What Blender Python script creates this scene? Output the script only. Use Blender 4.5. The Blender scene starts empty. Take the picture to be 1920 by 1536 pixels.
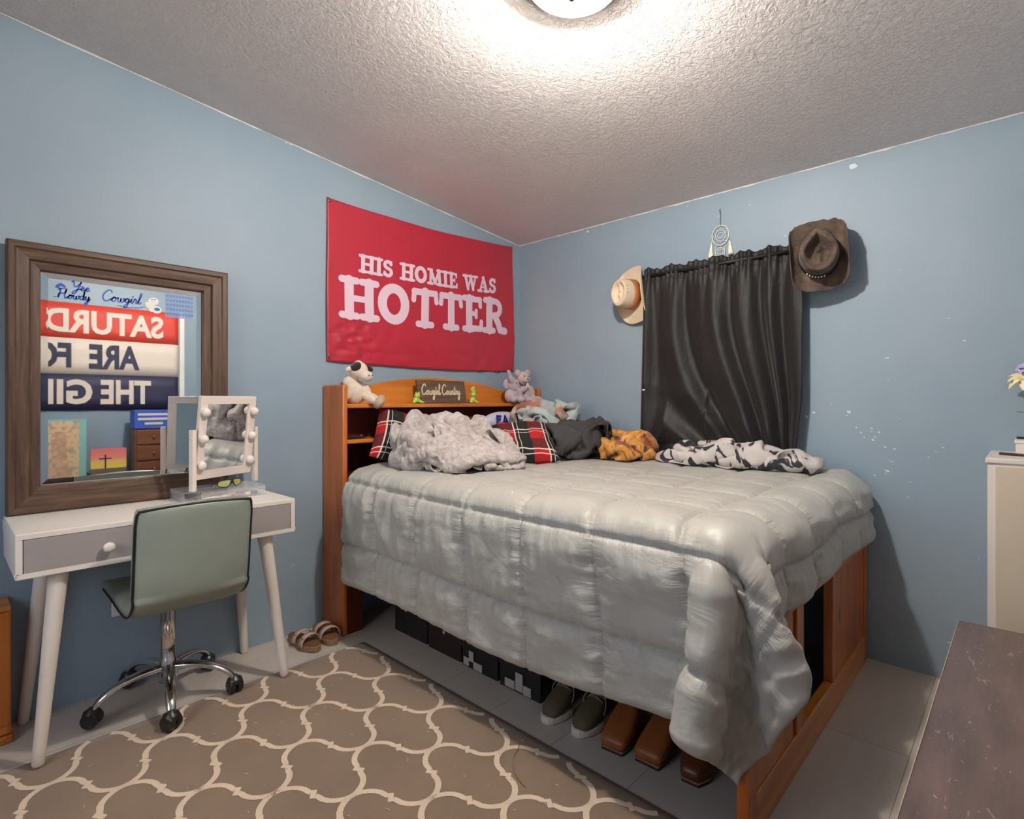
import bpy, bmesh, math, random
import numpy as np
from mathutils import Vector, Matrix, noise, Euler
PI = math.pi
random.seed(7)
S = bpy.context.scene
COL = S.collection

# ------------------------------------------------------------------ camera
CAM = (-2.981, -2.742, 1.2)
cd = bpy.data.cameras.new('camera'); cam = bpy.data.objects.new('camera', cd); COL.objects.link(cam)
cam.location = CAM
cam.rotation_euler = (PI/2, 0, 0.757294 - PI/2)
cd.sensor_width = 36; cd.lens = 36*1020.66/1920; cd.shift_y = -(768-751.7)/1920
cd.clip_start = 0.02
S.camera = cam

# ------------------------------------------------------------------ light and exposure
S.view_settings.view_transform = 'Standard'; S.view_settings.look = 'None'
S.view_settings.gamma = 1.0; S.view_settings.use_curve_mapping = False
S.view_settings.exposure = 0.62
LAMP_STRENGTH = 36.0         # glowing glass bowl of the ceiling light
BULB_POWER = 104.0            # the bulb inside it, watts
FILL_POWER = 2.5             # fill lamp at an opening added in the unseen left wall
w = bpy.data.worlds.new('world'); S.world = w; w.use_nodes = True
wn = w.node_tree.nodes; wl = w.node_tree.links
sky = wn.new('ShaderNodeTexSky'); sky.sky_type = 'NISHITA'; sky.sun_elevation = math.radians(40); sky.sun_rotation = math.radians(250)
sky.sun_disc = False
wl.new(sky.outputs[0], wn['Background'].inputs[0]); wn['Background'].inputs[1].default_value = 0.35

# ------------------------------------------------------------------ colour helpers
def lin(c): return c/12.92 if c <= .04045 else ((c+.055)/1.055)**2.4
def C(r, g, b): return (lin(r/255), lin(g/255), lin(b/255), 1)

class NT:
    def __init__(s, name):
        s.m = bpy.data.materials.new(name); s.m.use_nodes = True
        s.t = s.m.node_tree; s.b = s.t.nodes['Principled BSDF']
    def n(s, kind, **kw):
        o = s.t.nodes.new('ShaderNode'+kind)
        for k, v in kw.items(): setattr(o, k, v)
        return o
    def l(s, a, b): s.t.links.new(a, b)
    def math(s, op, a, b=None, clamp=False):
        o = s.n('Math', operation=op, use_clamp=clamp)
        for i, v in enumerate((a, b)):
            if v is None: continue
            if isinstance(v, (int, float)): o.inputs[i].default_value = v
            else: s.l(v, o.inputs[i])
        return o.outputs[0]
    def mix(s, f, a, b):
        o = s.n('Mix', data_type='RGBA')
        for i, v in ((0, f), (6, a), (7, b)):
            if isinstance(v, (int, float)): o.inputs[i].default_value = v
            elif isinstance(v, tuple): o.inputs[i].default_value = v
            else: s.l(v, o.inputs[i])
        return o.outputs[2]
    def coord(s, kind='Object', scale=(1, 1, 1), rot=(0, 0, 0)):
        tc = s.n('TexCoord'); mp = s.n('Mapping')
        mp.inputs['Scale'].default_value = scale; mp.inputs['Rotation'].default_value = rot
        s.l(tc.outputs[kind], mp.inputs[0]); return mp.outputs[0]
    def noise(s, vec, scale, detail=4, rough=.55, dist=0):
        o = s.n('TexNoise'); o.inputs['Scale'].default_value = scale; o.inputs['Detail'].default_value = detail
        o.inputs['Roughness'].default_value = rough; o.inputs['Distortion'].default_value = dist
        s.l(vec, o.inputs['Vector']); return o.outputs[0]
    def ramp(s, f, stops):
        o = s.n('ValToRGB'); e = o.color_ramp.elements
        while len(e) < len(stops): e.new(.5)
        for k, (p, c) in zip(e, stops): k.position = p; k.color = c if isinstance(c, tuple) else (c, c, c, 1)
        s.l(f, o.inputs[0]); return o.outputs[0]
    def bump(s, h, strength=.3, dist=.01, prev=None):
        o = s.n('Bump'); o.inputs['Strength'].default_value = strength; o.inputs['Distance'].default_value = dist
        s.l(h, o.inputs['Height'])
        if prev is not None: s.l(prev, o.inputs['Normal'])
        s.l(o.outputs[0], s.b.inputs['Normal']); return o.outputs[0]
    def base(s, c): 
        if isinstance(c, tuple): s.b.inputs['Base Color'].default_value = c
        else: s.l(c, s.b.inputs['Base Color'])
    def set(s, **kw):
        for k, v in kw.items(): s.b.inputs[k.replace('_', ' ')].default_value = v

def plain(name, c, rough=.6, metal=0, var=.06, vs=6, bump=0, bs=60, bd=.002, sheen=0, coat=0, spec=.5):
    k = NT(name)
    vec = k.coord()
    if var:
        nz = k.noise(vec, vs, 5)
        dark = tuple(x*(1-var*2.2) for x in c[:3])+(1,); lite = tuple(min(1, x*(1+var*1.6)) for x in c[:3])+(1,)
        k.base(k.ramp(nz, [(.3, dark), (.7, lite)]))
    else: k.base(c)
    k.set(Roughness=rough, Metallic=metal, Coat_Weight=coat)
    k.b.inputs['Specular IOR Level'].default_value = spec
    if sheen: k.set(Sheen_Weight=sheen)
    if bump: k.bump(k.noise(vec, bs, 6, .65), bump, bd)
    return k.m

def wood(name, c1, c2, c3=None, axis=2, scale=1.0, rough=.4, knots=0, bump=.15, coat=0):
    k = NT(name)
    sc = [14*scale]*3; sc[axis] = 1.1*scale
    vec = k.coord(scale=tuple(sc))
    g = k.noise(vec, 1.6, 8, .62, .6)
    col = k.ramp(g, [(.25, c1), (.5, c2), (.75, c3 or c2)])
    if knots:
        v2 = k.coord(scale=tuple(2.2 if i != axis else 1.0 for i in range(3)))
        vo = k.n('TexVoronoi'); vo.inputs['Scale'].default_value = 2.3; k.l(v2, vo.inputs['Vector'])
        mk = k.math('LESS_THAN', vo.outputs['Distance'], .09*knots)
        sm = k.n('MapRange'); sm.inputs['From Min'].default_value = .03; sm.inputs['From Max'].default_value = .12*knots
        sm.inputs['To Min'].default_value = 1; sm.inputs['To Max'].default_value = 0
        k.l(vo.outputs['Distance'], sm.inputs['Value'])
        col = k.mix(sm.outputs[0], col, tuple(x*.35 for x in c1[:3])+(1,))
    k.base(col); k.set(Roughness=rough, Coat_Weight=coat)
    k.bump(g, bump, .003)
    return k.m

def emit(name, c, s):
    k = NT(name); k.base(c); k.b.inputs['Emission Color'].default_value = c; k.b.inputs['Emission Strength'].default_value = s
    return k.m

# ------------------------------------------------------------------ mesh builder
class MB:
    def __init__(s): s.v = []; s.f = []; s.mi = []; s.uv = None; s.smooth = []
    def add(s, V, F, mi=0, sm=False):
        o = len(s.v); s.v += [tuple(p) for p in V]
        for f in F: s.f.append(tuple(o+i for i in f)); s.mi.append(mi); s.smooth.append(sm)
        return s
    def box(s, lo, hi, mi=0, M=None):
        x0, y0, z0 = lo; x1, y1, z1 = hi
        V = [(x0,y0,z0),(x1,y0,z0),(x1,y1,z0),(x0,y1,z0),(x0,y0,z1),(x1,y0,z1),(x1,y1,z1),(x0,y1,z1)]
        if M is not None: V = [tuple(M @ Vector(p)) for p in V]
        return s.add(V, [(3,2,1,0),(4,5,6,7),(0,1,5,4),(1,2,6,5),(2,3,7,6),(3,0,4,7)], mi)
    def tube(s, pts, r, n=12, mi=0, cap=True, closed=False, flat=1.0):
        pts = [Vector(p) for p in pts]; N = len(pts)
        rs = r if isinstance(r, (list, tuple)) else [r]*N
        V = []; F = []
        up = None
        for i, p in enumerate(pts):
            if closed: t = pts[(i+1) % N]-pts[i-1]
            else: t = pts[min(i+1, N-1)]-pts[max(i-1, 0)]
            t.normalize()
            if up is None:
                up = Vector((0,0,1)) if abs(t.z) < .9 else Vector((1,0,0))
            a = up - t*up.dot(t)
            if a.length < 1e-6: a = t.orthogonal()
            a.normalize(); up = a; b = t.cross(a)
            for k in range(n):
                q = 2*PI*k/n; V.append(p + a*math.cos(q)*rs[i]*flat + b*math.sin(q)*rs[i])
        for i in range(N if closed else N-1):
            for k in range(n):
                j = (i+1) % N; F.append((i*n+k, i*n+(k+1) % n, j*n+(k+1) % n, j*n+k))
        if cap and not closed: F.append(tuple(range(n-1, -1, -1))); F.append(tuple((N-1)*n+k for k in range(n)))
        return s.add(V, F, mi, True)
    def lathe(s, prof, c=(0,0,0), n=32, mi=0, M=None):
        V = []; F = []
        for r, z in prof:
            for k in range(n):
                q = 2*PI*k/n; V.append(Vector((r*math.cos(q), r*math.sin(q), z)))
        for i in range(len(prof)-1):
            for k in range(n): F.append((i*n+k, i*n+(k+1) % n, (i+1)*n+(k+1) % n, (i+1)*n+k))
        if prof[0][0] > 1e-5: F.append(tuple(range(n-1, -1, -1)))
        if prof[-1][0] > 1e-5: F.append(tuple((len(prof)-1)*n+k for k in range(n)))
        c = Vector(c)
        V = [(M @ p if M is not None else p)+c for p in V]
        return s.add(V, F, mi, True)
    def ell(s, c, r, rot=(0,0,0), n=20, m=12, mi=0):
        R = Euler(rot).to_matrix(); c = Vector(c); V = []; F = []
        for i in range(m+1):
            a = PI*i/m
            for k in range(n):
                q = 2*PI*k/n
                V.append(c + R @ Vector((r[0]*math.sin(a)*math.cos(q), r[1]*math.sin(a)*math.sin(q), r[2]*math.cos(a))))
        for i in range(m):
            for k in range(n): F.append(((i+1)*n+k, (i+1)*n+(k+1) % n, i*n+(k+1) % n, i*n+k))
        return s.add(V, F, mi, True)
    def grid(s, P, mi=0, sm=True, flip=False):
        nu = len(P); nv = len(P[0]); V = [p for row in P for p in row]
        F = [(i*nv+j, (i+1)*nv+j, (i+1)*nv+j+1, i*nv+j+1) for i in range(nu-1) for j in range(nv-1)]
        if flip: F = [f[::-1] for f in F]
        return s.add(V, F, mi, sm)
    def prism(s, poly, a, b, axis=2, mi=0, sm=False):
        n = len(poly); V = []
        for h in (a, b):
            for p in poly:
                q = [0,0,0]; o = [i for i in range(3) if i != axis]
                q[o[0]] = p[0]; q[o[1]] = p[1]; q[axis] = h; V.append(tuple(q))
        F = [tuple(range(n-1, -1, -1)), tuple(range(n, 2*n))]+[(i, (i+1) % n, n+(i+1) % n, n+i) for i in range(n)]
        return s.add(V, F, mi, sm)
    def xf(s, M):
        s.v = [tuple(M @ Vector(p)) for p in s.v]; return s
    def build(s, name, mats, parent=None, bevel=0, seg=2, smooth=None, solid=0, subs=0, weld=True, local=False, off=0.0):
        me = bpy.data.meshes.new(name)
        V = s.v
        if parent is not None and not local:
            L = root_matrix(parent).inverted()
            V = [tuple(L @ Vector(p)) for p in V]
        me.from_pydata(V, [], s.f)
        if not isinstance(mats, (list, tuple)): mats = [mats]
        for m in mats: me.materials.append(m)
        me.polygons.foreach_set('material_index', s.mi)
        sm = s.smooth if smooth is None else [smooth]*len(s.f)
        me.polygons.foreach_set('use_smooth', sm)
        bm = bmesh.new(); bm.from_mesh(me)
        if weld: bmesh.ops.remove_doubles(bm, verts=bm.verts, dist=1e-5)
        bmesh.ops.recalc_face_normals(bm, faces=bm.faces) if s.uv is None else None
        bm.to_mesh(me); bm.free()
        me.update()
        o = bpy.data.objects.new(name, me); COL.objects.link(o)
        if parent is not None: o.parent = parent
        if bevel:
            b = o.modifiers.new('bevel', 'BEVEL'); b.width = bevel; b.segments = seg; b.limit_method = 'ANGLE'; b.angle_limit = math.radians(40)
        if solid:
            b = o.modifiers.new('solid', 'SOLIDIFY'); b.thickness = solid; b.offset = off
        if subs:
            b = o.modifiers.new('sub', 'SUBSURF'); b.levels = subs; b.render_levels = subs
        return o

def root_matrix(o):
    M = Matrix.LocRotScale(o.location, o.rotation_euler, o.scale)
    if o.parent is not None: M = root_matrix(o.parent) @ M
    return M
def thing(name, label, cat, loc=(0,0,0), rotz=0, group=None):
    o = bpy.data.objects.new(name, None); COL.objects.link(o)
    o.empty_display_size = .05; o.location = loc; o.rotation_euler = (0, 0, rotz)
    return tag(o, label, cat, group)
def tag(o, label, cat, group=None):
    o['label'] = label; o['category'] = cat
    if group: o['group'] = group
    return o
def struct(o): o['kind'] = 'structure'; return o
def remesh(o, vox=.004, smooth=8):
    m = o.modifiers.new('remesh', 'REMESH'); m.mode = 'VOXEL'; m.voxel_size = vox; m.use_smooth_shade = True
    s = o.modifiers.new('smooth', 'SMOOTH'); s.iterations = smooth; s.factor = .6
    return o
def cat_rom(pts, k=6, closed=False):
    pts = [Vector(p) for p in pts]; n = len(pts); out = []
    R = range(n if closed else n-1)
    for i in R:
        g = lambda j: pts[j % n] if closed else pts[max(0, min(n-1, j))]
        a, b, c, d = g(i-1), g(i), g(i+1), g(i+2)
        for q in range(k):
            t = q/k
            out.append(.5*((2*b)+(c-a)*t+(2*a-5*b+4*c-d)*t*t+(3*b-a-3*c+d)*t**3))
    if not closed: out.append(pts[-1])
    return out

# flat strokes in a plane: fn(u, v) -> 3d point
def stroke(mb, pts, wd, fn, mi=0, caps=True, nc=8):
    P = [Vector((p[0], p[1])) for p in pts]; N = len(P)
    W = wd if isinstance(wd, (list, tuple)) else [wd]*N
    L = []; Rr = []
    for i in range(N):
        t = P[min(i+1, N-1)]-P[max(i-1, 0)]
        if t.length < 1e-9: t = Vector((1, 0))
        t.normalize(); q = Vector((-t.y, t.x))*W[i]/2
        L.append(P[i]+q); Rr.append(P[i]-q)
    V = [fn(p.x, p.y) for p in L]+[fn(p.x, p.y) for p in Rr]
    mb.add(V, [(N+i, N+i+1, i+1, i) for i in range(N-1)], mi, True)
    if caps:
        for i in (0, N-1):
            t = (P[1]-P[0]) if i == 0 else (P[-2]-P[-1])
            b0 = math.atan2(t.y, t.x)+PI/2
            V = [fn(P[i].x+math.cos(b0+PI*k/nc)*W[i]/2, P[i].y+math.sin(b0+PI*k/nc)*W[i]/2) for k in range(nc+1)]
            mb.add(V, [tuple(range(nc+1))], mi, True)
def seg(a, b, k=4): return [(a[0]+(b[0]-a[0])*i/k, a[1]+(b[1]-a[1])*i/k) for i in range(k+1)]
# ================================================================== room
XL, YC = -3.95, -3.25           # hidden left wall, wall behind the camera
ZC0, SL = 2.353, .0973          # ceiling height at the window wall, slope away from it
zc = lambda x: ZC0 - SL*x

def paint_wall(name):
    k = NT(name); vec = k.coord()
    n1 = k.noise(vec, 1.3, 3); n2 = k.noise(vec, 9, 5)
    c = k.ramp(n1, [(.3, C(138, 158, 175)), (.7, C(150, 167, 180))])
    # small chips of missing paint
    v2 = k.coord(scale=(1, 1, 2.2))
    chips = k.math('GREATER_THAN', k.noise(v2, 23, 2, .4), .765)
    zone = k.math('GREATER_THAN', k.noise(k.coord(), .9, 1), .52)
    c = k.mix(k.math('MULTIPLY', chips, zone), c, C(200, 212, 222))
    k.base(c); k.set(Roughness=.5); k.b.inputs['Specular IOR Level'].default_value = .35
    k.bump(k.noise(vec, 90, 4, .6), .12, .002)
    return k.m
M_wall = paint_wall('blue_wall_paint')

k = NT('knockdown_ceiling'); vec = k.coord()
na = k.noise(vec, 44, 5, .6, 1.0); nb = k.noise(vec, 120, 3, .6)
h = k.math('ADD', k.ramp(na, [(.42, 0.0), (.56, 1.0)]), k.math('MULTIPLY', nb, .35))
k.base(k.ramp(k.noise(vec, 2, 3), [(.3, C(232, 226, 224)), (.7, C(240, 234, 232))])); k.set(Roughness=.8)
k.b.inputs['Specular IOR Level'].default_value = .2
k.bump(h, .55, .006); M_ceil = k.m

def floor_mat():
    k = NT('grey_vinyl_plank'); vec = k.coord()
    br = k.n('TexBrick'); br.inputs['Scale'].default_value = 1; br.inputs['Mortar Size'].default_value = .0014
    br.inputs['Brick Width'].default_value = .92; br.inputs['Row Height'].default_value = .305
    br.inputs['Color1'].default_value = C(202, 193, 184); br.inputs['Color2'].default_value = C(198, 188, 178); br.inputs['Mortar'].default_value = C(140, 128, 116)
    mp = k.coord(); mpn = mp.node; mpn.inputs['Location'].default_value = (.27, .015, 0)
    k.l(mp, br.inputs['Vector'])
    g = k.noise(k.coord(scale=(1.5, 14, 1)), 2.2, 6, .6)
    c = k.mix(k.math('MULTIPLY', g, .35), br.outputs[0], C(164, 152, 142))
    k.base(c); k.set(Roughness=.42); k.bump(k.math('ADD', br.outputs['Fac'], k.math('MULTIPLY', g, -.2)), .15, .002).node if False else k.bump(g, .05, .002)
    return k.m
M_floor = floor_mat()
M_white = plain('white_painted_wood', C(233, 224, 214), .38, var=.02)
M_trimw = plain('white_trim_paint', C(232, 232, 228), .4, var=.02)

# floor, ceiling
struct(MB().box((XL-.1, YC-.1, -.06), (.1, .1, 0)).build('floor', M_floor))
m = MB(); x0, x1, y0, y1 = XL-.1, .1, YC-.1, .1
V = [(x0,y0,zc(x0)),(x1,y0,zc(x1)),(x1,y1,zc(x1)),(x0,y1,zc(x0))]
V += [(a, b, c+.08) for a, b, c in V]
m.add(V, [(0,1,2,3),(7,6,5,4),(0,4,5,1),(1,5,6,2),(2,6,7,3),(3,7,4,0)])
struct(m.build('ceiling', M_ceil))
# left wall of the picture (behind desk and headboard)
m = MB(); m.prism([(XL-.1, 0), (.1, 0), (.1, zc(.1)+.02), (XL-.1, zc(XL-.1)+.02)], 0, .1, axis=1)
struct(m.build('wall_back', M_wall))
m = MB(); m.prism([(XL-.1, 0), (.1, 0), (.1, zc(.1)+.02), (XL-.1, zc(XL-.1)+.02)], YC-.1, YC, axis=1)
struct(m.build('wall_front', M_wall))
m = MB()
for lo, hi in [((XL-.1, YC, 0), (XL, -1.9, zc(XL)+.02)), ((XL-.1, -.9, 0), (XL, 0, zc(XL)+.02)), ((XL-.1, -1.9, 0), (XL, -.9, .95)), ((XL-.1, -1.9, 2.05), (XL, -.9, zc(XL)+.02))]: m.box(lo, hi)
struct(m.build('wall_left', M_wall))
m = MB()
for lo, hi in [((XL-.08, -1.9, .95), (XL-.02, -1.86, 2.05)), ((XL-.08, -.94, .95), (XL-.02, -.9, 2.05)), ((XL-.08, -1.86, .95), (XL-.02, -.94, .99)), ((XL-.08, -1.86, 2.01), (XL-.02, -.94, 2.05))]: m.box(lo, hi)
struct(m.build('added_window', M_trimw))  # frame of an unseen opening, added so that fill light can enter
la = bpy.data.lights.new('fill_lamp', 'AREA'); la.shape = 'RECTANGLE'; la.size = 1.05; la.size_y = .90; la.energy = FILL_POWER; la.color = (1, .97, .93)
lo_ = bpy.data.objects.new('fill_lamp', la); COL.objects.link(lo_); lo_.location = (XL-.09, -1.4, 1.5); lo_.rotation_euler = (0, -PI/2, 0)  # added fill lamp in that opening, brightens the left-facing sides
# window wall with an opening behind the curtain
WY0, WY1, WZ0, WZ1 = -1.84, -1.16, 1.06, 1.90
m = MB()
for lo, hi in [((0, YC, 0), (.1, WY0, zc(0)+.02)), ((0, WY1, 0), (.1, 0, zc(0)+.02)), ((0, WY0, 0), (.1, WY1, WZ0)), ((0, WY0, WZ1), (.1, WY1, zc(0)+.02))]:
    m.box(lo, hi)
struct(m.build('wall_right', M_wall))
m = MB(); t = .035
m.box((.03, WY0, WZ0), (.09, WY0+t, WZ1)); m.box((.03, WY1-t, WZ0), (.09, WY1, WZ1))
m.box((.03, WY0, WZ0), (.09, WY1, WZ0+t)); m.box((.03, WY0, WZ1-t), (.09, WY1, WZ1)); m.box((.04, WY0, 1.46), (.08, WY1, 1.50))
wf = struct(m.build('window_1', M_trimw, bevel=.003))
k = NT('window_glass'); k.set(Roughness=.02, Transmission_Weight=1.0, IOR=1.45); k.base((.95, .98, 1, 1)); M_glass = k.m
MB().box((.058, WY0+t, WZ0+t), (.062, WY1-t, WZ1-t)).build('pane', M_glass, wf)
# thin caulk line where wall meets ceiling
m = MB()
rnd = random.Random(3)
N = 70
P = []
for i in range(N+1):
    x = XL + (0-XL)*i/N; j = rnd.uniform(-.002, .003); a = .004+rnd.random()*.004
    P.append([(x, -.0015, zc(x)-a+j), (x, -a*.7, zc(x)-.0005)])
m.grid(P)
P = []
for i in range(N+1):
    y = YC + (0-YC)*i/N; j = rnd.uniform(-.002, .003); a = .004+rnd.random()*.004
    P.append([(-.0015, y, ZC0-a+j), (-a*.7, y, ZC0-.0005+SL*a*.7)])
m.grid(P)
struct(m.build('trim_1', plain('white_caulk', C(222, 222, 220), .7, var=.02)))
# paint flakes near the ceiling and scuffs by the window
M_flake = plain('bare_wallboard', C(214, 222, 230), .8, var=.02)
def flake(name_pts, fn):
    m = MB()
    for c, pts in name_pts:
        m.add([fn(c[0]+a, c[1]+b) for a, b in pts], [tuple(range(len(pts)))])
    return m
rnd = random.Random(11)
items = []
for (y, z, n, r) in [(-2.145, 2.31, 1, .02), (-.62, 2.328, 1, .012), (-1.98, 1.13, 2, .012), (-2.10, 1.165, 3, .012), (-2.20, 1.045, 9, .009), (-2.32, .95, 4, .010), (-2.46, .98, 3, .007), (-2.25, .87, 3, .012), (-2.40, .80, 3, .006)]:
    for q in range(n):
        cy, cz = y+rnd.uniform(-.05, .05)*(n > 1), z+rnd.uniform(-.04, .04)*(n > 1); s = r*rnd.uniform(.4, 1)
        e = rnd.uniform(.25, .9) if n > 1 else .9
        items.append(((cy, cz), [(math.cos(a)*s*rnd.uniform(.6, 1.2), math.sin(a)*s*e*rnd.uniform(.5, 1.2)+math.cos(a)*s*.3) for a in [i*PI/3 for i in range(6)]]))
o = flake(items, lambda y, z: (-.0012, y, z)).build('trim_2', M_flake); struct(o)
o['label'] = 'pale scuffs and chips in the blue paint beside the window'
items = []
for (x, z, n, r) in [(-1.73, 2.515, 3, .009), (-2.20, .33, 3, .014), (-1.98, .40, 2, .012), (-1.75, .34, 2, .008), (-.86, 2.43, 2, .006)]:
    for q in range(n):
        cx, cz = x+rnd.uniform(-.04, .04), z+rnd.uniform(-.02, .02)*(z < 2); s = r*rnd.uniform(.5, 1)
        items.append(((cx, cz), [(math.cos(a)*s, math.sin(a)*s*.3+math.cos(a)*s*.4) for a in [i*PI/3 for i in range(6)]]))
struct(flake(items, lambda x, z: (x, -.0012, z)).build('trim_3', M_flake))

# ================================================================== ceiling light
LX, LY = -1.66, -1.75
t = thing('ceiling_light', 'round flush ceiling light with a glowing white glass bowl and metal rim', 'ceiling light', (LX, LY, zc(LX)))
tilt = Matrix.Rotation(math.atan(SL), 3, 'Y')
M_nick = plain('brushed_nickel', C(150, 146, 142), .3, metal=1, var=.02)
k = NT('lit_glass_bowl'); k.base(C(255, 250, 240)); k.b.inputs['Emission Color'].default_value = (1, .93, .84, 1); k.b.inputs['Emission Strength'].default_value = LAMP_STRENGTH
k.set(Alpha=.4)
bl = bpy.data.lights.new('lamp_bulb', 'POINT'); bl.energy = BULB_POWER; bl.shadow_soft_size = .035; bl.color = (1, .93, .84)
bo = bpy.data.objects.new('lamp_bulb', bl); COL.objects.link(bo); bo.location = (LX, LY, zc(LX)-.058)
M_bowl = k.m
MB().lathe([(0, -.004), (.168, -.004), (.170, -.012), (.170, -.026), (.160, -.034), (.150, -.034), (.15, -.02), (0, -.02)], (LX, LY, zc(LX)), 48, M=tilt).build('rim', M_nick, t)
MB().lathe([(.152, -.030)]+[(.152*math.cos(a), -.030-.062*math.sin(a)) for a in [i*PI/2/9 for i in range(1, 9)]]+[(0, -.092)], (LX, LY, zc(LX)), 40, M=tilt).build('glass_bowl', M_bowl, t)
MB().lathe([(0, -.089), (.014, -.092), (.019, -.098), (.014, -.104), (.008, -.112), (0, -.117)], (LX, LY, zc(LX)), 20, M=tilt).build('finial', plain('bronze_finial', C(96, 78, 70), .5, var=0), t)

# ================================================================== wall outlet under the desk
t = thing('wall_outlet', 'white outlet plate low on the blue wall behind the desk chair', 'outlet', (-2.450, 0, .365))
MB().box((-2.485, -.006, .308), (-2.415, 0, .424)).build('cover_plate', M_trimw, t, bevel=.003)
m = MB()
for z in (.343, .388): m.lathe([(0, -.009), (.014, -.008), (.015, -.004)], (-2.450, 0, z), 20, M=Matrix(((1,0,0),(0,0,1),(0,1,0))))
M_dark = plain('near_black', C(20, 19, 20), .5, var=.02)
m.build('socket', plain('ivory_socket', C(210, 205, 195), .4, var=.02), t)

# ================================================================== rug
M_rug = plain('taupe_rug', C(138, 116, 96), .95, var=.05, vs=3, bump=.5, bs=420, bd=.004, sheen=.3, spec=.1)
M_rug2 = plain('cream_rug', C(226, 204, 180), .95, var=.03, vs=8, bump=.5, bs=420, bd=.004, sheen=.3, spec=.1)
RX0, RX1, RY0, RY1 = -3.55, -1.527, -2.75, -.36
m = MB()
nx, ny = 60, 60; P = []
def rz(x, y): return .008+.0012*noise.noise(Vector((x*2, y*2, 0)))
def rugp(x, y, dz=0):
    y2 = y + .010*math.sin(x*2.1)*(1 if y > -.8 else 0)
    return (x, y2, rz(x, y)+dz)
for i in range(nx+1):
    x = RX0+(RX1-RX0)*i/nx; P.append([rugp(x, RY0+(RY1-RY0)*j/ny) for j in range(ny+1)])
m.grid(P)
edge = [rugp(RX0, RY0), rugp(RX1, RY0), rugp(RX1, RY1), rugp(RX0, RY1)]
def skirt(pts):
    m.grid([[(x, y, z), (x, y, .0005)] for x, y, z in pts])
skirt(P[0]); skirt(P[-1]); skirt([r[0] for r in P]); skirt([r[-1] for r in P])
EP = [(0,0),(.05,.045),(.11,.075),(.19,.095),(.27,.098),(.35,.080),(.41,.046),(.450,.026),(.484,.058),(.516,-.058),(.550,-.026),(.59,-.046),(.65,-.080),(.73,-.098),(.81,-.095),(.89,-.075),(.95,-.045),(1,0)]
DX, DY = .154, .181
for i in range(-12, 3):
    for j in range(-4, 11):
        if (i+j) % 2: continue
        a = (-1.812+DX*i, -.902-DY*j)
        for sx in (1, -1):
            b = (a[0]+sx*DX, a[1]-DY)
            d = (b[0]-a[0], b[1]-a[1]); L = math.hypot(*d); n = (-d[1]/L*sx, d[0]/L*sx)
            pts = [(a[0]+d[0]*u+n[0]*v*L, a[1]+d[1]*u+n[1]*v*L) for u, v in EP]
            ok = [p for p in pts if RX0+.02 < p[0] < RX1-.012 and RY0+.02 < p[1] < RY1-.004]
            if len(ok) > 2: stroke(m, ok, .0185, lambda x, y: rugp(x, y, .0012), 1, caps=False)
o = m.build('area_rug', [M_rug, M_rug2]); tag(o, 'brown area rug with a cream trellis pattern on the grey floor', 'rug')
# bits of lint on the rug
rnd = random.Random(5)
m = MB()
for q in range(90):
    x = rnd.uniform(-2.7, -1.56); y = rnd.uniform(-1.9, -.4); a = rnd.uniform(0, PI); l = rnd.uniform(.003, .009)
    z = rz(x, y)+.0022
    m.tube([(x-l*math.cos(a), y-l*math.sin(a), z), (x+.002, y, z+.001), (x+l*math.cos(a), y+l*math.sin(a), z)], .0009, 4)
o = m.build('lint', plain('pale_lint', C(225, 210, 190), .9, var=.02)); tag(o, 'pale crumbs and lint scattered over the brown rug', 'lint'); o['kind'] = 'stuff'
m = MB(); m.tube(cat_rom([(-1.735, -1.62, .012), (-1.715, -1.56, .014), (-1.66, -1.50, .012), (-1.615, -1.48, .013), (-1.59, -1.46, .011)], 6), .0014, 6)
tag(m.build('string', plain('tan_string', C(160, 120, 85), .9, var=.02)), 'thin tan string lying on the rug near the bed', 'string')

# ================================================================== desk
t = thing('vanity_desk', 'white desk with grey drawers and splayed round legs under the brown mirror', 'desk', (-2.365, -.24, 0))
DX0, DX1, DYF, DYB, DZ0, DZ1 = -2.812, -1.918, -.45, -.03, .636, .78
m = MB()
m.box((DX0, DYF, DZ1-.018), (DX1, DYB, DZ1)); m.box((DX0, DYF, DZ0), (DX1, DYB, DZ0+.016))
m.box((DX0, DYF, DZ0+.016), (DX0+.018, DYB, DZ1-.018)); m.box((DX1-.018, DYF, DZ0+.016), (DX1, DYB, DZ1-.018))
m.box((DX0+.018, DYB-.012, DZ0+.016), (DX1-.018, DYB, DZ1-.018)); m.box((-2.372, DYF+.006, DZ0+.016), (-2.358, DYB-.012, DZ1-.018))
m.build('desk_body', M_white, t, bevel=.003)
M_greyd = plain('grey_drawer_paint', C(160, 152, 150), .5, var=.02)
for x0, x1, kx in ((DX0+.020, -2.374, -2.575), (-2.356, DX1-.020, -2.14)):
    d = MB().box((x0, DYF+.001, DZ0+.018), (x1, DYF+.019, DZ1-.020)).build('drawer', M_greyd, t, bevel=.0015)
    MB().lathe([(0, 0), (.008, 0), (.007, .008), (.015, .012), (.0175, .019), (.015, .026), (.008, .029), (0, .0295)], (kx, DYF+.001, .70), 24, M=Matrix(((1,0,0),(0,0,-1),(0,1,0)))).build('knob', M_white, d)
for a, b in (((-2.700, -.395, DZ0), (-2.754, -.405, .0105)), ((-2.025, -.395, DZ0), (-1.945, -.410, .0105)), ((-2.700, -.085, DZ0), (-2.760, -.030, 0)), ((-2.025, -.085, DZ0), (-1.972, -.035, 0))):
    A = Vector(a); B = Vector(b)
    MB().tube([A.lerp(B, q) for q in (0, .02, .1, .3, .6, .9, .985, 1)], [.030, .029, .0265, .0245, .021, .018, .0172, .013], 20).build('leg', M_white, t)

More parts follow.
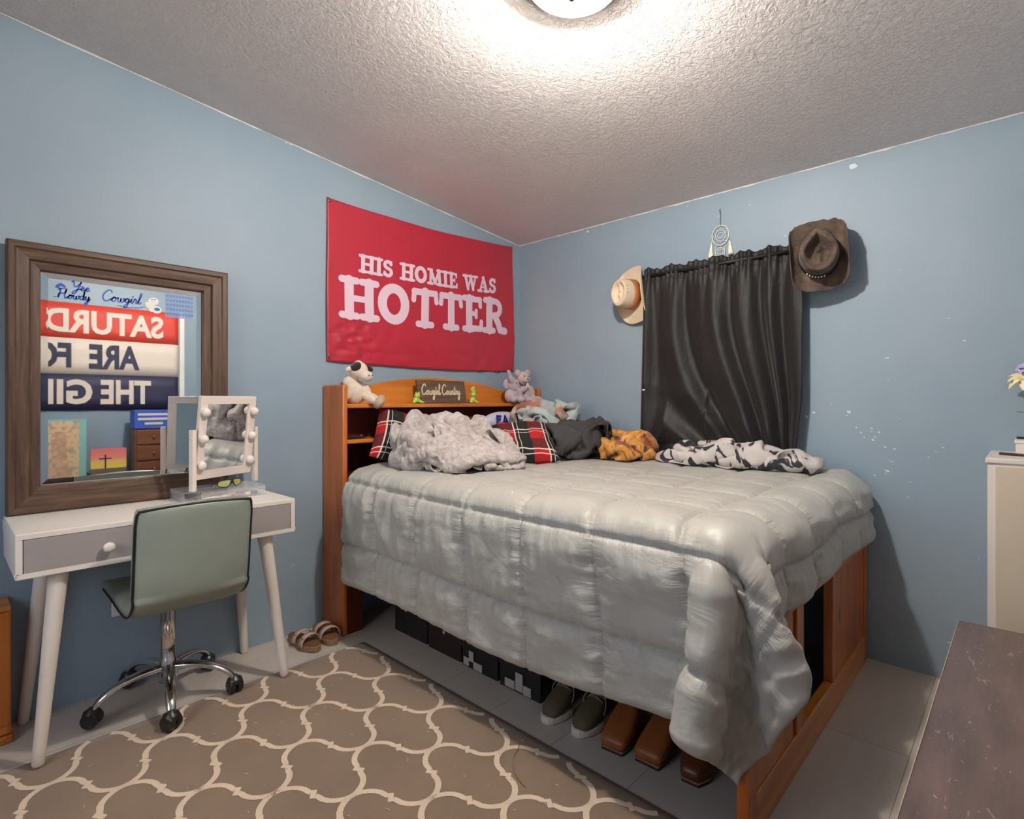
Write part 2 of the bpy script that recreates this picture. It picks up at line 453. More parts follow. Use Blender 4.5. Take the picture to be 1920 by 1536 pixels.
# ================================================================== big mirror
M_dkwood = wood('dark_rustic_wood', C(48, 33, 25), C(84, 60, 46), C(116, 88, 70), axis=0, scale=2.2, rough=.5, bump=.6)
M_dkwoodz = wood('dark_rustic_wood_upright', C(48, 33, 25), C(84, 60, 46), C(112, 86, 68), axis=2, scale=2.2, rough=.5, bump=.6)
k = NT('mirror_silver'); k.base((.88, .90, .90, 1)); k.set(Metallic=1, Roughness=.015); M_mir = k.m
X0, X1, Z0, Z1 = -2.808, -2.058, .782, 1.788
t = thing('framed_mirror', 'large rectangular mirror in a wide dark brown wood frame standing on the desk', 'mirror', ((X0+X1)/2, -.045, Z0))
prof = [(0, 0), (0, .046), (.006, .052), (.022, .052), (.028, .046), (.062, .042), (.068, .030), (.094, .026), (.098, .014), (.098, 0)]   # inward distance, height off the wall
YB = -.022
def side(c0, c1, in0, in1, mat):
    # mitred length from corner c0 to corner c1 ; in = inward unit steps
    m = MB(); P = []
    n = 2
    for (c, s) in ((c0, in0), (c1, in1)):
        P.append([(c[0]+s[0]*d, YB-h, c[1]+s[1]*d) for d, h in prof])
    m.grid(P, sm=False)
    for r in P: m.add(r, [tuple(range(len(r)))])
    m.grid([[P[0][-1], P[0][0]], [P[1][-1], P[1][0]]], sm=False)
    m.build('frame_side', mat, t)
cs = {'bl': (X0, Z0), 'br': (X1, Z0), 'tl': (X0, Z1), 'tr': (X1, Z1)}
ins = {'bl': (1, 1), 'br': (-1, 1), 'tl': (1, -1), 'tr': (-1, -1)}
for a, b, mt in (('bl', 'br', M_dkwood), ('tl', 'tr', M_dkwood), ('bl', 'tl', M_dkwoodz), ('br', 'tr', M_dkwoodz)):
    side(cs[a], cs[b], ins[a], ins[b], mt)
i0, i1, j0, j1 = X0+.096, X1-.096, Z0+.096, Z1-.096; bw = .024
m = MB(); yg = YB-.010; yg2 = YB-.0085
m.add([(i0+bw, yg, j0+bw), (i1-bw, yg, j0+bw), (i1-bw, yg, j1-bw), (i0+bw, yg, j1-bw)], [(0, 1, 2, 3)])
o = m.build('mirror_glass', M_mir, t)
m = MB()
A = [(i0, yg2, j0), (i1, yg2, j0), (i1, yg2, j1), (i0, yg2, j1)]; B = [(i0+bw, yg, j0+bw), (i1-bw, yg, j0+bw), (i1-bw, yg, j1-bw), (i0+bw, yg, j1-bw)]
m.add(A+B, [(i, (i+1) % 4, 4+(i+1) % 4, 4+i) for i in range(4)])
m.build('bevelled_edge', M_mir, o)
MB().box((X0+.06, YB, Z0+.06), (X1-.06, YB+.004, Z1-.06)).build('backing', M_dark, t)

# stickers on the glass: handwritten strokes
GL = {  # single-stroke cursive, unit x-height box
 'C': (.9, [(.85,.85),(.7,1.0),(.42,.95),(.15,.6),(.12,.25),(.35,.0),(.65,.05),(.9,.25)]),
 'Y': (.9, [(.0,.9),(.1,1.05),(.22,.7),(.3,.45),(.5,.42),(.75,.8),(.82,1.0),(.72,.4),(.5,-.35),(.25,-.4),(.4,-.1),(.85,.2)]),
 'H': (1.1, [(.1,.85),(.25,1.0),(.22,.5),(.1,.02),(.15,.45),(.5,.52),(.8,.6),(.85,1.0),(.75,.4),(.85,.02),(1.05,.15)]),
 'o': (.55, [(.0,.1),(.25,.42),(.12,.3),(.08,.1),(.22,.0),(.4,.12),(.4,.34),(.26,.42),(.4,.33),(.58,.34)]),
 'w': (.7, [(.0,.34),(.08,.4),(.08,.1),(.2,.0),(.33,.12),(.36,.38),(.36,.1),(.48,.0),(.62,.15),(.6,.4),(.72,.32)]),
 'g': (.55, [(.0,.15),(.3,.42),(.12,.36),(.06,.14),(.2,.02),(.38,.2),(.42,.4),(.36,-.2),(.2,-.5),(.06,-.38),(.25,-.12),(.58,.15)]),
 'i': (.3, [(.0,.15),(.12,.42),(.1,.12),(.18,.0),(.32,.15)]),
 'r': (.42, [(.0,.15),(.1,.46),(.16,.36),(.3,.38),(.26,.1),(.34,.0),(.45,.15)]),
 'l': (.32, [(.0,.15),(.2,.6),(.26,.95),(.16,1.0),(.1,.6),(.1,.15),(.2,.0),(.34,.15)]),
 'u': (.55, [(.0,.2),(.1,.42),(.08,.12),(.2,.0),(.36,.15),(.42,.42),(.4,.1),(.48,.0),(.58,.15)]),
 'n': (.55, [(.0,.2),(.1,.42),(.1,.0),(.14,.28),(.3,.42),(.38,.3),(.38,.08),(.46,.0),(.58,.15)]),
 't': (.36, [(.0,.15),(.18,.55),(.22,.85),(.14,.4),(.14,.1),(.24,.0),(.38,.15)]),
 'y': (.55, [(.0,.3),(.08,.42),(.08,.14),(.2,.05),(.36,.18),(.42,.42),(.36,-.2),(.2,-.5),(.06,-.4),(.25,-.12),(.58,.15)]),
 'e': (.42, [(.0,.12),(.2,.2),(.3,.34),(.18,.42),(.08,.25),(.12,.05),(.26,.0),(.44,.15)]),
 'd': (.6, [(.3,.42),(.12,.36),(.06,.14),(.2,.02),(.38,.2),(.46,1.0),(.44,.12),(.5,.0),(.62,.15)]),
 ' ': (.3, None)}
def script(mb, text, x, y, size, wd, fn, mi=0, slant=.15, sx=1.0):
    for ch in text:
        adv, pts = GL[ch]
        if pts:
            q = [(p.x, p.y) for p in cat_rom([(a, b, 0) for a, b in pts], 4)]
            stroke(mb, [(x+(a+slant*b)*size*sx, y+b*size) for a, b in q], wd, fn, mi)
            if ch == 'i': stroke(mb, [(x+(.16+slant*.62)*size*sx, y+.6*size), (x+(.17+slant*.62)*size*sx, y+.63*size)], wd*1.3, fn, mi)
            if ch == 't': stroke(mb, [(x+(.02+slant*.5)*size*sx, y+.55*size), (x+(.36+slant*.5)*size*sx, y+.6*size)], wd, fn, mi)
        x += adv*size*sx
    return x
M_blue = plain('blue_vinyl', C(52, 92, 190), .4, var=.02)
ys = yg-.0006
on = lambda x, z: (x, ys, z)
m = MB(); script(m, 'Yee', -2.622, 1.634, .034, .0050, on, slant=.2); script(m, 'Howdy', -2.662, 1.598, .036, .0052, on, slant=.15, sx=.8)
stroke(m, [(-2.668, 1.637), (-2.655, 1.634), (-2.63, 1.636)], [.002, .006, .002], on); stroke(m, [(-2.660, 1.642), (-2.650, 1.650), (-2.640, 1.643)], [.012, .013, .010], on)
for x, z in ((-2.672, 1.60), (-2.57, 1.595), (-2.59, 1.65)): stroke(m, [(x, z), (x+.008, z+.001)], .003, on)
tag(m.build('sticker', M_blue), 'blue Yee Howdy lettering sticker at the upper left of the mirror glass', 'sticker', 'stickers on the mirror')
m = MB(); xe = script(m, 'Cowgirl', -2.525, 1.606, .044, .0050, on, slant=.2, sx=.82)
stroke(m, [(-2.47, 1.592), (-2.44, 1.586), (-2.40, 1.589), (-2.375, 1.597)], [.002, .004, .004, .002], on)
tag(m.build('sticker', M_blue), 'blue Cowgirl script sticker on the mirror glass', 'sticker', 'stickers on the mirror')
m = MB()
def disc(m, cx, cz, rx, rz_, y, mi=0, n=20, rot=0):
    m.add([(cx+rx*math.cos(a)*math.cos(rot)-rz_*math.sin(a)*math.sin(rot), y, cz+rx*math.cos(a)*math.sin(rot)+rz_*math.sin(a)*math.cos(rot)) for a in [2*PI*i/n for i in range(n)]], [tuple(range(n))], mi)
disc(m, -2.343, 1.625, .019, .016, ys); disc(m, -2.350, 1.60, .012, .022, ys-.0002); disc(m, -2.332, 1.590, .018, .016, ys-.0004); disc(m, -2.365, 1.607, .008, .014, ys-.0006, 0, 14, .4)
disc(m, -2.330, 1.592, .011, .0065, ys-.001, 1)
for dx in (-.006, .004): disc(m, -2.343+dx, 1.632, .003, .002, ys-.001, 1, 8)
tag(m.build('sticker', [plain('white_vinyl', C(232, 232, 222), .5, var=.02), M_blue]), 'small white cartoon figure sticker with a blue oval on the mirror', 'sticker', 'stickers on the mirror')
m = MB(); m.add([(-2.300, ys, 1.563), (-2.192, ys, 1.563), (-2.192, ys, 1.668), (-2.300, ys, 1.668)], [(0, 1, 2, 3)], 0)
for r in range(5):
    for c in range(9):
        x = -2.294+c*.0118; z = 1.572+r*.0195
        stroke(m, [(x, z+.010), (x+.003, z+.002), (x+.0065, z+.011)], .0022, lambda a, b: (a, ys-.0008, b), 1)
k = NT('clear_blue_film'); k.base(C(150, 182, 225)); k.set(Alpha=.55, Roughness=.3)
tag(m.build('sticker', [k.m, M_blue]), 'pale blue patterned square sticker sheet at the upper right of the mirror', 'sticker', 'stickers on the mirror')

# ================================================================== lighted vanity mirror on acrylic organiser
a = math.radians(24); VB = Vector((-2.105, -.178, 0))
ux = Vector((math.cos(a), math.sin(a), 0)); un = Vector((math.sin(a), -math.cos(a), 0)); uz = Vector((0, 0, 1))
lean = math.radians(-6)
def vm(u, n, z, tilt=True):
    if tilt:
        zz = z-1.045; n2 = n*math.cos(lean)-zz*math.sin(lean); z = 1.045+zz*math.cos(lean)+n*math.sin(lean); n = n2
    return tuple(VB+ux*u+un*n+uz*z)
def vbox(m, u0, u1, n0, n1, z0, z1, tilt=True, mi=0):
    V = [vm(u, n, z, tilt) for z in (z0, z1) for u, n in ((u0, n0), (u1, n0), (u1, n1), (u0, n1))]
    m.add(V, [(3,2,1,0),(4,5,6,7),(0,1,5,4),(1,2,6,5),(2,3,7,6),(3,0,4,7)], mi)
M_pinkw = plain('blush_white_plastic', C(236, 222, 214), .35, var=.01)
t = thing('makeup_mirror', 'white square makeup mirror with round bulbs down both sides on the desk', 'mirror', (VB.x, VB.y, .826))
hw, z0, z1 = .146, .868, 1.222
m = MB(); fw = .034; sw = .030
vbox(m, -hw, hw, -.008, .012, z1-fw, z1); vbox(m, -hw, hw, -.008, .012, z0, z0+fw)
vbox(m, -hw, -hw+sw+.006, -.008, .012, z0+fw, z1-fw); vbox(m, hw-sw-.006, hw, -.008, .012, z0+fw, z1-fw)
m.build('frame', M_pinkw, t, bevel=.003)
m = MB(); vbox(m, -hw+sw, hw-sw, -.004, .004, z0+fw-.004, z1-fw+.004); m.build('mirror_glass', M_mir, t)
M_bulb = plain('unlit_bulb', C(240, 228, 220), .25, var=.0)
for s in (-1, 1):
    for q in range(3):
        m = MB(); m.ell(vm(s*(hw-.017), .022, 1.155-q*.112), (.0185, .0185, .0185)); m.build('bulb', M_bulb, t)
for s in (-1, 1):
    m = MB(); vbox(m, s*(hw+.018)-.009, s*(hw+.018)+.009, -.012, .012, .826, 1.08, False); m.build('post', M_pinkw, t, bevel=.002)
    c = vm(s*(hw+.008), 0, 1.045); d = vm(s*(hw+.028), 0, 1.045)
    MB().tube([c, d], .006, 10).build('pivot', M_pinkw, t)

k = NT('clear_acrylic'); k.base((.93, .91, .91, 1)); k.set(Roughness=.05, Alpha=.20); M_acr = k.m
t = thing('acrylic_organizer', 'clear acrylic drawer tray of makeup under the small mirror', 'organizer', (-2.13, -.17, .78))
ox0, ox1, oy0, oy1 = -2.292, -1.965, -.262, -.070
m = MB(); th = .003
for lo, hi in [((ox0, oy0, .7805), (ox1, oy1, .7835)), ((ox0, oy0, .8215), (ox1, oy1, .8245)), ((ox0, oy0+.003, .7835), (ox0+th, oy1, .8215)), ((ox1-th, oy0+.003, .7835), (ox1, oy1, .8215)), ((ox0+th, oy1-th, .7835), (ox1-th, oy1, .8215)), ((-2.235, oy0+.003, .7835), (-2.232, oy1-th, .8215))]: m.box(lo, hi)
m.build('tray_box', M_acr, t)
m = MB(); m.box((-2.230, oy0-.004, .785), (ox1-.004, oy0-.001, .8205)); m.build('front', M_acr, t)
def pen(nm, label, cat, a, b, r, c, c2=None):
    t = thing(nm, label, cat, a); A = Vector(a); B = Vector(b)
    MB().tube([A, A.lerp(B, .65)], r, 10).build('handle', plain(nm+'_h', c, .4, var=0), t)
    MB().tube([A.lerp(B, .65), A.lerp(B, .7), A.lerp(B, .95), B], [r, r*1.3, r*1.4, r*.5], 10).build('tip', plain(nm+'_t', c2 or c, .6, var=0), t)
pen('makeup_brush', 'white handled makeup brush lying in the clear tray', 'brush', (-2.215, -.235, .7885), (-2.10, -.225, .7895), .0045, C(235, 230, 225), C(225, 200, 190))
pen('lip_gloss', 'reddish lip gloss tube in the middle of the clear tray', 'lip gloss', (-2.092, -.240, .790), (-2.02, -.232, .790), .006, C(190, 110, 100), C(235, 220, 215))
pen('mascara', 'dark mascara tube at the right end of the clear tray', 'mascara', (-2.072, -.205, .790), (-1.985, -.222, .790), .006, C(70, 50, 55), C(30, 25, 28))
pen('eye_pencil', 'thin dusky pink pencil at the back of the clear tray', 'pencil', (-2.21, -.180, .788), (-2.09, -.160, .788), .004, C(175, 125, 115), C(120, 70, 65))
m = MB(); m.lathe([(0, 0), (.016, 0), (.017, .002), (.017, .010), (.015, .012), (0, .012)], (-2.085, -.195, .784), 20)
tag(m.build('compact', plain('compact_pink', C(205, 150, 145), .3, var=0)), 'round dusky pink compact in the clear tray', 'makeup compact')
# safety glasses
t = thing('sunglasses', 'dark rimmed glasses with yellow green lenses on the organizer', 'glasses', (-2.10, -.235, .825))
M_lens = plain('yellow_green_lens', C(205, 210, 140), .08, var=.1, vs=20, metal=.3)
for s in (-1, 1):
    lens = [(.006, .004), (.030, .006), (.056, .002), (.062, -.012), (.052, -.020), (.030, -.024), (.014, -.018)]
    fn = lambda u, v: vm(s*u-.012, .050-abs(u)*.25, .852+v, False)
    m = MB(); V = [fn(*p) for p in lens]; m.add(V, [tuple(range(len(V)))]); m.build('lens', M_lens, t, solid=.0015)
    MB().tube(cat_rom([fn(*p) for p in lens], 4, True), .0022, 6, closed=True).build('rim', M_dark, t)
    MB().tube([fn(.062, -.006), tuple(Vector(fn(.064, -.008))-un*.03), tuple(Vector(fn(.05, -.022))-un*.052)], .002, 6).build('temple', M_dark, t)
MB().tube([vm(-.020, .049, .856, False), vm(-.012, .053, .860, False), vm(-.004, .049, .856, False)], .002, 6).build('bridge', M_dark, t)
# ================================================================== desk chair
k = NT('sage_vinyl'); vec = k.coord()
k.base(k.ramp(k.noise(vec, 3, 3), [(.3, C(138, 147, 136)), (.7, C(150, 158, 147))])); k.set(Roughness=.38); k.bump(k.noise(vec, 260, 3), .12, .001); M_vinyl = k.m
k = NT('chrome'); k.base((.8, .78, .76, 1)); k.set(Metallic=1, Roughness=.12); M_chrome = k.m
M_caster = plain('black_caster', C(38, 34, 33), .35, var=.03)
M_pipe = plain('black_piping', C(26, 26, 26), .45, var=0)
CX, CY = -2.345, -.250
t = thing('desk_chair', 'sage green armless swivel chair with black piping and chrome star base', 'chair', (CX, CY, 0))
DZ = .0095
# seat and back: one bent shell, profile in the y-z plane
pc = cat_rom([(-.11, .468, 0), (-.25, .462, 0), (-.42, .452, 0), (-.50, .462, 0), (-.552, .50, 0), (-.572, .56, 0), (-.585, .66, 0), (-.600, .76, 0), (-.612, .835, 0)], 6)
hwid = .186; nP = len(pc); nU = 21
def shell_pt(i, u, side):
    p = pc[i]; q = pc[min(i+1, nP-1)]-pc[max(i-1, 0)]; q.normalize()
    nrm = Vector((-q.y, q.x, 0))           # to the sitter's side
    s = i/(nP-1)
    e = 1-abs(u)**6; en = 1-max(0, (abs(s-.5)*2))**14
    th = .016+.012*e*en
    wv = hwid*(1-.04*(s > .9)*(s-.9)*10)
    curve = .012*(u*u) if s > .55 else 0
    yy = p.x + nrm.x*-1*(th if side else -th)*-1
    zz = p.y + nrm.y*(th if side else -th)
    yy = p.x + nrm.x*(th if side else -th)
    return (CX+u*wv, yy+curve, zz - (.010*u*u if s > .97 else 0))
for name, sd in (('seat_back', True),):
    m = MB()
    A = [[shell_pt(i, -1+2*j/(nU-1), True) for j in range(nU)] for i in range(nP)]
    B = [[shell_pt(i, -1+2*j/(nU-1), False) for j in range(nU)] for i in range(nP)]
    m.grid(A); m.grid(B)
    m.grid([[r[0] for r in A], [r[0] for r in B]]); m.grid([[r[-1] for r in A], [r[-1] for r in B]]); m.grid([A[0], B[0]]); m.grid([A[-1], B[-1]])
    m.build('seat_shell', M_vinyl, t)
    for off in (True,):
        R = A
        loop = [r[0] for r in R]+R[-1][1:-1]+[r[-1] for r in R[::-1]]+R[0][-2:0:-1]
        MB().tube(loop, .0042, 8, closed=True).build('piping', M_pipe, t)
m = MB(); m.box((CX-.09, -.38, .405), (CX+.09, -.18, .432)); m.build('tilt_plate', M_caster, t, bevel=.006)
m = MB(); m.lathe([(0, .405), (.028, .40), (.028, .36), (.0265, .36), (.0265, .17), (.031, .165), (.033, .10), (.031, .075), (0, .07)], (CX, CY, 0), 28); m.build('gas_column', M_chrome, t)
for q in range(5):
    a = math.radians(182+72*q+(4 if q == 1 else 0)); d = Vector((math.cos(a), math.sin(a), 0)); c0 = Vector((CX, CY, 0))
    pts = cat_rom([c0+d*.02+Vector((0,0,.135)), c0+d*.09+Vector((0,0,.132)), c0+d*.16+Vector((0,0,.118)), c0+d*.215+Vector((0,0,.090)), c0+d*.243+Vector((0,0,.058))], 5)
    n = len(pts); lg = MB().tube(pts, [.0245-.010*i/(n-1) for i in range(n)], 12, flat=.6).build('leg', M_chrome, t)
    cc = c0+d*.245
    n2 = Vector((-d.y, d.x, 0)); ph = random.Random(q).uniform(-1.0, 1.0)
    ax = (n2*math.cos(ph)+d*math.sin(ph)).normalized(); Rm = Matrix((ax.cross(Vector((0,0,1))), Vector((0,0,1)), ax)).transposed()
    cw = MB()
    for s in (-1, 1): cw.lathe([(0, s*.004), (.025, s*.004), (.0285, s*.008), (.0285, s*.023), (.024, s*.026), (0, s*.026)], tuple(cc+Vector((0,0,.0285))), 20, M=Rm)
    w_ = cw.build('caster', M_caster, lg)
    hd = MB().lathe([(.0, .036), (.029, .036), (.0305, .044), (.026, .058), (.012, .064), (.010, .070), (0, .071)], tuple(cc), 16); hd.build('caster_hood', M_caster, lg)

t.location.z = DZ
# ================================================================== sandals by the bed
M_cork = plain('tan_cork_sole', C(150, 118, 92), .8, var=.1, vs=60)
M_strap = plain('pale_leather_strap', C(196, 166, 150), .55, var=.05)
M_foot = plain('brown_footbed', C(120, 78, 48), .7, var=.1)
def sole_outline(L, W, n=28, left=1):
    P = []
    for i in range(n):
        a = 2*PI*i/n; c, s = math.cos(a), math.sin(a)
        y = c*L/2; wv = W/2*(1.0 if y > 0 else .80)*(1-.16*math.exp(-((y+.01)/.04)**2))
        P.append((s*wv*abs(s)**-.15 if abs(s) > 1e-3 else 0, y+0))
        P[-1] = (P[-1][0]+left*.006*(y/L), P[-1][1])
    return P
def make_sandal(left, label):
    t = thing('sandal', label, 'sandal', (0, 0, 0), 0, None)
    ol = sole_outline(.245, .098, left=left)
    m = MB(); m.prism(ol, 0, .030); m.build('sole', M_cork, t, bevel=.005, local=True)
    m = MB(); m.prism([(x*.93, y*.96) for x, y in ol], .0300, .034); m.build('footbed', M_foot, t, bevel=.0015, local=True)
    for y0 in (.055, -.012):
        P = []
        for i in range(15):
            a = PI*i/14; x = .050*math.cos(a); z = .024+.050*math.sin(a)**.8
            P.append([(x, y0-.017, z), (x, y0+.017, z)])
        m = MB(); m.grid(P); sp = m.build('strap', M_strap, t, solid=.003, local=True)
        m = MB(); c = Vector((-.030*left, y0, .066))
        m.tube([c+Vector((a*.011, b*.013, -a*left*-.004)) for a, b in ((-1,-1),(1,-1),(1,1),(-1,1))], .0018, 6, closed=True)
        m.build('buckle', plain('dull_brass', C(176, 150, 110), .35, metal=.9, var=0), sp, local=True)
    return t
s1 = make_sandal(-1, 'tan strapped sandal of the pair by the headboard, the one nearer the desk leg'); s1.location = (-1.742, -.165, 0); s1.rotation_euler = (0, 0, math.radians(184))
s2 = make_sandal(1, 'tan strapped sandal of the pair, the one right beside the headboard post'); s2.location = (-1.628, -.158, 0); s2.rotation_euler = (0, 0, math.radians(176))
for s_ in (s1, s2): s_['group'] = 'pair of sandals'

# ================================================================== bed frame
M_pine = wood('orange_pine', C(146, 72, 20), C(192, 104, 36), C(206, 122, 48), axis=2, scale=.8, rough=.35, knots=1, bump=.06, coat=.3)
M_pineh = wood('orange_pine_horizontal', C(164, 88, 28), C(208, 126, 48), C(222, 144, 60), axis=0, scale=.8, rough=.35, knots=1, bump=.06, coat=.3)
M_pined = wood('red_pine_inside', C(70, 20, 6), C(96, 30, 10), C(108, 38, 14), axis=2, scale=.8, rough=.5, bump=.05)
BX = -1.56
t = thing('bed_frame', 'orange pine bed frame with a shelved headboard and open footboard', 'bed', (-.78, -1.1, 0))
m = MB(); m.box((BX, -.218, 0), (BX+.028, -.004, 1.284)); m.build('headboard_side', M_pine, t, bevel=.010, seg=3)
m = MB(); m.box((-.031, -.218, 0), (-.004, -.004, 1.284)); m.build('headboard_side', M_pine, t, bevel=.010, seg=3)
# arched back panel
pts = [(BX+.028, .82), (-.031, .82)]
arch = [(-.031, 1.252), (-.16, 1.262), (-.32, 1.296), (-.50, 1.325), (-.70, 1.341), (-.88, 1.343), (-1.06, 1.330), (-1.22, 1.304), (-1.38, 1.266), (BX+.028, 1.250)]
arch = [(p.x, p.y) for p in cat_rom([(a, b, 0) for a, b in arch], 5)]
m = MB(); m.prism([(BX+.028, 1.165), (-.031, 1.165)]+arch, -.030, -.008, axis=1); m.build('headboard_arch', M_pineh, t, bevel=.003)
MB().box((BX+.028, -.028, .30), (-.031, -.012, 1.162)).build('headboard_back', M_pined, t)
m = MB(); m.box((BX+.028, -.208, 1.162), (-.031, -.030, 1.184)); m.build('top_shelf', M_pineh, t, bevel=.005)
m = MB(); m.prism([(BX+.028, -.205), (-1.30, -.205), (-1.272, -.17), (-1.272, -.030), (BX+.028, -.030)], .978, .998); m.build('side_shelf', M_pineh, t, bevel=.003)
m = MB(); m.box((-.30, -.205, .978), (-.031, -.030, .998)); m.build('side_shelf', M_pineh, t, bevel=.003)
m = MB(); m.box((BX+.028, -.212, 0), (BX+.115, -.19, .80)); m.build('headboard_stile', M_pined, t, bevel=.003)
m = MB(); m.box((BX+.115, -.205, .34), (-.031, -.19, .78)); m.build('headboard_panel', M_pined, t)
# footboard
FX0, FX1, FY0, FY1 = -1.492, -.012, -2.205, -2.170
def fpart(nm, x0, x1, z0, z1, y0=FY0, y1=FY1, mt=None, bv=.004): MB().box((x0, y0, z0), (x1, y1, z1)).build(nm, mt or M_pine, t, bevel=bv)
fpart('foot_stile', FX0, FX0+.055, 0, .60); fpart('foot_stile', -1.075, -1.0, .12, .53); fpart('foot_stile', -.628, -.552, .12, .53); fpart('foot_stile', FX1-.055, FX1, 0, .60)
fpart('foot_rail', FX0+.055, FX1-.055, .0, .12, mt=M_pineh); fpart('foot_rail', FX0+.055, FX1-.055, .53, .60, mt=M_pineh)
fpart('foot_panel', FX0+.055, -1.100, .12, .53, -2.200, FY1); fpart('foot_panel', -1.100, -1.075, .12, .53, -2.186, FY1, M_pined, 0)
fpart('foot_panel', -.552, FX1-.055, .12, .53, -2.198, FY1)
# platform
M_black = plain('black_board', C(24, 20, 19), .7, var=.1)
MB().box((-1.40, -2.168, .50), (-.02, -.215, .54)).build('platform', M_black, t)
for y in (-2.05, -1.1, -.35):
    MB().box((-.80, y-.02, 0), (-.76, y+.02, .50)).build('support_leg', M_black, t)
o = MB().box((-1.495, -2.165, .542), (-.022, -.222, .80)).build('mattress', plain('mattress_ticking', C(225, 225, 222), .8, var=.02), None, bevel=.06, seg=5)
tag(o, 'thick mattress under the pale comforter, mostly covered', 'mattress')

# ================================================================== things under the bed
def carton(x0, x1, y0, y1, h, label, tapes, c=C(26, 24, 28)):
    t = thing('storage_box', label, 'box', ((x0+x1)/2, (y0+y1)/2, 0), 0, 'boxes under the bed')
    MB().box((x0, y0, 0), (x1, y1, h)).build('box_body', plain('box_card', c, .6, var=.05), t, bevel=.003)
    MB().box((x0-.004, y0-.004, h-.03), (x1, y1+.004, h+.003)).build('lid', plain('box_lid', tuple(a*.8 for a in c[:3])+(1,), .6, var=.05), t, bevel=.002)
    for (ya, yb, za, zb) in tapes:
        MB().box((x0-.006, ya, za), (x0-.0045, yb, zb)).build('tape_strip', plain('silver_tape', C(176, 172, 166), .5, var=.03), t)
carton(-1.325, -.90, -.60, -.33, .20, 'black box under the bed nearest the headboard with one small tag', [(-.44, -.425, .12, .155)])
carton(-1.33, -.90, -.86, -.62, .17, 'dark maroon box under the bed with a worn latch', [(-.75, -.735, .10, .115)], C(40, 20, 20))
carton(-1.335, -.90, -1.10, -.875, .115, 'low black box under the bed with three pale squares', [(-.925, -.89, .010, .045), (-.955, -.925, .035, .080), (-1.01, -.955, .008, .040)])
carton(-1.34, -.90, -1.345, -1.12, .12, 'low black box under the bed beside the lace up shoes, taped at the bottom', [(-1.21, -1.155, .010, .045), (-1.255, -1.215, .012, .085), (-1.30, -1.258, .008, .045)])
# canvas boat shoes
def loft(mb, rings, n=20, mi=0, pw=2.4):
    P = []
    for (y, cx, cz, hx, hz) in rings:
        r = []
        for k in range(n):
            a = 2*PI*k/n; c, s = math.cos(a), math.sin(a)
            r.append((cx+hx*math.copysign(abs(c)**(2/pw), c), y, cz+hz*math.copysign(abs(s)**(2/pw), s)))
        P.append(r+[r[0]])
    mb.grid(P)
    mb.add([p for p in P[0][:-1]], [tuple(range(n))], mi, True); mb.add([p for p in P[-1][:-1]], [tuple(range(n-1, -1, -1))], mi, True)
M_olive = plain('olive_canvas', C(92, 80, 58), .8, var=.06, bump=.3, bs=500, bd=.001)
M_rub = plain('white_rubber', C(222, 208, 196), .5, var=.03)
M_lace = plain('tan_lace', C(158, 134, 112), .8, var=.03)
def make_shoe(label):
    t = thing('boat_shoe', label, 'shoe', (0, 0, 0))       # toe towards +Y
    ol = sole_outline(.275, .104)
    MB().prism([(x*1.06, y*1.03) for x, y in ol], 0, .028).build('sole', M_rub, t, bevel=.008, seg=3, local=True)
    m = MB()
    loft(m, [(.128, 0, .030, .018, .010), (.120, 0, .036, .032, .018), (.10, 0, .042, .042, .026), (.06, 0, .048, .046, .032), (.02, 0, .054, .044, .040), (-.02, 0, .058, .040, .044), (-.06, 0, .054, .036, .040), (-.10, 0, .052, .034, .038), (-.124, 0, .048, .028, .032), (-.130, 0, .045, .015, .024)])
    up = m.build('upper', M_olive, t, subs=1, local=True)
    m = MB()                                                  # moccasin seam
    m.tube(cat_rom([(-.034, -.01, .086), (-.036, .04, .070), (-.028, .085, .062), (0, .104, .056), (.028, .085, .062), (.036, .04, .070), (.034, -.01, .086)], 5), .0032, 6)
    m.build('toe_seam', plain('dark_olive_seam', C(66, 56, 40), .8, var=.03), up, local=True)
    m = MB(); m.ell((0, -.055, .092), (.027, .055, .010)); m.build('opening', M_dark, t, local=True)
    m = MB(); m.add([(-.020, .018, .092), (.020, .018, .092), (.016, -.045, .108), (-.016, -.045, .108)], [(0,1,2,3)]); m.build('tongue', plain('khaki_tongue', C(126, 112, 84), .8, var=.03), t, solid=.004, local=True)
    m = MB()
    for y in (.012, -.008, -.026): m.tube(cat_rom([(-.034, y, .084), (-.015, y+.006, .099+(.01-y)*.15), (.015, y-.006, .099+(.01-y)*.15), (.034, y, .084)], 4), .0022, 6)
    m.tube(cat_rom([(0, -.02, .106), (-.03, -.005, .104), (-.05, .02, .080), (-.047, .03, .05)], 5), .002, 6)
    m.tube(cat_rom([(0, -.02, .106), (.03, -.01, .106), (.048, .012, .082), (.044, .03, .05)], 5), .002, 6)
    m.build('lace', M_lace, t, local=True)
    m = MB(); m.box((.020, -.052, .096), (.024, -.030, .112)); m.build('tag', M_rub, t, local=True)
    return t
for i, (x, y, rz_, lb) in enumerate([(-1.295, -1.435, 96, 'olive lace up shoe with white sole next to the black boxes'), (-1.280, -1.572, 93, 'olive lace up shoe with white sole next to the brown boots')]):
    s = make_shoe(lb); s.location = (x, y, 0); s.rotation_euler = (0, 0, math.radians(rz_)); s['group'] = 'pair of lace up shoes'
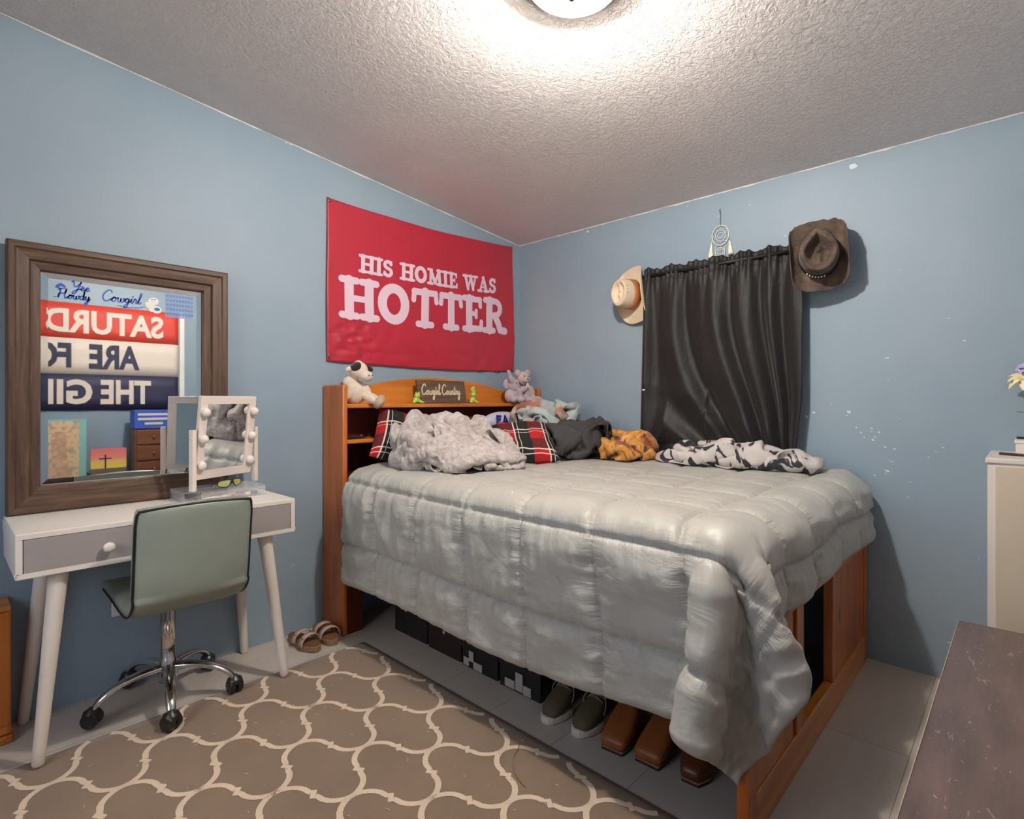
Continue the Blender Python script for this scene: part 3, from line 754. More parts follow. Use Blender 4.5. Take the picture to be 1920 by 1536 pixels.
# brown square-toe boots
k = NT('brown_boot_leather'); vec = k.coord()
k.base(k.ramp(k.noise(vec, 9, 5), [(.3, C(118, 62, 28)), (.7, C(164, 94, 48))])); k.set(Roughness=.42); k.bump(k.noise(vec, 120, 4), .15, .002); M_boot = k.m
M_bootd = plain('dark_boot_leather', C(96, 48, 24), .4, var=.12, vs=9)
M_welt = plain('boot_welt', C(170, 116, 74), .6, var=.05); M_bsole = plain('dark_boot_sole', C(44, 26, 18), .6, var=.05)
def make_boot(label, mt, toe=.040, h=.28, tilt=0):
    t = thing('boot', label, 'boot', (0, 0, 0))
    ol = [(-toe, .142), (toe, .142), (.049, .10), (.050, .04), (.036, -.03), (.036, -.10), (.026, -.135), (-.026, -.135), (-.036, -.10), (-.036, -.03), (-.050, .04), (-.049, .10)]
    MB().prism([(x*.93, y*.985) for x, y in ol], 0, .010).build('sole', M_bsole, t, bevel=.003, local=True)
    MB().prism([(x*.97, y*.99) for x, y in ol], .0102, .014).build('welt', M_welt, t, bevel=.002, local=True)
    m = MB()
    loft(m, [(.146, 0, .028, toe*.95, .012), (.136, 0, .034, toe*1.10, .020), (.09, 0, .043, .052, .030), (.05, 0, .053, .052, .040), (.01, 0, .070, .043, .052), (-.03, 0, .085, .040, .067), (-.07, 0, .086, .037, .068), (-.11, 0, .080, .034, .062), (-.130, 0, .070, .020, .050)], pw=3)
    m.build('foot', mt, t, subs=1, local=True)
    m = MB(); m.tube([(0, -.050, .09), (0, -.055, .16), (0, -.060, .21), (0, -.060, h)], [.050, .054, .060, .063], 20, cap=False); m.build('shaft', mt, t, solid=.004, local=True)
    MB().box((-.032, -.132, .0005), (.032, -.075, .0)).build('heel', M_bsole, t, local=True) if False else None
    return t
for i, (x, y, rz_, lb, mt, toe) in enumerate([
    (-1.262, -1.700, 96, 'brown square toed leather boot beside the lace up shoes', M_boot, .042),
    (-1.240, -1.830, 92, 'brown square toed leather boot, middle one of the three boots', M_boot, .046),
    (-1.225, -1.968, 94, 'dark brown boot standing nearest the hanging comforter corner', M_bootd, .030)]):
    b = make_boot(lb, mt, toe); b.location = (x, y, 0); b.rotation_euler = (0, 0, math.radians(rz_)); b['group'] = 'boots under the bed'

# ================================================================== comforter (draped sheet, quilted)
def upsample(A, k):
    def up1(A):
        n = A.shape[0]; out = []
        idx = np.clip(np.arange(-1, n+2)-0, 0, n-1)
        for i in range(n-1):
            a, b, c, d = A[max(i-1, 0)], A[i], A[i+1], A[min(i+2, n-1)]
            for q in range(k):
                t = q/k
                out.append(.5*((2*b)+(c-a)*t+(2*a-5*b+4*c-d)*t*t+(3*b-a-3*c+d)*t**3))
        out.append(A[-1]); return np.array(out)
    return up1(up1(A).swapaxes(0, 1)).swapaxes(0, 1)
def normals(A):
    du = np.gradient(A, axis=0); dv = np.gradient(A, axis=1); n = np.cross(du, dv)
    return n/np.maximum(np.linalg.norm(n, axis=2, keepdims=True), 1e-9)
def grid_obj(name, A, mat, uvs=None, solid=0, parent=None, flip=False):
    nu, nv = A.shape[:2]; me = bpy.data.meshes.new(name)
    idx = np.arange(nu*nv).reshape(nu, nv)
    F = np.stack([idx[:-1, :-1], idx[1:, :-1], idx[1:, 1:], idx[:-1, 1:]], axis=-1).reshape(-1, 4)
    if flip: F = F[:, ::-1]
    me.from_pydata(A.reshape(-1, 3).tolist(), [], F.tolist())
    if uvs is not None:
        l = me.uv_layers.new(name='UVMap'); l.data.foreach_set('uv', uvs.reshape(-1, 2)[F.reshape(-1)].astype(np.float32).ravel())
    me.polygons.foreach_set('use_smooth', [True]*len(F)); me.materials.append(mat); me.update()
    o = bpy.data.objects.new(name, me); COL.objects.link(o)
    if solid:
        b = o.modifiers.new('solid', 'SOLIDIFY'); b.thickness = solid; b.offset = -1
    if parent: o.parent = parent
    return o
def vnoise(P, s, seed=0, dim=3):
    return np.array([noise.noise(Vector((p[0]*s[0]+seed, p[1]*s[1]+seed*1.7, 0))) for p in P.reshape(-1, 2)]).reshape(P.shape[:2])

k = NT('pale_grey_satin'); vec = k.coord('UV')
k.base(C(182, 179, 171)); k.set(Roughness=.42); k.b.inputs['Specular IOR Level'].default_value = .5; k.set(Sheen_Weight=.1)
sep = k.n('SeparateXYZ'); k.l(vec, sep.inputs[0])
QB = .305
def seamdist(out, off):
    f = k.math('FRACT', k.math('DIVIDE', k.math('ADD', out, off+10*QB), QB)); return k.math('ABSOLUTE', k.math('SUBTRACT', f, .5))   # .5 at the seam
sx_, sy_ = seamdist(sep.outputs[0], .0), seamdist(sep.outputs[1], .0)
pk = lambda d: k.math('POWER', k.math('MULTIPLY', d, 2), 5)
w1 = k.noise(k.coord('UV', (70, 9, 1)), 1, 3, .6, .6)      # wrinkles crossing the x seams
w2 = k.noise(k.coord('UV', (9, 70, 1)), 1, 3, .6, .6)
h = k.math('ADD', k.math('MULTIPLY', w2, pk(sx_)), k.math('MULTIPLY', w1, pk(sy_)))
st = k.math('MAXIMUM', k.math('GREATER_THAN', sx_, .4935), k.math('GREATER_THAN', sy_, .4935))
hh = k.math('SUBTRACT', k.math('MULTIPLY', h, .55), k.math('MULTIPLY', st, .25))
hh = k.math('ADD', hh, k.math('MULTIPLY', k.noise(k.coord('UV', (13, 10, 1)), 1, 3, .5, .5), .5))
rg = k.n('TexNoise', noise_type='RIDGED_MULTIFRACTAL'); rg.inputs['Scale'].default_value = 1; rg.inputs['Detail'].default_value = 3; rg.inputs['Distortion'].default_value = .25
k.l(k.coord('UV', (7.5, 5.0, 1), (0, 0, .5)), rg.inputs['Vector'])
hh = k.math('ADD', hh, k.math('MULTIPLY', rg.outputs[0], .26))
k.bump(hh, .8, .020); M_comf = k.m
# ================================================================== drape of the comforter over the bed, in millimetres
COMFORTER = ([0, 7, 14, 21, 28, 35, 40, 44, 46, 48, 49, 50, 51, 52, 53, 54, 55, 56, 57, 58, 59, 60, 61, 62, 63, 64, 65, 66, 67, 68, 69, 70, 71],
 [0, 3, 6, 9, 12, 15, 18, 21, 24, 27, 30, 33, 36, 39, 42, 45, 48, 51, 54, 57, 60, 61, 62, 63, 64, 65, 66, 67, 68, 69, 70, 71, 72, 73, 74, 75, 76, 77, 78, 79, 80, 81],
 [-40,-250,858,-40,-332,862,-40,-413,863,-40,-495,859,-40,-577,859,-40,-658,862,-40,-740,860,-40,-822,857,-40,-903,859,-40,-985,863,-40,-1067,862,-40,-1148,861,-40,-1230,862,-40,-1312,863,-40,-1393,862,-40,-1475,858,-40,-1557,857,-40,-1638,856,-40,-1720,859,-40,-1802,861,-40,-1883,860,-40,-1911,859,-40,-1938,859,-40,-1965,859,-40,-1992,860,-40,-2019,861,-40,-2047,863,-40,-2074,864,-40,-2101,865,-40,-2128,866,-39,-2149,846,-38,-2171,828,-38,-2191,808,-37,-2207,785,-36,-2212,757,-35,-2215,729,-34,-2215,701,-33,-2215,674,-32,-2215,646,-31,-2216,619,-29,-2216,591,-28,-2216,564,
-240,-250,860,-239,-329,845,-239,-411,845,-240,-493,845,-240,-576,845,-241,-658,845,-242,-739,845,-242,-822,845,-242,-904,845,-242,-986,845,-242,-1068,845,-242,-1148,845,-242,-1230,845,-242,-1312,845,-242,-1394,845,-242,-1475,845,-242,-1557,845,-242,-1639,845,-242,-1721,845,-242,-1803,845,-242,-1885,845,-242,-1913,845,-242,-1940,845,-241,-1967,845,-241,-1995,845,-241,-2022,845,-241,-2049,845,-241,-2077,845,-241,-2104,845,-241,-2131,843,-240,-2158,838,-240,-2182,824,-239,-2198,802,-238,-2209,777,-238,-2215,750,-237,-2217,723,-236,-2219,696,-235,-2218,668,-234,-2217,641,-233,-2216,613,-232,-2216,586,-231,-2215,559,
-440,-250,860,-441,-328,845,-442,-409,845,-442,-491,845,-443,-572,845,-444,-653,845,-444,-734,845,-444,-816,845,-445,-897,845,-445,-978,845,-445,-1059,845,-446,-1140,845,-445,-1221,845,-445,-1302,845,-446,-1383,845,-446,-1464,845,-446,-1546,845,-446,-1627,845,-445,-1708,845,-445,-1789,845,-445,-1870,845,-445,-1897,845,-445,-1924,845,-445,-1951,845,-445,-1979,845,-444,-2006,845,-444,-2033,845,-444,-2060,845,-444,-2087,845,-444,-2114,845,-443,-2141,840,-443,-2166,830,-442,-2188,814,-442,-2203,792,-441,-2212,766,-441,-2216,739,-440,-2218,712,-439,-2218,685,-439,-2218,658,-438,-2218,631,-437,-2217,604,-436,-2217,577,
-640,-250,860,-642,-328,845,-644,-409,845,-644,-490,845,-645,-571,845,-646,-652,845,-647,-733,845,-647,-814,845,-648,-895,845,-648,-976,845,-648,-1057,845,-648,-1138,845,-649,-1219,845,-649,-1300,845,-649,-1381,845,-649,-1462,845,-649,-1543,845,-649,-1624,845,-649,-1705,845,-649,-1786,845,-648,-1867,845,-648,-1894,845,-648,-1921,845,-648,-1948,845,-648,-1975,845,-648,-2002,845,-647,-2029,845,-647,-2056,845,-647,-2083,845,-647,-2110,845,-646,-2137,841,-646,-2162,832,-646,-2185,817,-645,-2201,795,-645,-2211,769,-644,-2216,743,-643,-2217,716,-643,-2217,689,-642,-2217,662,-642,-2217,635,-641,-2217,608,-641,-2217,581,
-841,-250,861,-843,-329,845,-845,-411,845,-847,-493,845,-848,-574,845,-849,-656,845,-849,-737,845,-850,-819,845,-850,-901,845,-851,-982,845,-851,-1064,845,-852,-1146,845,-852,-1228,845,-852,-1309,845,-852,-1391,845,-852,-1473,845,-852,-1554,845,-852,-1636,845,-852,-1718,845,-852,-1799,845,-852,-1881,845,-852,-1908,845,-852,-1936,845,-851,-1963,845,-851,-1990,845,-851,-2017,845,-851,-2045,845,-850,-2072,845,-850,-2099,845,-850,-2126,843,-849,-2153,837,-849,-2176,823,-849,-2195,803,-848,-2209,779,-848,-2214,752,-847,-2216,725,-847,-2217,698,-846,-2217,671,-846,-2218,644,-845,-2218,616,-845,-2217,589,-844,-2217,562,
-1041,-250,858,-1045,-330,846,-1047,-412,845,-1049,-493,845,-1050,-575,845,-1051,-657,845,-1052,-739,845,-1053,-821,845,-1053,-903,845,-1054,-985,845,-1054,-1067,845,-1055,-1149,845,-1055,-1231,845,-1055,-1313,845,-1055,-1395,845,-1055,-1477,845,-1055,-1559,845,-1056,-1641,845,-1056,-1723,845,-1056,-1805,845,-1055,-1887,845,-1055,-1914,845,-1055,-1941,845,-1055,-1969,845,-1055,-1996,845,-1055,-2023,845,-1054,-2051,845,-1054,-2078,845,-1054,-2105,845,-1053,-2132,842,-1053,-2159,834,-1053,-2182,819,-1052,-2198,798,-1051,-2210,773,-1051,-2215,746,-1050,-2216,719,-1050,-2217,691,-1049,-2217,664,-1049,-2217,636,-1048,-2217,609,-1048,-2217,582,-1047,-2216,555,
-1184,-250,856,-1188,-329,845,-1191,-411,845,-1193,-492,845,-1195,-573,845,-1196,-655,845,-1197,-736,845,-1198,-818,845,-1198,-899,845,-1199,-981,845,-1199,-1062,845,-1200,-1144,845,-1200,-1225,845,-1200,-1307,845,-1200,-1389,845,-1201,-1470,845,-1201,-1552,845,-1201,-1633,845,-1201,-1715,845,-1201,-1797,845,-1201,-1878,845,-1201,-1906,845,-1201,-1933,845,-1201,-1960,845,-1200,-1987,845,-1200,-2015,845,-1200,-2042,845,-1200,-2069,845,-1200,-2096,845,-1199,-2123,844,-1199,-2150,838,-1198,-2174,824,-1197,-2193,805,-1196,-2208,782,-1196,-2213,756,-1195,-2215,728,-1194,-2216,701,-1194,-2216,674,-1193,-2217,647,-1193,-2217,620,-1193,-2217,593,-1192,-2216,565,
-1298,-250,863,-1303,-328,845,-1307,-409,845,-1309,-490,845,-1310,-571,845,-1312,-653,845,-1313,-734,845,-1314,-815,845,-1314,-896,845,-1315,-977,845,-1315,-1059,845,-1316,-1140,845,-1316,-1221,845,-1316,-1302,845,-1317,-1384,845,-1317,-1465,845,-1317,-1547,845,-1317,-1628,845,-1317,-1709,845,-1317,-1791,845,-1317,-1872,845,-1317,-1900,845,-1317,-1927,845,-1317,-1954,845,-1317,-1981,845,-1317,-2008,845,-1317,-2035,845,-1317,-2063,845,-1316,-2090,845,-1316,-2117,845,-1315,-2143,840,-1314,-2168,828,-1313,-2189,811,-1312,-2204,789,-1311,-2211,763,-1311,-2215,736,-1310,-2216,709,-1310,-2216,682,-1309,-2216,655,-1309,-2216,628,-1309,-2216,600,-1308,-2216,573,
-1355,-250,865,-1361,-328,845,-1364,-409,845,-1367,-490,845,-1368,-571,845,-1370,-652,845,-1371,-734,845,-1372,-815,845,-1372,-896,845,-1373,-977,845,-1373,-1059,845,-1374,-1140,845,-1374,-1221,845,-1374,-1303,845,-1375,-1384,845,-1375,-1466,845,-1375,-1547,845,-1375,-1629,845,-1375,-1710,845,-1375,-1792,845,-1375,-1873,845,-1375,-1901,845,-1375,-1928,845,-1375,-1955,845,-1375,-1982,845,-1375,-2009,845,-1375,-2037,845,-1375,-2064,845,-1375,-2091,845,-1375,-2118,845,-1374,-2145,840,-1372,-2169,827,-1371,-2190,810,-1370,-2205,788,-1369,-2212,761,-1369,-2215,734,-1368,-2216,707,-1368,-2216,680,-1367,-2216,653,-1367,-2216,626,-1367,-2215,599,-1366,-2215,572,
-1413,-248,858,-1419,-328,846,-1422,-409,845,-1424,-490,845,-1426,-572,845,-1428,-653,845,-1429,-735,845,-1430,-816,845,-1430,-898,845,-1431,-980,845,-1431,-1061,845,-1432,-1143,845,-1432,-1224,845,-1432,-1306,845,-1433,-1388,845,-1433,-1469,845,-1433,-1551,845,-1433,-1633,845,-1433,-1715,845,-1433,-1797,845,-1433,-1879,845,-1433,-1906,845,-1433,-1933,845,-1433,-1961,845,-1433,-1988,845,-1434,-2016,845,-1434,-2043,845,-1434,-2071,845,-1434,-2098,846,-1433,-2125,844,-1432,-2153,838,-1430,-2175,823,-1429,-2195,804,-1427,-2209,781,-1427,-2215,754,-1426,-2216,727,-1426,-2216,700,-1425,-2216,672,-1425,-2215,645,-1425,-2215,618,-1424,-2215,591,-1424,-2215,564,
-1442,-247,850,-1448,-328,846,-1451,-409,845,-1453,-491,845,-1455,-572,845,-1457,-654,845,-1458,-736,845,-1459,-818,845,-1459,-899,845,-1460,-981,845,-1461,-1063,845,-1461,-1145,845,-1461,-1227,845,-1462,-1309,845,-1462,-1391,845,-1462,-1473,845,-1462,-1555,845,-1462,-1637,845,-1462,-1719,845,-1462,-1801,845,-1462,-1883,845,-1462,-1910,845,-1462,-1938,845,-1463,-1965,846,-1463,-1993,846,-1463,-2020,846,-1463,-2048,846,-1463,-2076,846,-1464,-2104,847,-1463,-2131,843,-1461,-2159,836,-1459,-2181,820,-1457,-2199,799,-1456,-2212,775,-1456,-2215,748,-1455,-2215,721,-1455,-2215,694,-1454,-2215,666,-1454,-2215,639,-1453,-2215,612,-1453,-2215,585,-1453,-2215,557,
-1470,-247,842,-1477,-328,844,-1480,-409,843,-1482,-491,842,-1484,-573,842,-1486,-655,842,-1487,-737,842,-1488,-819,842,-1488,-901,842,-1489,-983,842,-1490,-1066,842,-1490,-1148,842,-1490,-1230,842,-1490,-1312,842,-1491,-1394,841,-1491,-1476,841,-1491,-1559,841,-1491,-1641,841,-1491,-1723,841,-1491,-1805,841,-1491,-1888,841,-1491,-1915,841,-1491,-1943,841,-1491,-1971,842,-1491,-1998,842,-1492,-2026,842,-1492,-2054,842,-1493,-2081,842,-1494,-2110,843,-1493,-2138,839,-1491,-2164,829,-1487,-2186,812,-1485,-2208,796,-1485,-2210,769,-1484,-2213,741,-1484,-2213,714,-1483,-2214,686,-1483,-2215,659,-1483,-2216,632,-1482,-2217,605,-1482,-2218,577,-1481,-2219,550,
-1499,-246,835,-1506,-327,839,-1509,-410,838,-1511,-492,837,-1512,-574,835,-1514,-656,835,-1515,-739,834,-1515,-821,833,-1516,-903,833,-1516,-986,832,-1517,-1068,832,-1517,-1151,832,-1518,-1233,832,-1518,-1316,832,-1518,-1398,832,-1518,-1480,832,-1519,-1563,832,-1519,-1646,832,-1519,-1728,832,-1519,-1811,832,-1519,-1893,832,-1519,-1921,831,-1519,-1949,831,-1519,-1976,831,-1519,-2004,831,-1519,-2032,831,-1519,-2059,831,-1520,-2087,831,-1522,-2114,832,-1521,-2144,826,-1517,-2171,816,-1513,-2193,800,-1508,-2211,779,-1504,-2231,761,-1499,-2237,734,-1499,-2237,707,-1500,-2238,680,-1501,-2238,652,-1501,-2239,625,-1500,-2240,597,-1500,-2241,570,-1499,-2242,542,
-1525,-245,822,-1531,-327,823,-1533,-410,821,-1535,-492,820,-1537,-575,819,-1538,-658,818,-1539,-740,818,-1539,-823,817,-1540,-906,817,-1541,-989,816,-1541,-1071,816,-1541,-1154,815,-1542,-1237,815,-1542,-1320,815,-1542,-1402,815,-1542,-1485,815,-1543,-1568,815,-1542,-1651,815,-1543,-1734,815,-1543,-1817,815,-1543,-1900,815,-1543,-1927,815,-1543,-1955,814,-1543,-1983,814,-1543,-2010,814,-1543,-2038,814,-1544,-2065,814,-1545,-2093,813,-1546,-2121,812,-1544,-2148,806,-1540,-2173,795,-1535,-2195,779,-1532,-2216,761,-1527,-2236,742,-1520,-2254,723,-1511,-2264,699,-1505,-2266,672,-1502,-2267,645,-1502,-2268,617,-1502,-2269,590,-1501,-2270,562,-1500,-2271,535,
-1546,-244,802,-1551,-327,802,-1552,-410,800,-1553,-493,798,-1554,-576,796,-1555,-659,795,-1556,-742,794,-1556,-825,794,-1557,-908,793,-1557,-992,792,-1557,-1075,792,-1558,-1158,791,-1558,-1241,791,-1558,-1324,791,-1558,-1407,790,-1558,-1490,790,-1559,-1573,790,-1558,-1656,790,-1559,-1740,790,-1559,-1823,790,-1558,-1906,790,-1558,-1933,790,-1559,-1961,790,-1559,-1989,790,-1559,-2016,790,-1559,-2044,790,-1560,-2071,790,-1560,-2099,789,-1561,-2126,786,-1559,-2153,781,-1550,-2174,767,-1532,-2188,750,-1538,-2209,733,-1540,-2231,717,-1539,-2252,700,-1533,-2272,681,-1523,-2286,660,-1512,-2294,635,-1505,-2296,609,-1501,-2297,581,-1498,-2298,554,-1496,-2299,526,
-1559,-244,776,-1565,-327,777,-1565,-411,774,-1565,-494,772,-1566,-577,771,-1566,-661,769,-1566,-744,768,-1566,-828,767,-1566,-911,766,-1566,-995,765,-1567,-1078,764,-1567,-1161,764,-1567,-1245,763,-1567,-1328,763,-1567,-1412,763,-1567,-1495,763,-1567,-1579,763,-1567,-1662,764,-1567,-1746,764,-1567,-1829,764,-1566,-1912,765,-1566,-1940,765,-1566,-1968,765,-1566,-1995,765,-1566,-2023,765,-1566,-2050,765,-1567,-2078,764,-1567,-2106,764,-1576,-2131,764,-1570,-2158,757,-1551,-2168,740,-1542,-2190,725,-1525,-2206,710,-1535,-2224,691,-1542,-2244,674,-1544,-2266,657,-1541,-2288,640,-1531,-2305,620,-1519,-2316,597,-1508,-2321,572,-1500,-2324,545,-1494,-2325,519,
-1564,-244,747,-1570,-327,748,-1570,-411,746,-1570,-495,744,-1571,-579,743,-1571,-662,742,-1571,-746,740,-1571,-830,739,-1570,-914,738,-1570,-998,737,-1570,-1081,736,-1570,-1165,735,-1570,-1249,734,-1570,-1333,734,-1570,-1417,734,-1570,-1500,734,-1571,-1584,735,-1571,-1668,736,-1571,-1752,736,-1571,-1835,737,-1570,-1919,738,-1570,-1947,738,-1570,-1974,738,-1570,-2002,739,-1570,-2030,739,-1570,-2058,739,-1570,-2085,739,-1573,-2113,738,-1588,-2136,740,-1581,-2161,731,-1560,-2167,715,-1543,-2183,699,-1525,-2197,684,-1524,-2220,667,-1534,-2239,649,-1543,-2258,632,-1547,-2280,615,-1546,-2302,598,-1538,-2321,579,-1526,-2334,557,-1514,-2343,533,-1503,-2348,508,
-1565,-244,718,-1571,-328,719,-1570,-412,718,-1571,-496,716,-1571,-580,715,-1571,-664,714,-1572,-748,712,-1572,-832,711,-1571,-916,710,-1571,-1000,708,-1571,-1085,707,-1571,-1169,706,-1570,-1253,705,-1571,-1337,705,-1570,-1421,705,-1571,-1505,706,-1571,-1589,706,-1571,-1673,707,-1571,-1757,709,-1571,-1841,710,-1570,-1925,711,-1570,-1953,712,-1570,-1981,712,-1570,-2009,712,-1570,-2037,712,-1570,-2065,713,-1570,-2093,713,-1582,-2118,713,-1599,-2139,715,-1590,-2165,707,-1569,-2170,690,-1547,-2177,674,-1529,-2192,658,-1519,-2213,642,-1525,-2234,625,-1536,-2253,607,-1545,-2273,590,-1550,-2294,572,-1550,-2316,555,-1544,-2337,537,-1532,-2352,516,-1519,-2363,494,
-1566,-244,690,-1571,-328,690,-1570,-412,689,-1571,-497,688,-1571,-581,687,-1572,-665,686,-1572,-750,684,-1571,-834,683,-1571,-919,681,-1571,-1003,680,-1571,-1088,679,-1571,-1172,677,-1571,-1257,676,-1571,-1341,676,-1570,-1426,676,-1571,-1510,677,-1571,-1594,678,-1571,-1679,679,-1571,-1763,681,-1571,-1847,683,-1570,-1932,684,-1570,-1960,685,-1570,-1988,685,-1570,-2016,686,-1570,-2044,686,-1570,-2072,687,-1573,-2100,687,-1591,-2121,689,-1609,-2143,690,-1600,-2168,681,-1577,-2174,665,-1555,-2176,649,-1536,-2189,633,-1519,-2205,617,-1518,-2228,600,-1527,-2248,583,-1538,-2267,565,-1547,-2287,547,-1552,-2308,530,-1553,-2330,513,-1548,-2351,495,-1538,-2369,475,
-1567,-244,661,-1571,-328,661,-1571,-413,661,-1571,-497,660,-1571,-582,659,-1572,-667,658,-1572,-752,656,-1571,-836,655,-1571,-921,653,-1571,-1006,651,-1571,-1091,650,-1571,-1175,648,-1571,-1260,648,-1570,-1345,647,-1570,-1430,647,-1571,-1515,648,-1571,-1599,650,-1571,-1684,651,-1571,-1768,653,-1571,-1853,656,-1570,-1938,658,-1570,-1966,658,-1570,-1994,659,-1570,-2022,660,-1570,-2050,660,-1570,-2078,661,-1579,-2105,661,-1601,-2123,664,-1618,-2145,665,-1609,-2170,657,-1586,-2176,641,-1564,-2176,624,-1542,-2185,608,-1524,-2198,592,-1515,-2219,575,-1519,-2241,558,-1529,-2261,541,-1540,-2280,523,-1549,-2300,505,-1555,-2322,488,-1556,-2344,471,-1552,-2366,453,
-1567,-244,632,-1571,-328,632,-1571,-413,632,-1571,-498,632,-1571,-583,631,-1571,-668,630,-1571,-753,628,-1571,-838,627,-1570,-923,625,-1571,-1008,623,-1571,-1093,621,-1571,-1178,620,-1571,-1264,619,-1570,-1349,618,-1570,-1434,618,-1571,-1519,619,-1571,-1604,621,-1571,-1689,623,-1571,-1773,626,-1570,-1858,628,-1570,-1943,631,-1570,-1971,632,-1570,-2000,633,-1570,-2028,633,-1570,-2056,634,-1572,-2084,635,-1586,-2109,636,-1610,-2125,639,-1627,-2147,640,-1619,-2172,632,-1596,-2179,616,-1573,-2177,600,-1550,-2181,583,-1530,-2193,567,-1516,-2211,551,-1514,-2233,534,-1521,-2255,517,-1532,-2274,499,-1543,-2293,481,-1551,-2314,464,-1557,-2335,446,-1559,-2358,429,
-1567,-243,603,-1571,-328,604,-1571,-414,604,-1571,-499,603,-1571,-584,603,-1571,-669,602,-1571,-754,600,-1571,-840,598,-1570,-925,597,-1571,-1010,595,-1571,-1096,593,-1571,-1181,591,-1571,-1266,590,-1570,-1352,589,-1570,-1437,590,-1571,-1522,591,-1571,-1607,593,-1571,-1693,595,-1571,-1778,598,-1570,-1863,601,-1570,-1948,604,-1570,-1976,605,-1570,-2005,606,-1570,-2033,607,-1570,-2062,608,-1576,-2089,609,-1594,-2111,611,-1618,-2126,614,-1636,-2148,615,-1628,-2174,607,-1606,-2183,592,-1583,-2180,576,-1559,-2179,559,-1538,-2188,543,-1520,-2203,527,-1512,-2224,510,-1515,-2247,493,-1524,-2267,476,-1534,-2287,458,-1545,-2306,440,-1553,-2327,422,-1559,-2349,405,
-1567,-243,574,-1571,-328,575,-1571,-414,575,-1571,-499,575,-1571,-585,575,-1571,-670,574,-1571,-756,572,-1571,-841,570,-1570,-927,568,-1571,-1012,566,-1571,-1098,564,-1571,-1183,562,-1571,-1269,561,-1570,-1354,560,-1570,-1440,561,-1571,-1525,562,-1571,-1611,564,-1571,-1696,567,-1571,-1782,570,-1570,-1867,574,-1570,-1952,578,-1570,-1981,579,-1570,-2009,580,-1570,-2038,581,-1571,-2066,582,-1580,-2093,583,-1601,-2112,586,-1626,-2126,589,-1644,-2148,590,-1638,-2175,583,-1616,-2185,569,-1593,-2183,552,-1570,-2179,536,-1547,-2183,519,-1527,-2196,503,-1513,-2214,486,-1510,-2237,470,-1516,-2259,452,-1525,-2279,435,-1536,-2299,417,-1546,-2319,399,-1554,-2340,382,
-1567,-243,545,-1571,-328,546,-1571,-414,547,-1571,-500,547,-1571,-585,547,-1571,-671,546,-1571,-757,544,-1571,-842,542,-1571,-928,540,-1571,-1014,538,-1571,-1099,535,-1571,-1185,533,-1571,-1271,532,-1570,-1357,531,-1570,-1442,532,-1571,-1528,533,-1571,-1614,536,-1571,-1699,539,-1571,-1785,543,-1570,-1871,547,-1570,-1956,551,-1570,-1985,552,-1570,-2013,554,-1570,-2042,555,-1572,-2070,556,-1585,-2096,558,-1608,-2113,561,-1633,-2126,564,-1652,-2147,565,-1648,-2175,559,-1626,-2188,545,-1603,-2186,529,-1580,-2181,512,-1557,-2181,496,-1535,-2190,480,-1518,-2205,463,-1509,-2226,447,-1510,-2249,430,-1517,-2271,412,-1527,-2291,395,-1536,-2311,377,-1546,-2332,359,
-1568,-242,516,-1571,-328,517,-1571,-414,518,-1571,-500,519,-1571,-586,519,-1571,-671,518,-1571,-757,516,-1571,-843,514,-1571,-929,512,-1571,-1015,509,-1571,-1101,507,-1571,-1187,504,-1571,-1273,503,-1570,-1359,502,-1570,-1444,503,-1571,-1530,505,-1571,-1616,507,-1571,-1702,511,-1571,-1788,515,-1570,-1873,520,-1570,-1959,524,-1570,-1988,526,-1570,-2016,527,-1570,-2045,529,-1575,-2073,530,-1590,-2097,532,-1614,-2113,535,-1639,-2125,539,-1659,-2146,541,-1658,-2174,536,-1638,-2190,522,-1614,-2190,506,-1592,-2184,490,-1568,-2180,473,-1545,-2184,457,-1525,-2197,440,-1512,-2215,424,-1507,-2238,407,-1510,-2261,390,-1517,-2283,373,-1526,-2303,355,-1535,-2324,338,
-1568,-242,487,-1571,-328,489,-1571,-414,490,-1571,-500,491,-1571,-586,490,-1571,-672,490,-1571,-758,488,-1571,-844,486,-1571,-930,483,-1572,-1016,481,-1571,-1102,478,-1570,-1188,476,-1570,-1274,474,-1570,-1360,474,-1571,-1446,474,-1571,-1532,476,-1571,-1618,479,-1571,-1704,483,-1571,-1790,488,-1570,-1876,493,-1570,-1962,498,-1570,-1990,499,-1570,-2019,501,-1571,-2048,502,-1578,-2075,504,-1595,-2098,507,-1620,-2113,510,-1645,-2124,514,-1666,-2144,516,-1668,-2172,512,-1650,-2191,500,-1626,-2193,484,-1603,-2188,468,-1581,-2182,451,-1557,-2182,435,-1535,-2190,418,-1518,-2205,402,-1508,-2226,385,-1506,-2249,368,-1510,-2272,351,-1517,-2294,334,-1525,-2315,316,
-1568,-242,458,-1571,-328,460,-1571,-414,462,-1571,-500,462,-1571,-586,462,-1571,-672,462,-1571,-758,460,-1571,-844,458,-1571,-930,455,-1572,-1017,452,-1571,-1103,449,-1570,-1189,447,-1570,-1275,445,-1570,-1361,445,-1571,-1447,445,-1571,-1533,447,-1571,-1619,451,-1571,-1705,455,-1571,-1791,460,-1570,-1878,466,-1570,-1964,471,-1570,-1992,473,-1570,-2021,475,-1572,-2050,476,-1581,-2077,478,-1600,-2098,481,-1625,-2112,485,-1651,-2123,489,-1673,-2142,491,-1678,-2170,488,-1662,-2191,478,-1638,-2197,462,-1615,-2192,446,-1593,-2184,430,-1570,-2181,413,-1547,-2184,397,-1527,-2196,380,-1513,-2215,363,-1506,-2237,346,-1505,-2260,330,-1510,-2283,313,-1516,-2305,295,
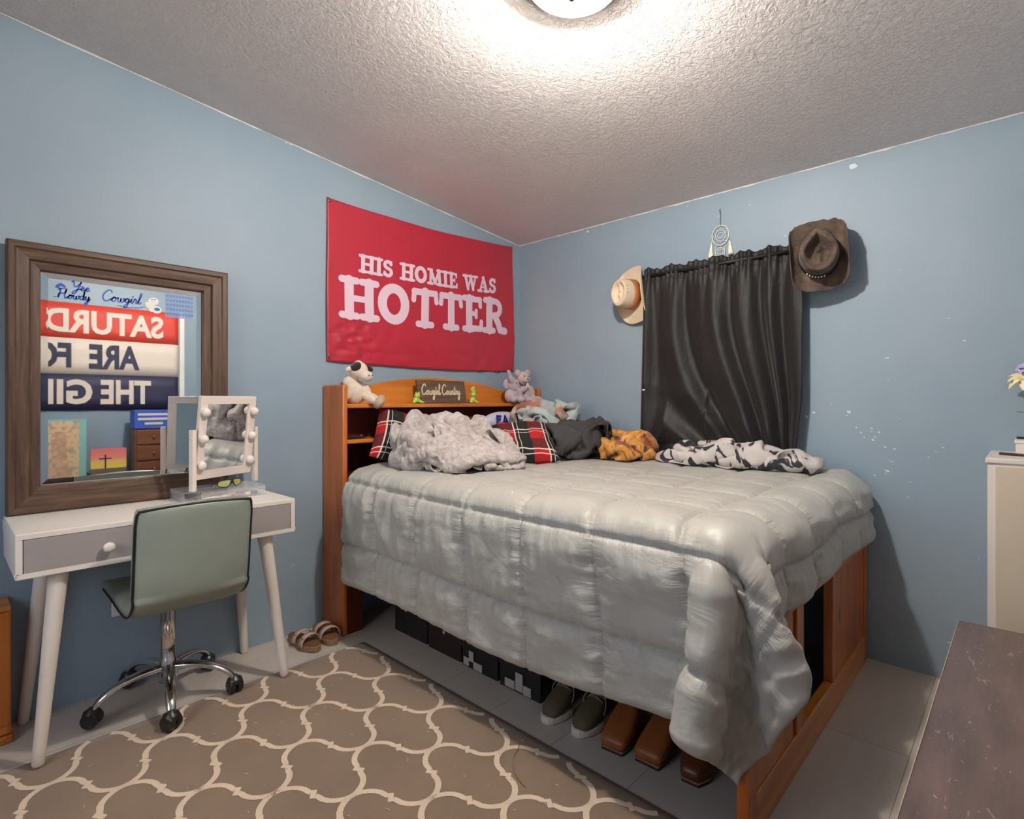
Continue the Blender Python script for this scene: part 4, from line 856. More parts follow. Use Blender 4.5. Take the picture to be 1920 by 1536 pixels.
-1568,-241,429,-1571,-327,431,-1571,-414,433,-1571,-500,434,-1571,-586,434,-1571,-672,434,-1571,-758,432,-1571,-845,430,-1572,-931,427,-1572,-1017,424,-1571,-1103,421,-1570,-1190,418,-1570,-1276,416,-1571,-1362,416,-1571,-1448,417,-1570,-1534,419,-1571,-1620,422,-1571,-1706,427,-1571,-1793,433,-1570,-1879,439,-1570,-1965,445,-1570,-1994,447,-1570,-2022,448,-1573,-2051,450,-1584,-2077,452,-1604,-2098,456,-1629,-2111,459,-1656,-2122,464,-1678,-2139,467,-1687,-2166,465,-1674,-2190,455,-1651,-2199,441,-1628,-2196,425,-1606,-2188,408,-1583,-2182,392,-1560,-2181,375,-1538,-2189,359,-1520,-2204,342,-1509,-2225,325,-1504,-2247,308,-1505,-2271,292,-1508,-2294,275,
-1568,-241,400,-1571,-327,402,-1571,-413,405,-1571,-500,406,-1571,-586,406,-1571,-672,406,-1571,-758,404,-1571,-845,402,-1571,-931,399,-1571,-1017,395,-1571,-1104,392,-1570,-1190,389,-1570,-1276,387,-1571,-1362,387,-1571,-1449,388,-1570,-1535,390,-1571,-1621,394,-1571,-1707,399,-1571,-1793,405,-1570,-1880,411,-1570,-1966,418,-1570,-1995,420,-1570,-2023,422,-1575,-2052,424,-1587,-2078,427,-1608,-2097,430,-1633,-2110,434,-1660,-2120,438,-1683,-2136,442,-1695,-2162,441,-1687,-2188,433,-1665,-2201,420,-1641,-2200,404,-1619,-2192,387,-1597,-2184,371,-1573,-2180,354,-1550,-2184,338,-1530,-2195,321,-1515,-2213,304,-1506,-2234,287,-1502,-2257,271,-1503,-2281,254,
-1568,-241,371,-1571,-327,374,-1571,-413,376,-1571,-499,378,-1571,-586,378,-1571,-672,378,-1571,-758,376,-1572,-845,374,-1571,-931,371,-1571,-1017,367,-1570,-1104,363,-1570,-1190,361,-1571,-1276,359,-1571,-1363,358,-1571,-1449,359,-1570,-1535,362,-1571,-1621,366,-1572,-1708,371,-1571,-1794,377,-1570,-1880,384,-1570,-1966,391,-1570,-1995,394,-1571,-2024,396,-1577,-2052,398,-1590,-2077,401,-1611,-2097,404,-1637,-2109,409,-1664,-2118,413,-1688,-2133,417,-1703,-2157,417,-1699,-2185,411,-1679,-2201,399,-1655,-2203,383,-1632,-2197,366,-1610,-2188,350,-1588,-2181,334,-1564,-2180,317,-1542,-2188,300,-1524,-2202,283,-1511,-2221,267,-1504,-2244,250,-1500,-2267,233,
-1568,-240,342,-1571,-326,345,-1571,-413,348,-1571,-499,350,-1571,-585,350,-1571,-672,350,-1571,-758,348,-1571,-844,346,-1571,-931,342,-1571,-1017,338,-1570,-1104,335,-1571,-1190,332,-1571,-1276,330,-1571,-1363,329,-1571,-1449,330,-1570,-1535,333,-1571,-1621,337,-1572,-1708,343,-1571,-1794,350,-1570,-1880,357,-1570,-1967,365,-1570,-1995,367,-1572,-2024,370,-1578,-2052,372,-1593,-2077,375,-1614,-2095,379,-1640,-2107,383,-1667,-2116,388,-1692,-2130,392,-1710,-2153,393,-1710,-2181,389,-1693,-2201,378,-1669,-2206,362,-1646,-2201,346,-1624,-2191,330,-1602,-2183,314,-1579,-2179,297,-1556,-2182,280,-1535,-2193,263,-1519,-2210,246,-1508,-2230,230,-1501,-2253,213,
-1566,-240,313,-1572,-326,316,-1571,-412,320,-1571,-499,322,-1571,-585,322,-1571,-671,322,-1571,-758,320,-1571,-844,318,-1571,-931,314,-1570,-1017,310,-1571,-1103,306,-1571,-1190,303,-1571,-1276,301,-1571,-1362,300,-1571,-1449,301,-1571,-1535,304,-1571,-1621,309,-1571,-1707,315,-1570,-1794,322,-1570,-1880,330,-1570,-1966,338,-1570,-1995,341,-1573,-2024,343,-1580,-2051,346,-1595,-2076,349,-1617,-2094,353,-1643,-2106,358,-1670,-2115,362,-1696,-2127,367,-1715,-2148,369,-1721,-2176,367,-1707,-2200,357,-1684,-2208,342,-1660,-2204,326,-1638,-2195,310,-1617,-2186,294,-1594,-2179,277,-1570,-2179,260,-1548,-2185,243,-1529,-2199,226,-1516,-2218,209,-1506,-2239,193,
-1565,-240,284,-1573,-326,288,-1572,-412,291,-1571,-498,294,-1571,-584,294,-1571,-671,294,-1571,-757,292,-1570,-844,290,-1570,-930,286,-1570,-1017,282,-1571,-1103,278,-1571,-1189,274,-1571,-1276,272,-1571,-1362,271,-1571,-1448,272,-1571,-1535,276,-1571,-1621,281,-1571,-1707,287,-1570,-1793,295,-1570,-1880,303,-1570,-1966,312,-1571,-1995,314,-1573,-2023,317,-1582,-2051,320,-1597,-2075,323,-1620,-2092,327,-1646,-2104,332,-1673,-2113,337,-1699,-2124,342,-1720,-2143,345,-1730,-2170,344,-1721,-2197,336,-1699,-2209,322,-1675,-2207,306,-1653,-2198,290,-1631,-2188,274,-1609,-2181,257,-1586,-2177,241,-1562,-2180,224,-1542,-2190,207,-1526,-2207,190,-1514,-2227,173])
# ================================================================== crumpled cloth heaps: rows, columns, origin, points in steps of 2 mm
HEAPS = {
 'blanket': (48, 48, (-1.16, -0.61, 0.96), [
-74,-159,-44,-84,-149,-35,-92,-140,-26,-103,-127,-16,-112,-114,-10,-117,-99,-1,-121,-84,7,-120,-68,15,-117,-53,22,-111,-37,31,-102,-24,37,-92,-10,40,-81,5,40,-70,12,50,-79,4,62,-90,-1,50,-85,-3,32,-70,-9,27,-63,-22,36,-75,-32,41,-88,-34,32,-104,-39,26,-115,-40,15,-106,-37,0,-94,-45,10,-107,-58,13,-114,-63,-1,-125,-71,-11,-137,-79,-19,-143,-93,-29,-137,-96,-45,-146,-83,-44,-152,-71,-36,-148,-63,-25,-131,-59,-24,-127,-52,-8,-134,-39,1,-142,-26,-1,-147,-15,-13,-139,-7,-27,-140,4,-40,-151,15,-45,-160,25,-36,-158,30,-20,-143,27,-14,-127,26,-10,-111,22,-8,-98,21,1,
-61,-149,-42,-71,-139,-34,-79,-130,-26,-90,-117,-19,-99,-105,-15,-106,-92,-10,-114,-77,-5,-118,-61,1,-114,-46,7,-104,-33,15,-92,-25,25,-79,-17,33,-68,-4,36,-60,-1,50,-70,-10,60,-84,-16,52,-88,-19,37,-80,-22,22,-66,-32,22,-68,-45,34,-83,-50,29,-99,-54,24,-112,-56,14,-109,-54,-3,-91,-58,-1,-96,-71,11,-112,-78,8,-125,-83,1,-132,-93,-11,-127,-96,-27,-123,-86,-40,-131,-74,-44,-142,-61,-44,-150,-50,-35,-137,-44,-26,-123,-39,-19,-119,-30,-3,-130,-16,3,-137,-3,-5,-138,7,-17,-137,17,-30,-139,27,-44,-154,38,-44,-155,44,-27,-139,42,-23,-123,40,-17,-107,38,-11,-95,37,0,
-50,-149,-29,-59,-137,-22,-67,-124,-16,-76,-112,-11,-89,-106,-2,-94,-91,2,-101,-77,5,-101,-62,3,-100,-46,-1,-93,-31,5,-80,-24,12,-66,-18,20,-52,-12,30,-51,-15,47,-62,-24,55,-77,-31,55,-87,-35,42,-86,-37,23,-75,-43,14,-66,-57,22,-78,-66,28,-94,-70,24,-108,-72,14,-113,-70,-2,-97,-71,-9,-91,-83,1,-105,-91,7,-120,-98,9,-117,-100,-10,-111,-90,-22,-114,-77,-31,-122,-64,-35,-129,-51,-43,-141,-40,-44,-144,-30,-29,-131,-24,-21,-116,-17,-15,-116,-6,-1,-127,8,2,-135,20,-8,-132,29,-22,-132,39,-35,-142,50,-45,-151,59,-34,-138,57,-23,-122,56,-16,-108,54,-8,-93,53,-2,
-37,-145,-19,-47,-133,-12,-56,-123,-4,-68,-115,4,-80,-108,13,-91,-95,19,-100,-81,22,-103,-63,21,-98,-48,16,-83,-41,8,-70,-36,16,-56,-31,22,-42,-25,26,-41,-28,45,-54,-37,51,-68,-45,50,-81,-50,43,-92,-51,28,-88,-53,13,-74,-63,10,-73,-77,18,-88,-86,19,-102,-88,11,-113,-87,-2,-106,-82,-18,-93,-93,-14,-100,-105,-5,-111,-111,5,-104,-94,-1,-106,-80,-8,-110,-67,-17,-115,-54,-22,-123,-42,-31,-127,-31,-36,-139,-22,-44,-124,-12,-35,-122,-4,-23,-113,6,-13,-115,20,2,-125,33,0,-130,44,-12,-128,52,-27,-132,63,-39,-145,74,-34,-139,73,-18,-123,72,-13,-109,70,-4,-93,69,2,
-25,-139,-10,-37,-136,3,-49,-128,11,-59,-118,19,-71,-107,26,-80,-94,31,-86,-78,31,-86,-66,19,-92,-61,4,-78,-56,9,-64,-51,15,-50,-46,22,-34,-40,24,-33,-42,43,-45,-51,50,-59,-58,45,-71,-60,32,-86,-66,30,-95,-68,16,-87,-71,2,-76,-84,2,-81,-98,9,-97,-104,5,-109,-103,-6,-114,-96,-21,-99,-100,-27,-111,-107,-17,-122,-105,-6,-119,-91,6,-120,-75,2,-121,-61,-6,-121,-44,-10,-123,-30,-18,-131,-17,-27,-146,-13,-38,-131,-5,-45,-126,7,-33,-121,17,-23,-112,28,-14,-112,41,-3,-122,55,-4,-126,66,-18,-124,76,-31,-135,87,-34,-139,90,-18,-124,88,-9,-108,86,-5,-93,85,2,
-16,-143,4,-26,-132,12,-38,-125,22,-47,-114,29,-56,-100,32,-65,-86,28,-75,-82,16,-92,-82,12,-87,-76,-3,-74,-71,7,-60,-67,14,-45,-62,20,-30,-56,24,-23,-57,39,-37,-65,46,-50,-69,33,-63,-73,27,-78,-81,28,-92,-84,21,-99,-84,4,-89,-88,-9,-79,-103,-8,-90,-117,-6,-104,-118,-14,-117,-114,-23,-111,-106,-40,-121,-97,-29,-127,-91,-16,-135,-91,1,-135,-73,-2,-138,-61,-9,-138,-44,-14,-140,-29,-14,-141,-11,-17,-145,2,-27,-148,4,-46,-135,16,-44,-126,27,-35,-119,38,-27,-110,50,-18,-107,64,-9,-116,78,-9,-121,89,-22,-128,100,-31,-134,108,-17,-123,105,-4,-108,102,1,-99,96,12,
-4,-140,15,-14,-131,23,-24,-118,30,-34,-105,31,-45,-93,23,-58,-92,13,-73,-96,12,-90,-97,10,-83,-91,-4,-68,-87,5,-55,-81,12,-40,-77,17,-25,-72,22,-16,-71,35,-29,-80,41,-42,-82,31,-56,-88,26,-71,-94,22,-85,-99,17,-100,-101,8,-101,-99,-9,-89,-105,-19,-85,-123,-22,-101,-130,-25,-116,-127,-31,-126,-116,-38,-134,-109,-26,-143,-98,-17,-150,-89,-4,-153,-76,-3,-154,-60,-8,-155,-45,-13,-156,-29,-18,-158,-15,-23,-160,0,-28,-160,13,-36,-149,26,-44,-136,38,-45,-124,48,-39,-115,58,-32,-107,70,-23,-99,83,-17,-109,99,-18,-114,110,-28,-125,120,-19,-119,121,-4,-107,117,6,-94,111,15,
9,-134,25,-1,-120,28,-12,-108,25,-24,-101,16,-39,-103,9,-55,-107,6,-69,-113,14,-85,-115,10,-80,-107,-5,-65,-101,0,-50,-97,8,-36,-92,13,-20,-87,18,-10,-86,29,-23,-94,36,-35,-96,26,-50,-102,20,-63,-104,11,-77,-107,3,-93,-116,5,-106,-117,-5,-103,-115,-22,-93,-120,-36,-100,-134,-44,-106,-118,-45,-111,-109,-30,-121,-104,-18,-129,-95,-6,-136,-83,6,-146,-71,12,-153,-56,10,-159,-39,4,-161,-24,-4,-161,-7,-8,-160,8,-14,-155,20,-22,-156,35,-31,-149,48,-39,-137,59,-45,-123,69,-43,-113,80,-38,-96,88,-30,-93,102,-27,-101,117,-22,-113,131,-23,-109,135,-7,-96,130,2,-85,118,1,
21,-123,25,10,-111,18,-4,-109,9,-19,-114,7,-35,-117,3,-50,-122,2,-64,-128,10,-80,-130,6,-76,-121,-9,-60,-115,-5,-46,-111,2,-31,-107,8,-15,-101,12,-4,-101,24,-17,-109,33,-30,-112,22,-43,-115,14,-57,-118,6,-71,-121,-2,-86,-127,-6,-101,-132,-4,-97,-132,-18,-106,-134,-33,-118,-134,-44,-121,-120,-48,-123,-101,-41,-121,-89,-29,-122,-81,-16,-127,-72,-3,-130,-61,8,-137,-48,13,-143,-32,11,-148,-16,9,-152,-1,3,-160,15,-1,-156,30,-8,-155,45,-16,-153,58,-25,-148,69,-39,-136,80,-45,-123,90,-47,-110,100,-43,-97,110,-43,-90,123,-34,-97,137,-27,-97,146,-13,-85,137,-5,-79,123,-12,
31,-118,11,16,-117,3,0,-123,1,-15,-128,-1,-31,-131,-5,-46,-138,-3,-60,-144,4,-75,-145,-1,-71,-134,-15,-55,-129,-11,-41,-125,-4,-26,-122,2,-11,-117,6,-1,-117,19,-12,-124,29,-27,-128,23,-38,-130,11,-52,-134,2,-65,-136,-7,-81,-140,-14,-92,-146,-7,-101,-149,-21,-116,-146,-25,-127,-134,-26,-130,-119,-28,-138,-104,-31,-137,-86,-31,-134,-72,-27,-128,-61,-16,-124,-53,-3,-124,-40,7,-129,-26,13,-134,-10,14,-138,5,12,-140,22,7,-142,36,0,-148,53,-5,-148,66,-14,-147,80,-24,-145,95,-34,-134,104,-43,-121,114,-45,-108,126,-45,-94,134,-45,-83,140,-34,-82,152,-22,-71,144,-13,-68,130,-24,
36,-129,0,21,-132,-3,5,-136,-8,-11,-141,-9,-26,-147,-12,-42,-152,-9,-56,-159,-3,-71,-158,-9,-66,-148,-22,-50,-143,-17,-38,-142,-5,-24,-138,3,-7,-132,3,4,-131,14,-6,-140,25,-21,-144,19,-35,-147,11,-48,-150,1,-60,-151,-11,-76,-155,-18,-90,-162,-14,-106,-159,-9,-116,-146,-8,-121,-131,-11,-127,-116,-13,-136,-103,-13,-144,-87,-14,-148,-72,-16,-145,-55,-17,-138,-44,-8,-129,-32,-8,-121,-20,-1,-119,-6,9,-121,10,12,-126,25,10,-130,43,9,-132,56,1,-134,71,-5,-134,85,-14,-139,99,-20,-133,112,-29,-121,123,-29,-112,136,-33,-102,148,-39,-87,156,-42,-71,153,-35,-60,150,-22,-57,137,-33,
42,-140,-11,26,-146,-10,11,-152,-10,-5,-157,-14,-21,-162,-16,-37,-168,-16,-50,-175,-13,-67,-171,-21,-61,-159,-29,-47,-159,-20,-33,-157,-10,-19,-153,-2,-5,-149,5,10,-146,11,0,-155,19,-15,-157,12,-30,-161,5,-42,-163,-5,-57,-167,-12,-73,-171,-7,-86,-167,1,-98,-155,6,-107,-141,6,-114,-126,3,-123,-113,4,-131,-98,3,-140,-83,2,-146,-68,1,-154,-54,-1,-152,-37,-5,-145,-25,-9,-133,-13,-10,-123,-2,-8,-113,10,-3,-112,28,2,-114,44,4,-115,60,1,-118,76,-1,-121,91,-6,-124,106,-13,-117,102,-28,-108,116,-18,-101,132,-20,-94,148,-23,-85,162,-26,-70,169,-34,-53,161,-32,-55,153,-44,
46,-152,-21,30,-159,-22,16,-166,-19,0,-171,-20,-16,-176,-22,-32,-182,-19,-50,-188,-20,-60,-179,-33,-53,-166,-42,-38,-158,-34,-26,-154,-24,-12,-150,-17,3,-153,-8,15,-159,2,5,-169,12,-10,-172,9,-23,-173,-1,-38,-179,-6,-54,-181,1,-66,-172,8,-76,-160,12,-85,-146,11,-95,-133,13,-104,-120,16,-114,-106,17,-124,-92,19,-131,-77,16,-139,-63,15,-147,-48,14,-154,-33,12,-153,-18,4,-147,-5,-3,-135,7,-2,-128,16,-11,-119,30,-15,-112,44,-15,-107,60,-15,-107,75,-14,-107,92,-15,-108,109,-16,-113,120,-30,-96,114,-32,-85,126,-25,-79,140,-22,-71,154,-19,-62,170,-18,-54,178,-32,-52,170,-45,
53,-168,-21,38,-173,-23,22,-179,-25,6,-184,-27,-10,-190,-29,-27,-194,-32,-46,-194,-36,-46,-176,-27,-46,-177,-48,-29,-168,-44,-15,-161,-33,-1,-157,-26,13,-158,-20,18,-171,-9,10,-182,3,-6,-185,1,-21,-191,-2,-34,-189,7,-44,-178,14,-53,-164,16,-63,-151,18,-72,-138,19,-82,-125,22,-92,-112,24,-103,-99,27,-112,-85,27,-120,-71,29,-130,-56,25,-135,-40,25,-143,-26,24,-150,-12,20,-154,3,13,-147,14,2,-138,27,-1,-135,37,-13,-127,48,-22,-118,62,-27,-109,74,-31,-107,92,-31,-103,106,-32,-110,115,-45,-97,123,-45,-82,130,-42,-71,138,-37,-59,149,-30,-48,159,-25,-37,173,-28,-37,179,-47,
59,-178,-32,43,-179,-36,27,-184,-41,10,-183,-45,-7,-183,-45,-24,-182,-45,-37,-178,-41,-36,-191,-26,-34,-192,-45,-18,-182,-45,-9,-177,-34,5,-170,-37,20,-168,-31,13,-180,-21,7,-191,-13,-2,-202,-1,-12,-197,12,-22,-184,18,-30,-170,19,-40,-157,22,-50,-143,24,-60,-131,28,-71,-120,33,-82,-106,35,-91,-91,35,-99,-77,35,-107,-63,33,-113,-48,27,-121,-33,24,-128,-19,26,-136,-4,28,-145,10,24,-152,24,17,-152,36,6,-143,46,-6,-139,58,-16,-133,69,-28,-125,81,-37,-121,95,-36,-121,112,-32,-118,128,-38,-107,138,-45,-91,145,-45,-76,151,-46,-62,158,-45,-46,162,-43,-30,163,-40,-20,175,-45,
60,-164,-45,44,-165,-44,28,-166,-46,13,-166,-46,-5,-166,-43,-20,-167,-38,-30,-173,-28,-21,-187,-31,-23,-205,-39,-11,-197,-44,-2,-191,-31,12,-183,-36,28,-182,-36,26,-195,-24,19,-202,-10,12,-199,7,3,-188,16,-7,-176,23,-17,-163,26,-28,-151,31,-37,-137,33,-48,-125,38,-58,-111,40,-68,-96,39,-76,-82,40,-85,-67,41,-93,-54,36,-98,-40,26,-106,-25,22,-113,-12,21,-121,2,25,-130,16,21,-138,30,23,-144,45,18,-144,58,8,-139,68,-3,-128,77,-14,-116,82,-23,-116,97,-19,-114,113,-18,-108,128,-24,-105,144,-28,-97,159,-36,-83,168,-42,-67,175,-45,-50,179,-43,-33,181,-38,-18,182,-31,
59,-148,-45,42,-147,-44,28,-153,-35,14,-157,-31,-3,-159,-29,-15,-162,-22,-21,-177,-14,-17,-193,-17,-11,-205,-27,-1,-206,-42,13,-204,-32,21,-191,-25,33,-177,-26,28,-182,-11,33,-197,-2,26,-190,12,16,-179,18,6,-167,26,-4,-155,34,-15,-142,37,-24,-129,38,-35,-115,41,-44,-101,41,-53,-87,41,-62,-73,41,-70,-59,39,-78,-44,33,-83,-31,25,-92,-17,18,-100,-4,16,-107,10,19,-115,24,21,-123,38,24,-132,51,28,-134,65,19,-125,70,7,-115,67,-6,-103,77,-14,-100,94,-10,-97,108,-15,-93,122,-23,-88,137,-29,-85,153,-27,-83,171,-25,-69,180,-27,-53,183,-25,-38,177,-22,-22,169,-21,
59,-132,-33,44,-139,-26,31,-145,-21,15,-146,-19,-1,-147,-16,-10,-160,-6,-7,-175,-7,-3,-191,-10,3,-198,-23,3,-191,-41,20,-195,-45,33,-197,-36,42,-193,-22,45,-181,-11,48,-191,3,39,-180,14,30,-168,19,19,-157,25,10,-146,32,-1,-132,36,-10,-119,40,-21,-106,44,-31,-93,45,-41,-78,44,-48,-63,42,-55,-50,36,-63,-35,35,-70,-22,28,-77,-9,18,-85,5,15,-93,19,16,-101,33,18,-109,46,25,-118,55,35,-122,70,29,-112,71,16,-102,65,5,-90,73,-8,-86,88,-10,-82,103,-15,-76,117,-21,-75,134,-18,-81,148,-11,-78,164,-9,-65,174,-10,-54,168,-20,-40,160,-28,-27,154,-19,
58,-122,-22,45,-126,-16,30,-131,-11,14,-134,-8,2,-142,0,3,-158,4,8,-172,-1,14,-188,-5,17,-192,-20,13,-179,-32,23,-178,-46,41,-184,-44,53,-188,-32,59,-183,-16,62,-183,0,51,-170,9,41,-158,15,31,-147,21,21,-135,27,11,-121,30,2,-109,36,-8,-96,39,-17,-83,43,-25,-69,45,-34,-55,41,-43,-41,36,-50,-27,34,-58,-12,30,-62,0,21,-71,14,18,-79,28,15,-87,41,20,-95,51,31,-103,60,43,-110,75,39,-100,70,27,-89,66,16,-78,70,4,-72,84,0,-68,101,-7,-63,115,-11,-64,132,-7,-72,144,2,-73,160,5,-58,167,1,-49,157,-10,-47,145,-23,-34,137,-18,
57,-107,-10,43,-113,-5,28,-118,-2,12,-124,5,12,-138,12,19,-154,10,24,-168,4,30,-183,0,32,-183,-18,22,-170,-22,27,-164,-36,43,-168,-35,59,-170,-35,70,-175,-22,73,-170,-7,62,-158,1,50,-148,5,40,-136,10,32,-124,17,22,-110,24,13,-98,28,5,-85,33,-2,-73,41,-11,-60,46,-20,-45,46,-26,-31,37,-34,-17,35,-41,-4,31,-49,10,25,-57,23,22,-65,37,17,-73,50,22,-80,59,34,-88,67,46,-97,81,46,-94,85,30,-80,77,25,-67,72,17,-57,81,7,-53,96,3,-49,113,1,-54,129,6,-60,142,12,-66,157,22,-52,155,13,-52,145,0,-56,136,-15,-44,124,-11,
54,-94,-1,39,-100,3,24,-105,8,20,-119,18,27,-134,17,33,-147,8,39,-162,4,45,-176,1,44,-171,-15,31,-161,-12,31,-150,-28,45,-152,-34,59,-157,-28,74,-161,-27,84,-159,-11,74,-146,-5,60,-136,-4,50,-125,4,43,-113,12,35,-101,18,24,-87,22,14,-75,25,6,-62,32,1,-50,42,-7,-37,48,-14,-23,44,-20,-9,37,-28,5,32,-35,18,28,-43,32,24,-51,46,20,-60,59,24,-66,67,37,-74,76,48,-84,90,51,-86,98,36,-72,89,33,-58,83,27,-45,81,17,-39,93,7,-43,111,14,-43,127,17,-49,139,26,-62,150,34,-63,141,20,-68,143,4,-68,128,-4,-55,118,1,
48,-79,6,34,-88,11,28,-99,23,35,-114,27,41,-130,24,48,-144,18,55,-157,13,61,-169,1,55,-159,-11,42,-151,-7,36,-138,-18,50,-136,-29,65,-142,-32,80,-149,-35,93,-147,-24,82,-136,-14,71,-125,-10,62,-114,-1,53,-103,8,46,-91,15,35,-77,15,26,-64,20,18,-51,27,13,-39,38,7,-28,48,-1,-13,49,-7,0,43,-14,14,37,-21,28,31,-29,41,26,-36,55,22,-46,68,26,-52,76,40,-60,87,49,-70,100,53,-77,109,41,-67,104,28,-52,98,31,-36,93,26,-24,91,17,-31,104,29,-41,118,33,-55,126,37,-69,136,38,-78,142,25,-83,138,10,-77,124,9,-67,111,11,
41,-66,14,36,-78,27,42,-93,31,49,-108,28,55,-122,21,62,-136,18,69,-151,16,75,-159,2,64,-148,-8,52,-139,0,42,-127,-6,55,-131,-15,68,-138,-18,80,-136,-25,97,-132,-32,94,-123,-18,84,-115,-7,76,-106,2,65,-91,4,58,-80,12,50,-68,19,38,-53,17,30,-41,24,25,-29,34,21,-19,46,13,-5,56,4,9,49,-3,23,45,-9,37,37,-16,51,32,-23,64,26,-32,78,27,-41,88,37,-48,98,48,-57,111,53,-66,121,44,-61,121,26,-46,113,27,-32,108,23,-24,104,6,-40,103,12,-53,109,21,-65,114,31,-78,123,36,-90,134,32,-97,133,17,-91,118,13,-82,104,17,
43,-57,29,49,-72,33,56,-85,26,63,-102,23,69,-115,24,76,-131,24,85,-144,18,87,-149,3,76,-136,-3,64,-128,5,53,-116,1,58,-115,-15,68,-123,-26,76,-131,-39,88,-118,-42,94,-107,-29,95,-103,-13,89,-96,2,78,-82,3,71,-70,9,61,-57,13,50,-45,15,43,-31,20,39,-20,32,35,-9,44,28,4,54,19,19,55,11,33,52,2,46,45,-7,60,42,-10,74,33,-19,88,31,-29,100,35,-36,110,45,-45,122,52,-56,134,47,-56,134,29,-40,128,27,-31,123,15,-33,115,-4,-45,109,-3,-60,109,8,-74,112,18,-86,112,28,-100,119,35,-110,127,25,-105,110,17,-96,97,22,
55,-51,37,62,-64,29,70,-79,25,77,-93,22,84,-108,21,91,-124,27,99,-136,18,99,-136,2,87,-125,-2,76,-117,8,65,-105,4,72,-107,-11,81,-121,-15,89,-127,-29,75,-113,-32,80,-99,-28,90,-90,-19,98,-82,-7,94,-75,9,83,-63,15,74,-49,18,66,-35,18,56,-22,17,48,-8,24,44,4,36,42,14,50,34,28,55,26,41,51,16,56,50,8,70,48,0,83,41,-9,96,41,-16,110,35,-25,122,42,-33,134,50,-44,146,47,-47,150,31,-35,143,20,-30,137,8,-37,130,-7,-53,124,-8,-69,119,-4,-82,113,4,-96,109,13,-108,108,27,-123,116,31,-119,100,25,-111,88,18,
56,-64,48,72,-64,42,83,-72,32,90,-85,26,96,-100,27,107,-115,29,113,-122,16,110,-123,-1,96,-111,0,88,-104,11,76,-93,7,84,-98,-8,96,-111,-11,95,-112,-27,80,-113,-16,67,-100,-15,72,-87,-12,84,-73,-12,96,-63,-4,96,-52,10,87,-40,17,79,-27,20,71,-13,18,63,1,22,57,13,32,54,23,46,47,37,50,39,50,46,31,65,47,23,78,47,14,93,46,5,106,46,-2,120,40,-12,132,45,-21,145,47,-32,157,44,-38,162,30,-36,157,15,-30,150,-1,-44,147,-9,-59,141,-6,-75,134,-4,-89,129,1,-102,124,10,-117,119,13,-131,114,15,-132,98,16,-127,83,16,
56,-81,44,71,-80,49,88,-78,47,100,-79,38,111,-92,30,120,-105,28,120,-108,12,119,-109,-3,106,-99,3,98,-92,15,88,-82,9,97,-90,-3,105,-96,-16,91,-96,-26,87,-100,-9,72,-97,1,63,-81,-2,72,-67,-3,79,-54,-5,92,-42,-4,99,-31,8,93,-19,18,83,-5,21,77,10,22,72,22,30,70,32,45,61,46,47,53,60,44,44,73,41,35,87,40,28,101,43,20,115,46,10,129,47,2,142,45,-8,155,44,-19,168,42,-25,170,27,-21,165,11,-34,165,-3,-49,161,-1,-63,154,2,-79,149,2,-94,144,8,-109,139,8,-122,131,4,-130,115,-1,-132,98,0,-133,82,0,
59,-93,35,73,-96,42,89,-95,48,106,-91,49,121,-86,41,127,-89,25,126,-94,10,125,-95,-6,118,-86,7,108,-77,16,98,-69,7,104,-75,-7,105,-80,-24,88,-80,-22,86,-83,-6,79,-85,12,65,-76,14,60,-62,5,70,-47,4,77,-34,0,88,-22,-4,98,-10,4,99,1,16,94,14,27,87,27,32,84,42,43,77,56,47,67,70,43,58,83,39,49,97,37,41,111,38,34,125,44,25,139,40,15,152,40,5,164,40,-6,179,38,-13,180,25,-22,182,9,-38,176,12,-52,171,13,-68,168,11,-87,164,7,-99,157,0,-108,146,-8,-111,128,-11,-112,112,-7,-115,97,-4,-116,81,-5,
67,-101,19,77,-107,33,92,-108,38,106,-100,34,110,-82,27,123,-74,22,113,-79,6,124,-77,-10,131,-72,7,118,-63,15,108,-57,3,113,-62,-12,104,-64,-27,90,-64,-19,87,-68,-3,85,-70,14,72,-65,24,60,-53,22,58,-38,11,68,-25,8,75,-12,3,86,0,-2,98,12,3,102,22,17,100,35,29,96,49,35,89,64,40,80,79,39,71,92,36,62,106,32,54,120,33,46,134,35,37,149,36,27,160,31,15,172,26,6,186,27,-8,195,23,-25,194,18,-41,191,13,-56,186,7,-70,180,1,-85,174,-7,-90,158,-14,-92,140,-14,-94,125,-9,-97,111,-2,-99,95,2,-103,79,5,
66,-115,12,80,-120,21,96,-115,22,107,-104,18,114,-92,14,126,-80,6,121,-63,5,124,-63,-12,136,-58,1,127,-47,11,113,-43,-1,116,-48,-18,102,-47,-26,90,-49,-14,91,-52,2,90,-55,18,81,-53,31,67,-42,32,58,-29,28,57,-14,16,66,-2,10,74,9,4,84,22,0,97,33,5,104,45,14,105,57,25,100,72,29,93,88,33,84,101,28,75,114,26,67,129,28,58,143,26,49,156,26,37,166,19,24,179,16,12,188,12,-3,195,7,-19,195,2,-35,193,-2,-50,188,-8,-64,184,-15,-73,169,-21,-74,153,-17,-77,139,-9,-80,125,-1,-82,108,4,-84,93,10,-87,77,8,
71,-127,1,84,-131,10,99,-124,9,107,-110,3,112,-95,-2,112,-79,-6,107,-64,-4,114,-49,-8,131,-46,-10,134,-34,3,119,-27,-4,116,-31,-23,101,-31,-24,91,-33,-10,99,-38,4,100,-42,21,90,-40,35,77,-30,39,66,-18,36,58,-6,30,56,8,19,64,20,9,73,32,3,84,44,3,97,53,5,107,64,9,109,81,17,104,95,21,96,109,21,87,123,18,77,136,16,67,149,14,58,162,11,48,174,7,32,183,1,18,188,-3,3,193,-8,-13,193,-13,-29,190,-17,-44,191,-23,-57,179,-29,-58,163,-24,-59,153,-11,-62,140,-1,-65,124,6,-65,106,12,-67,91,11,-70,75,8,
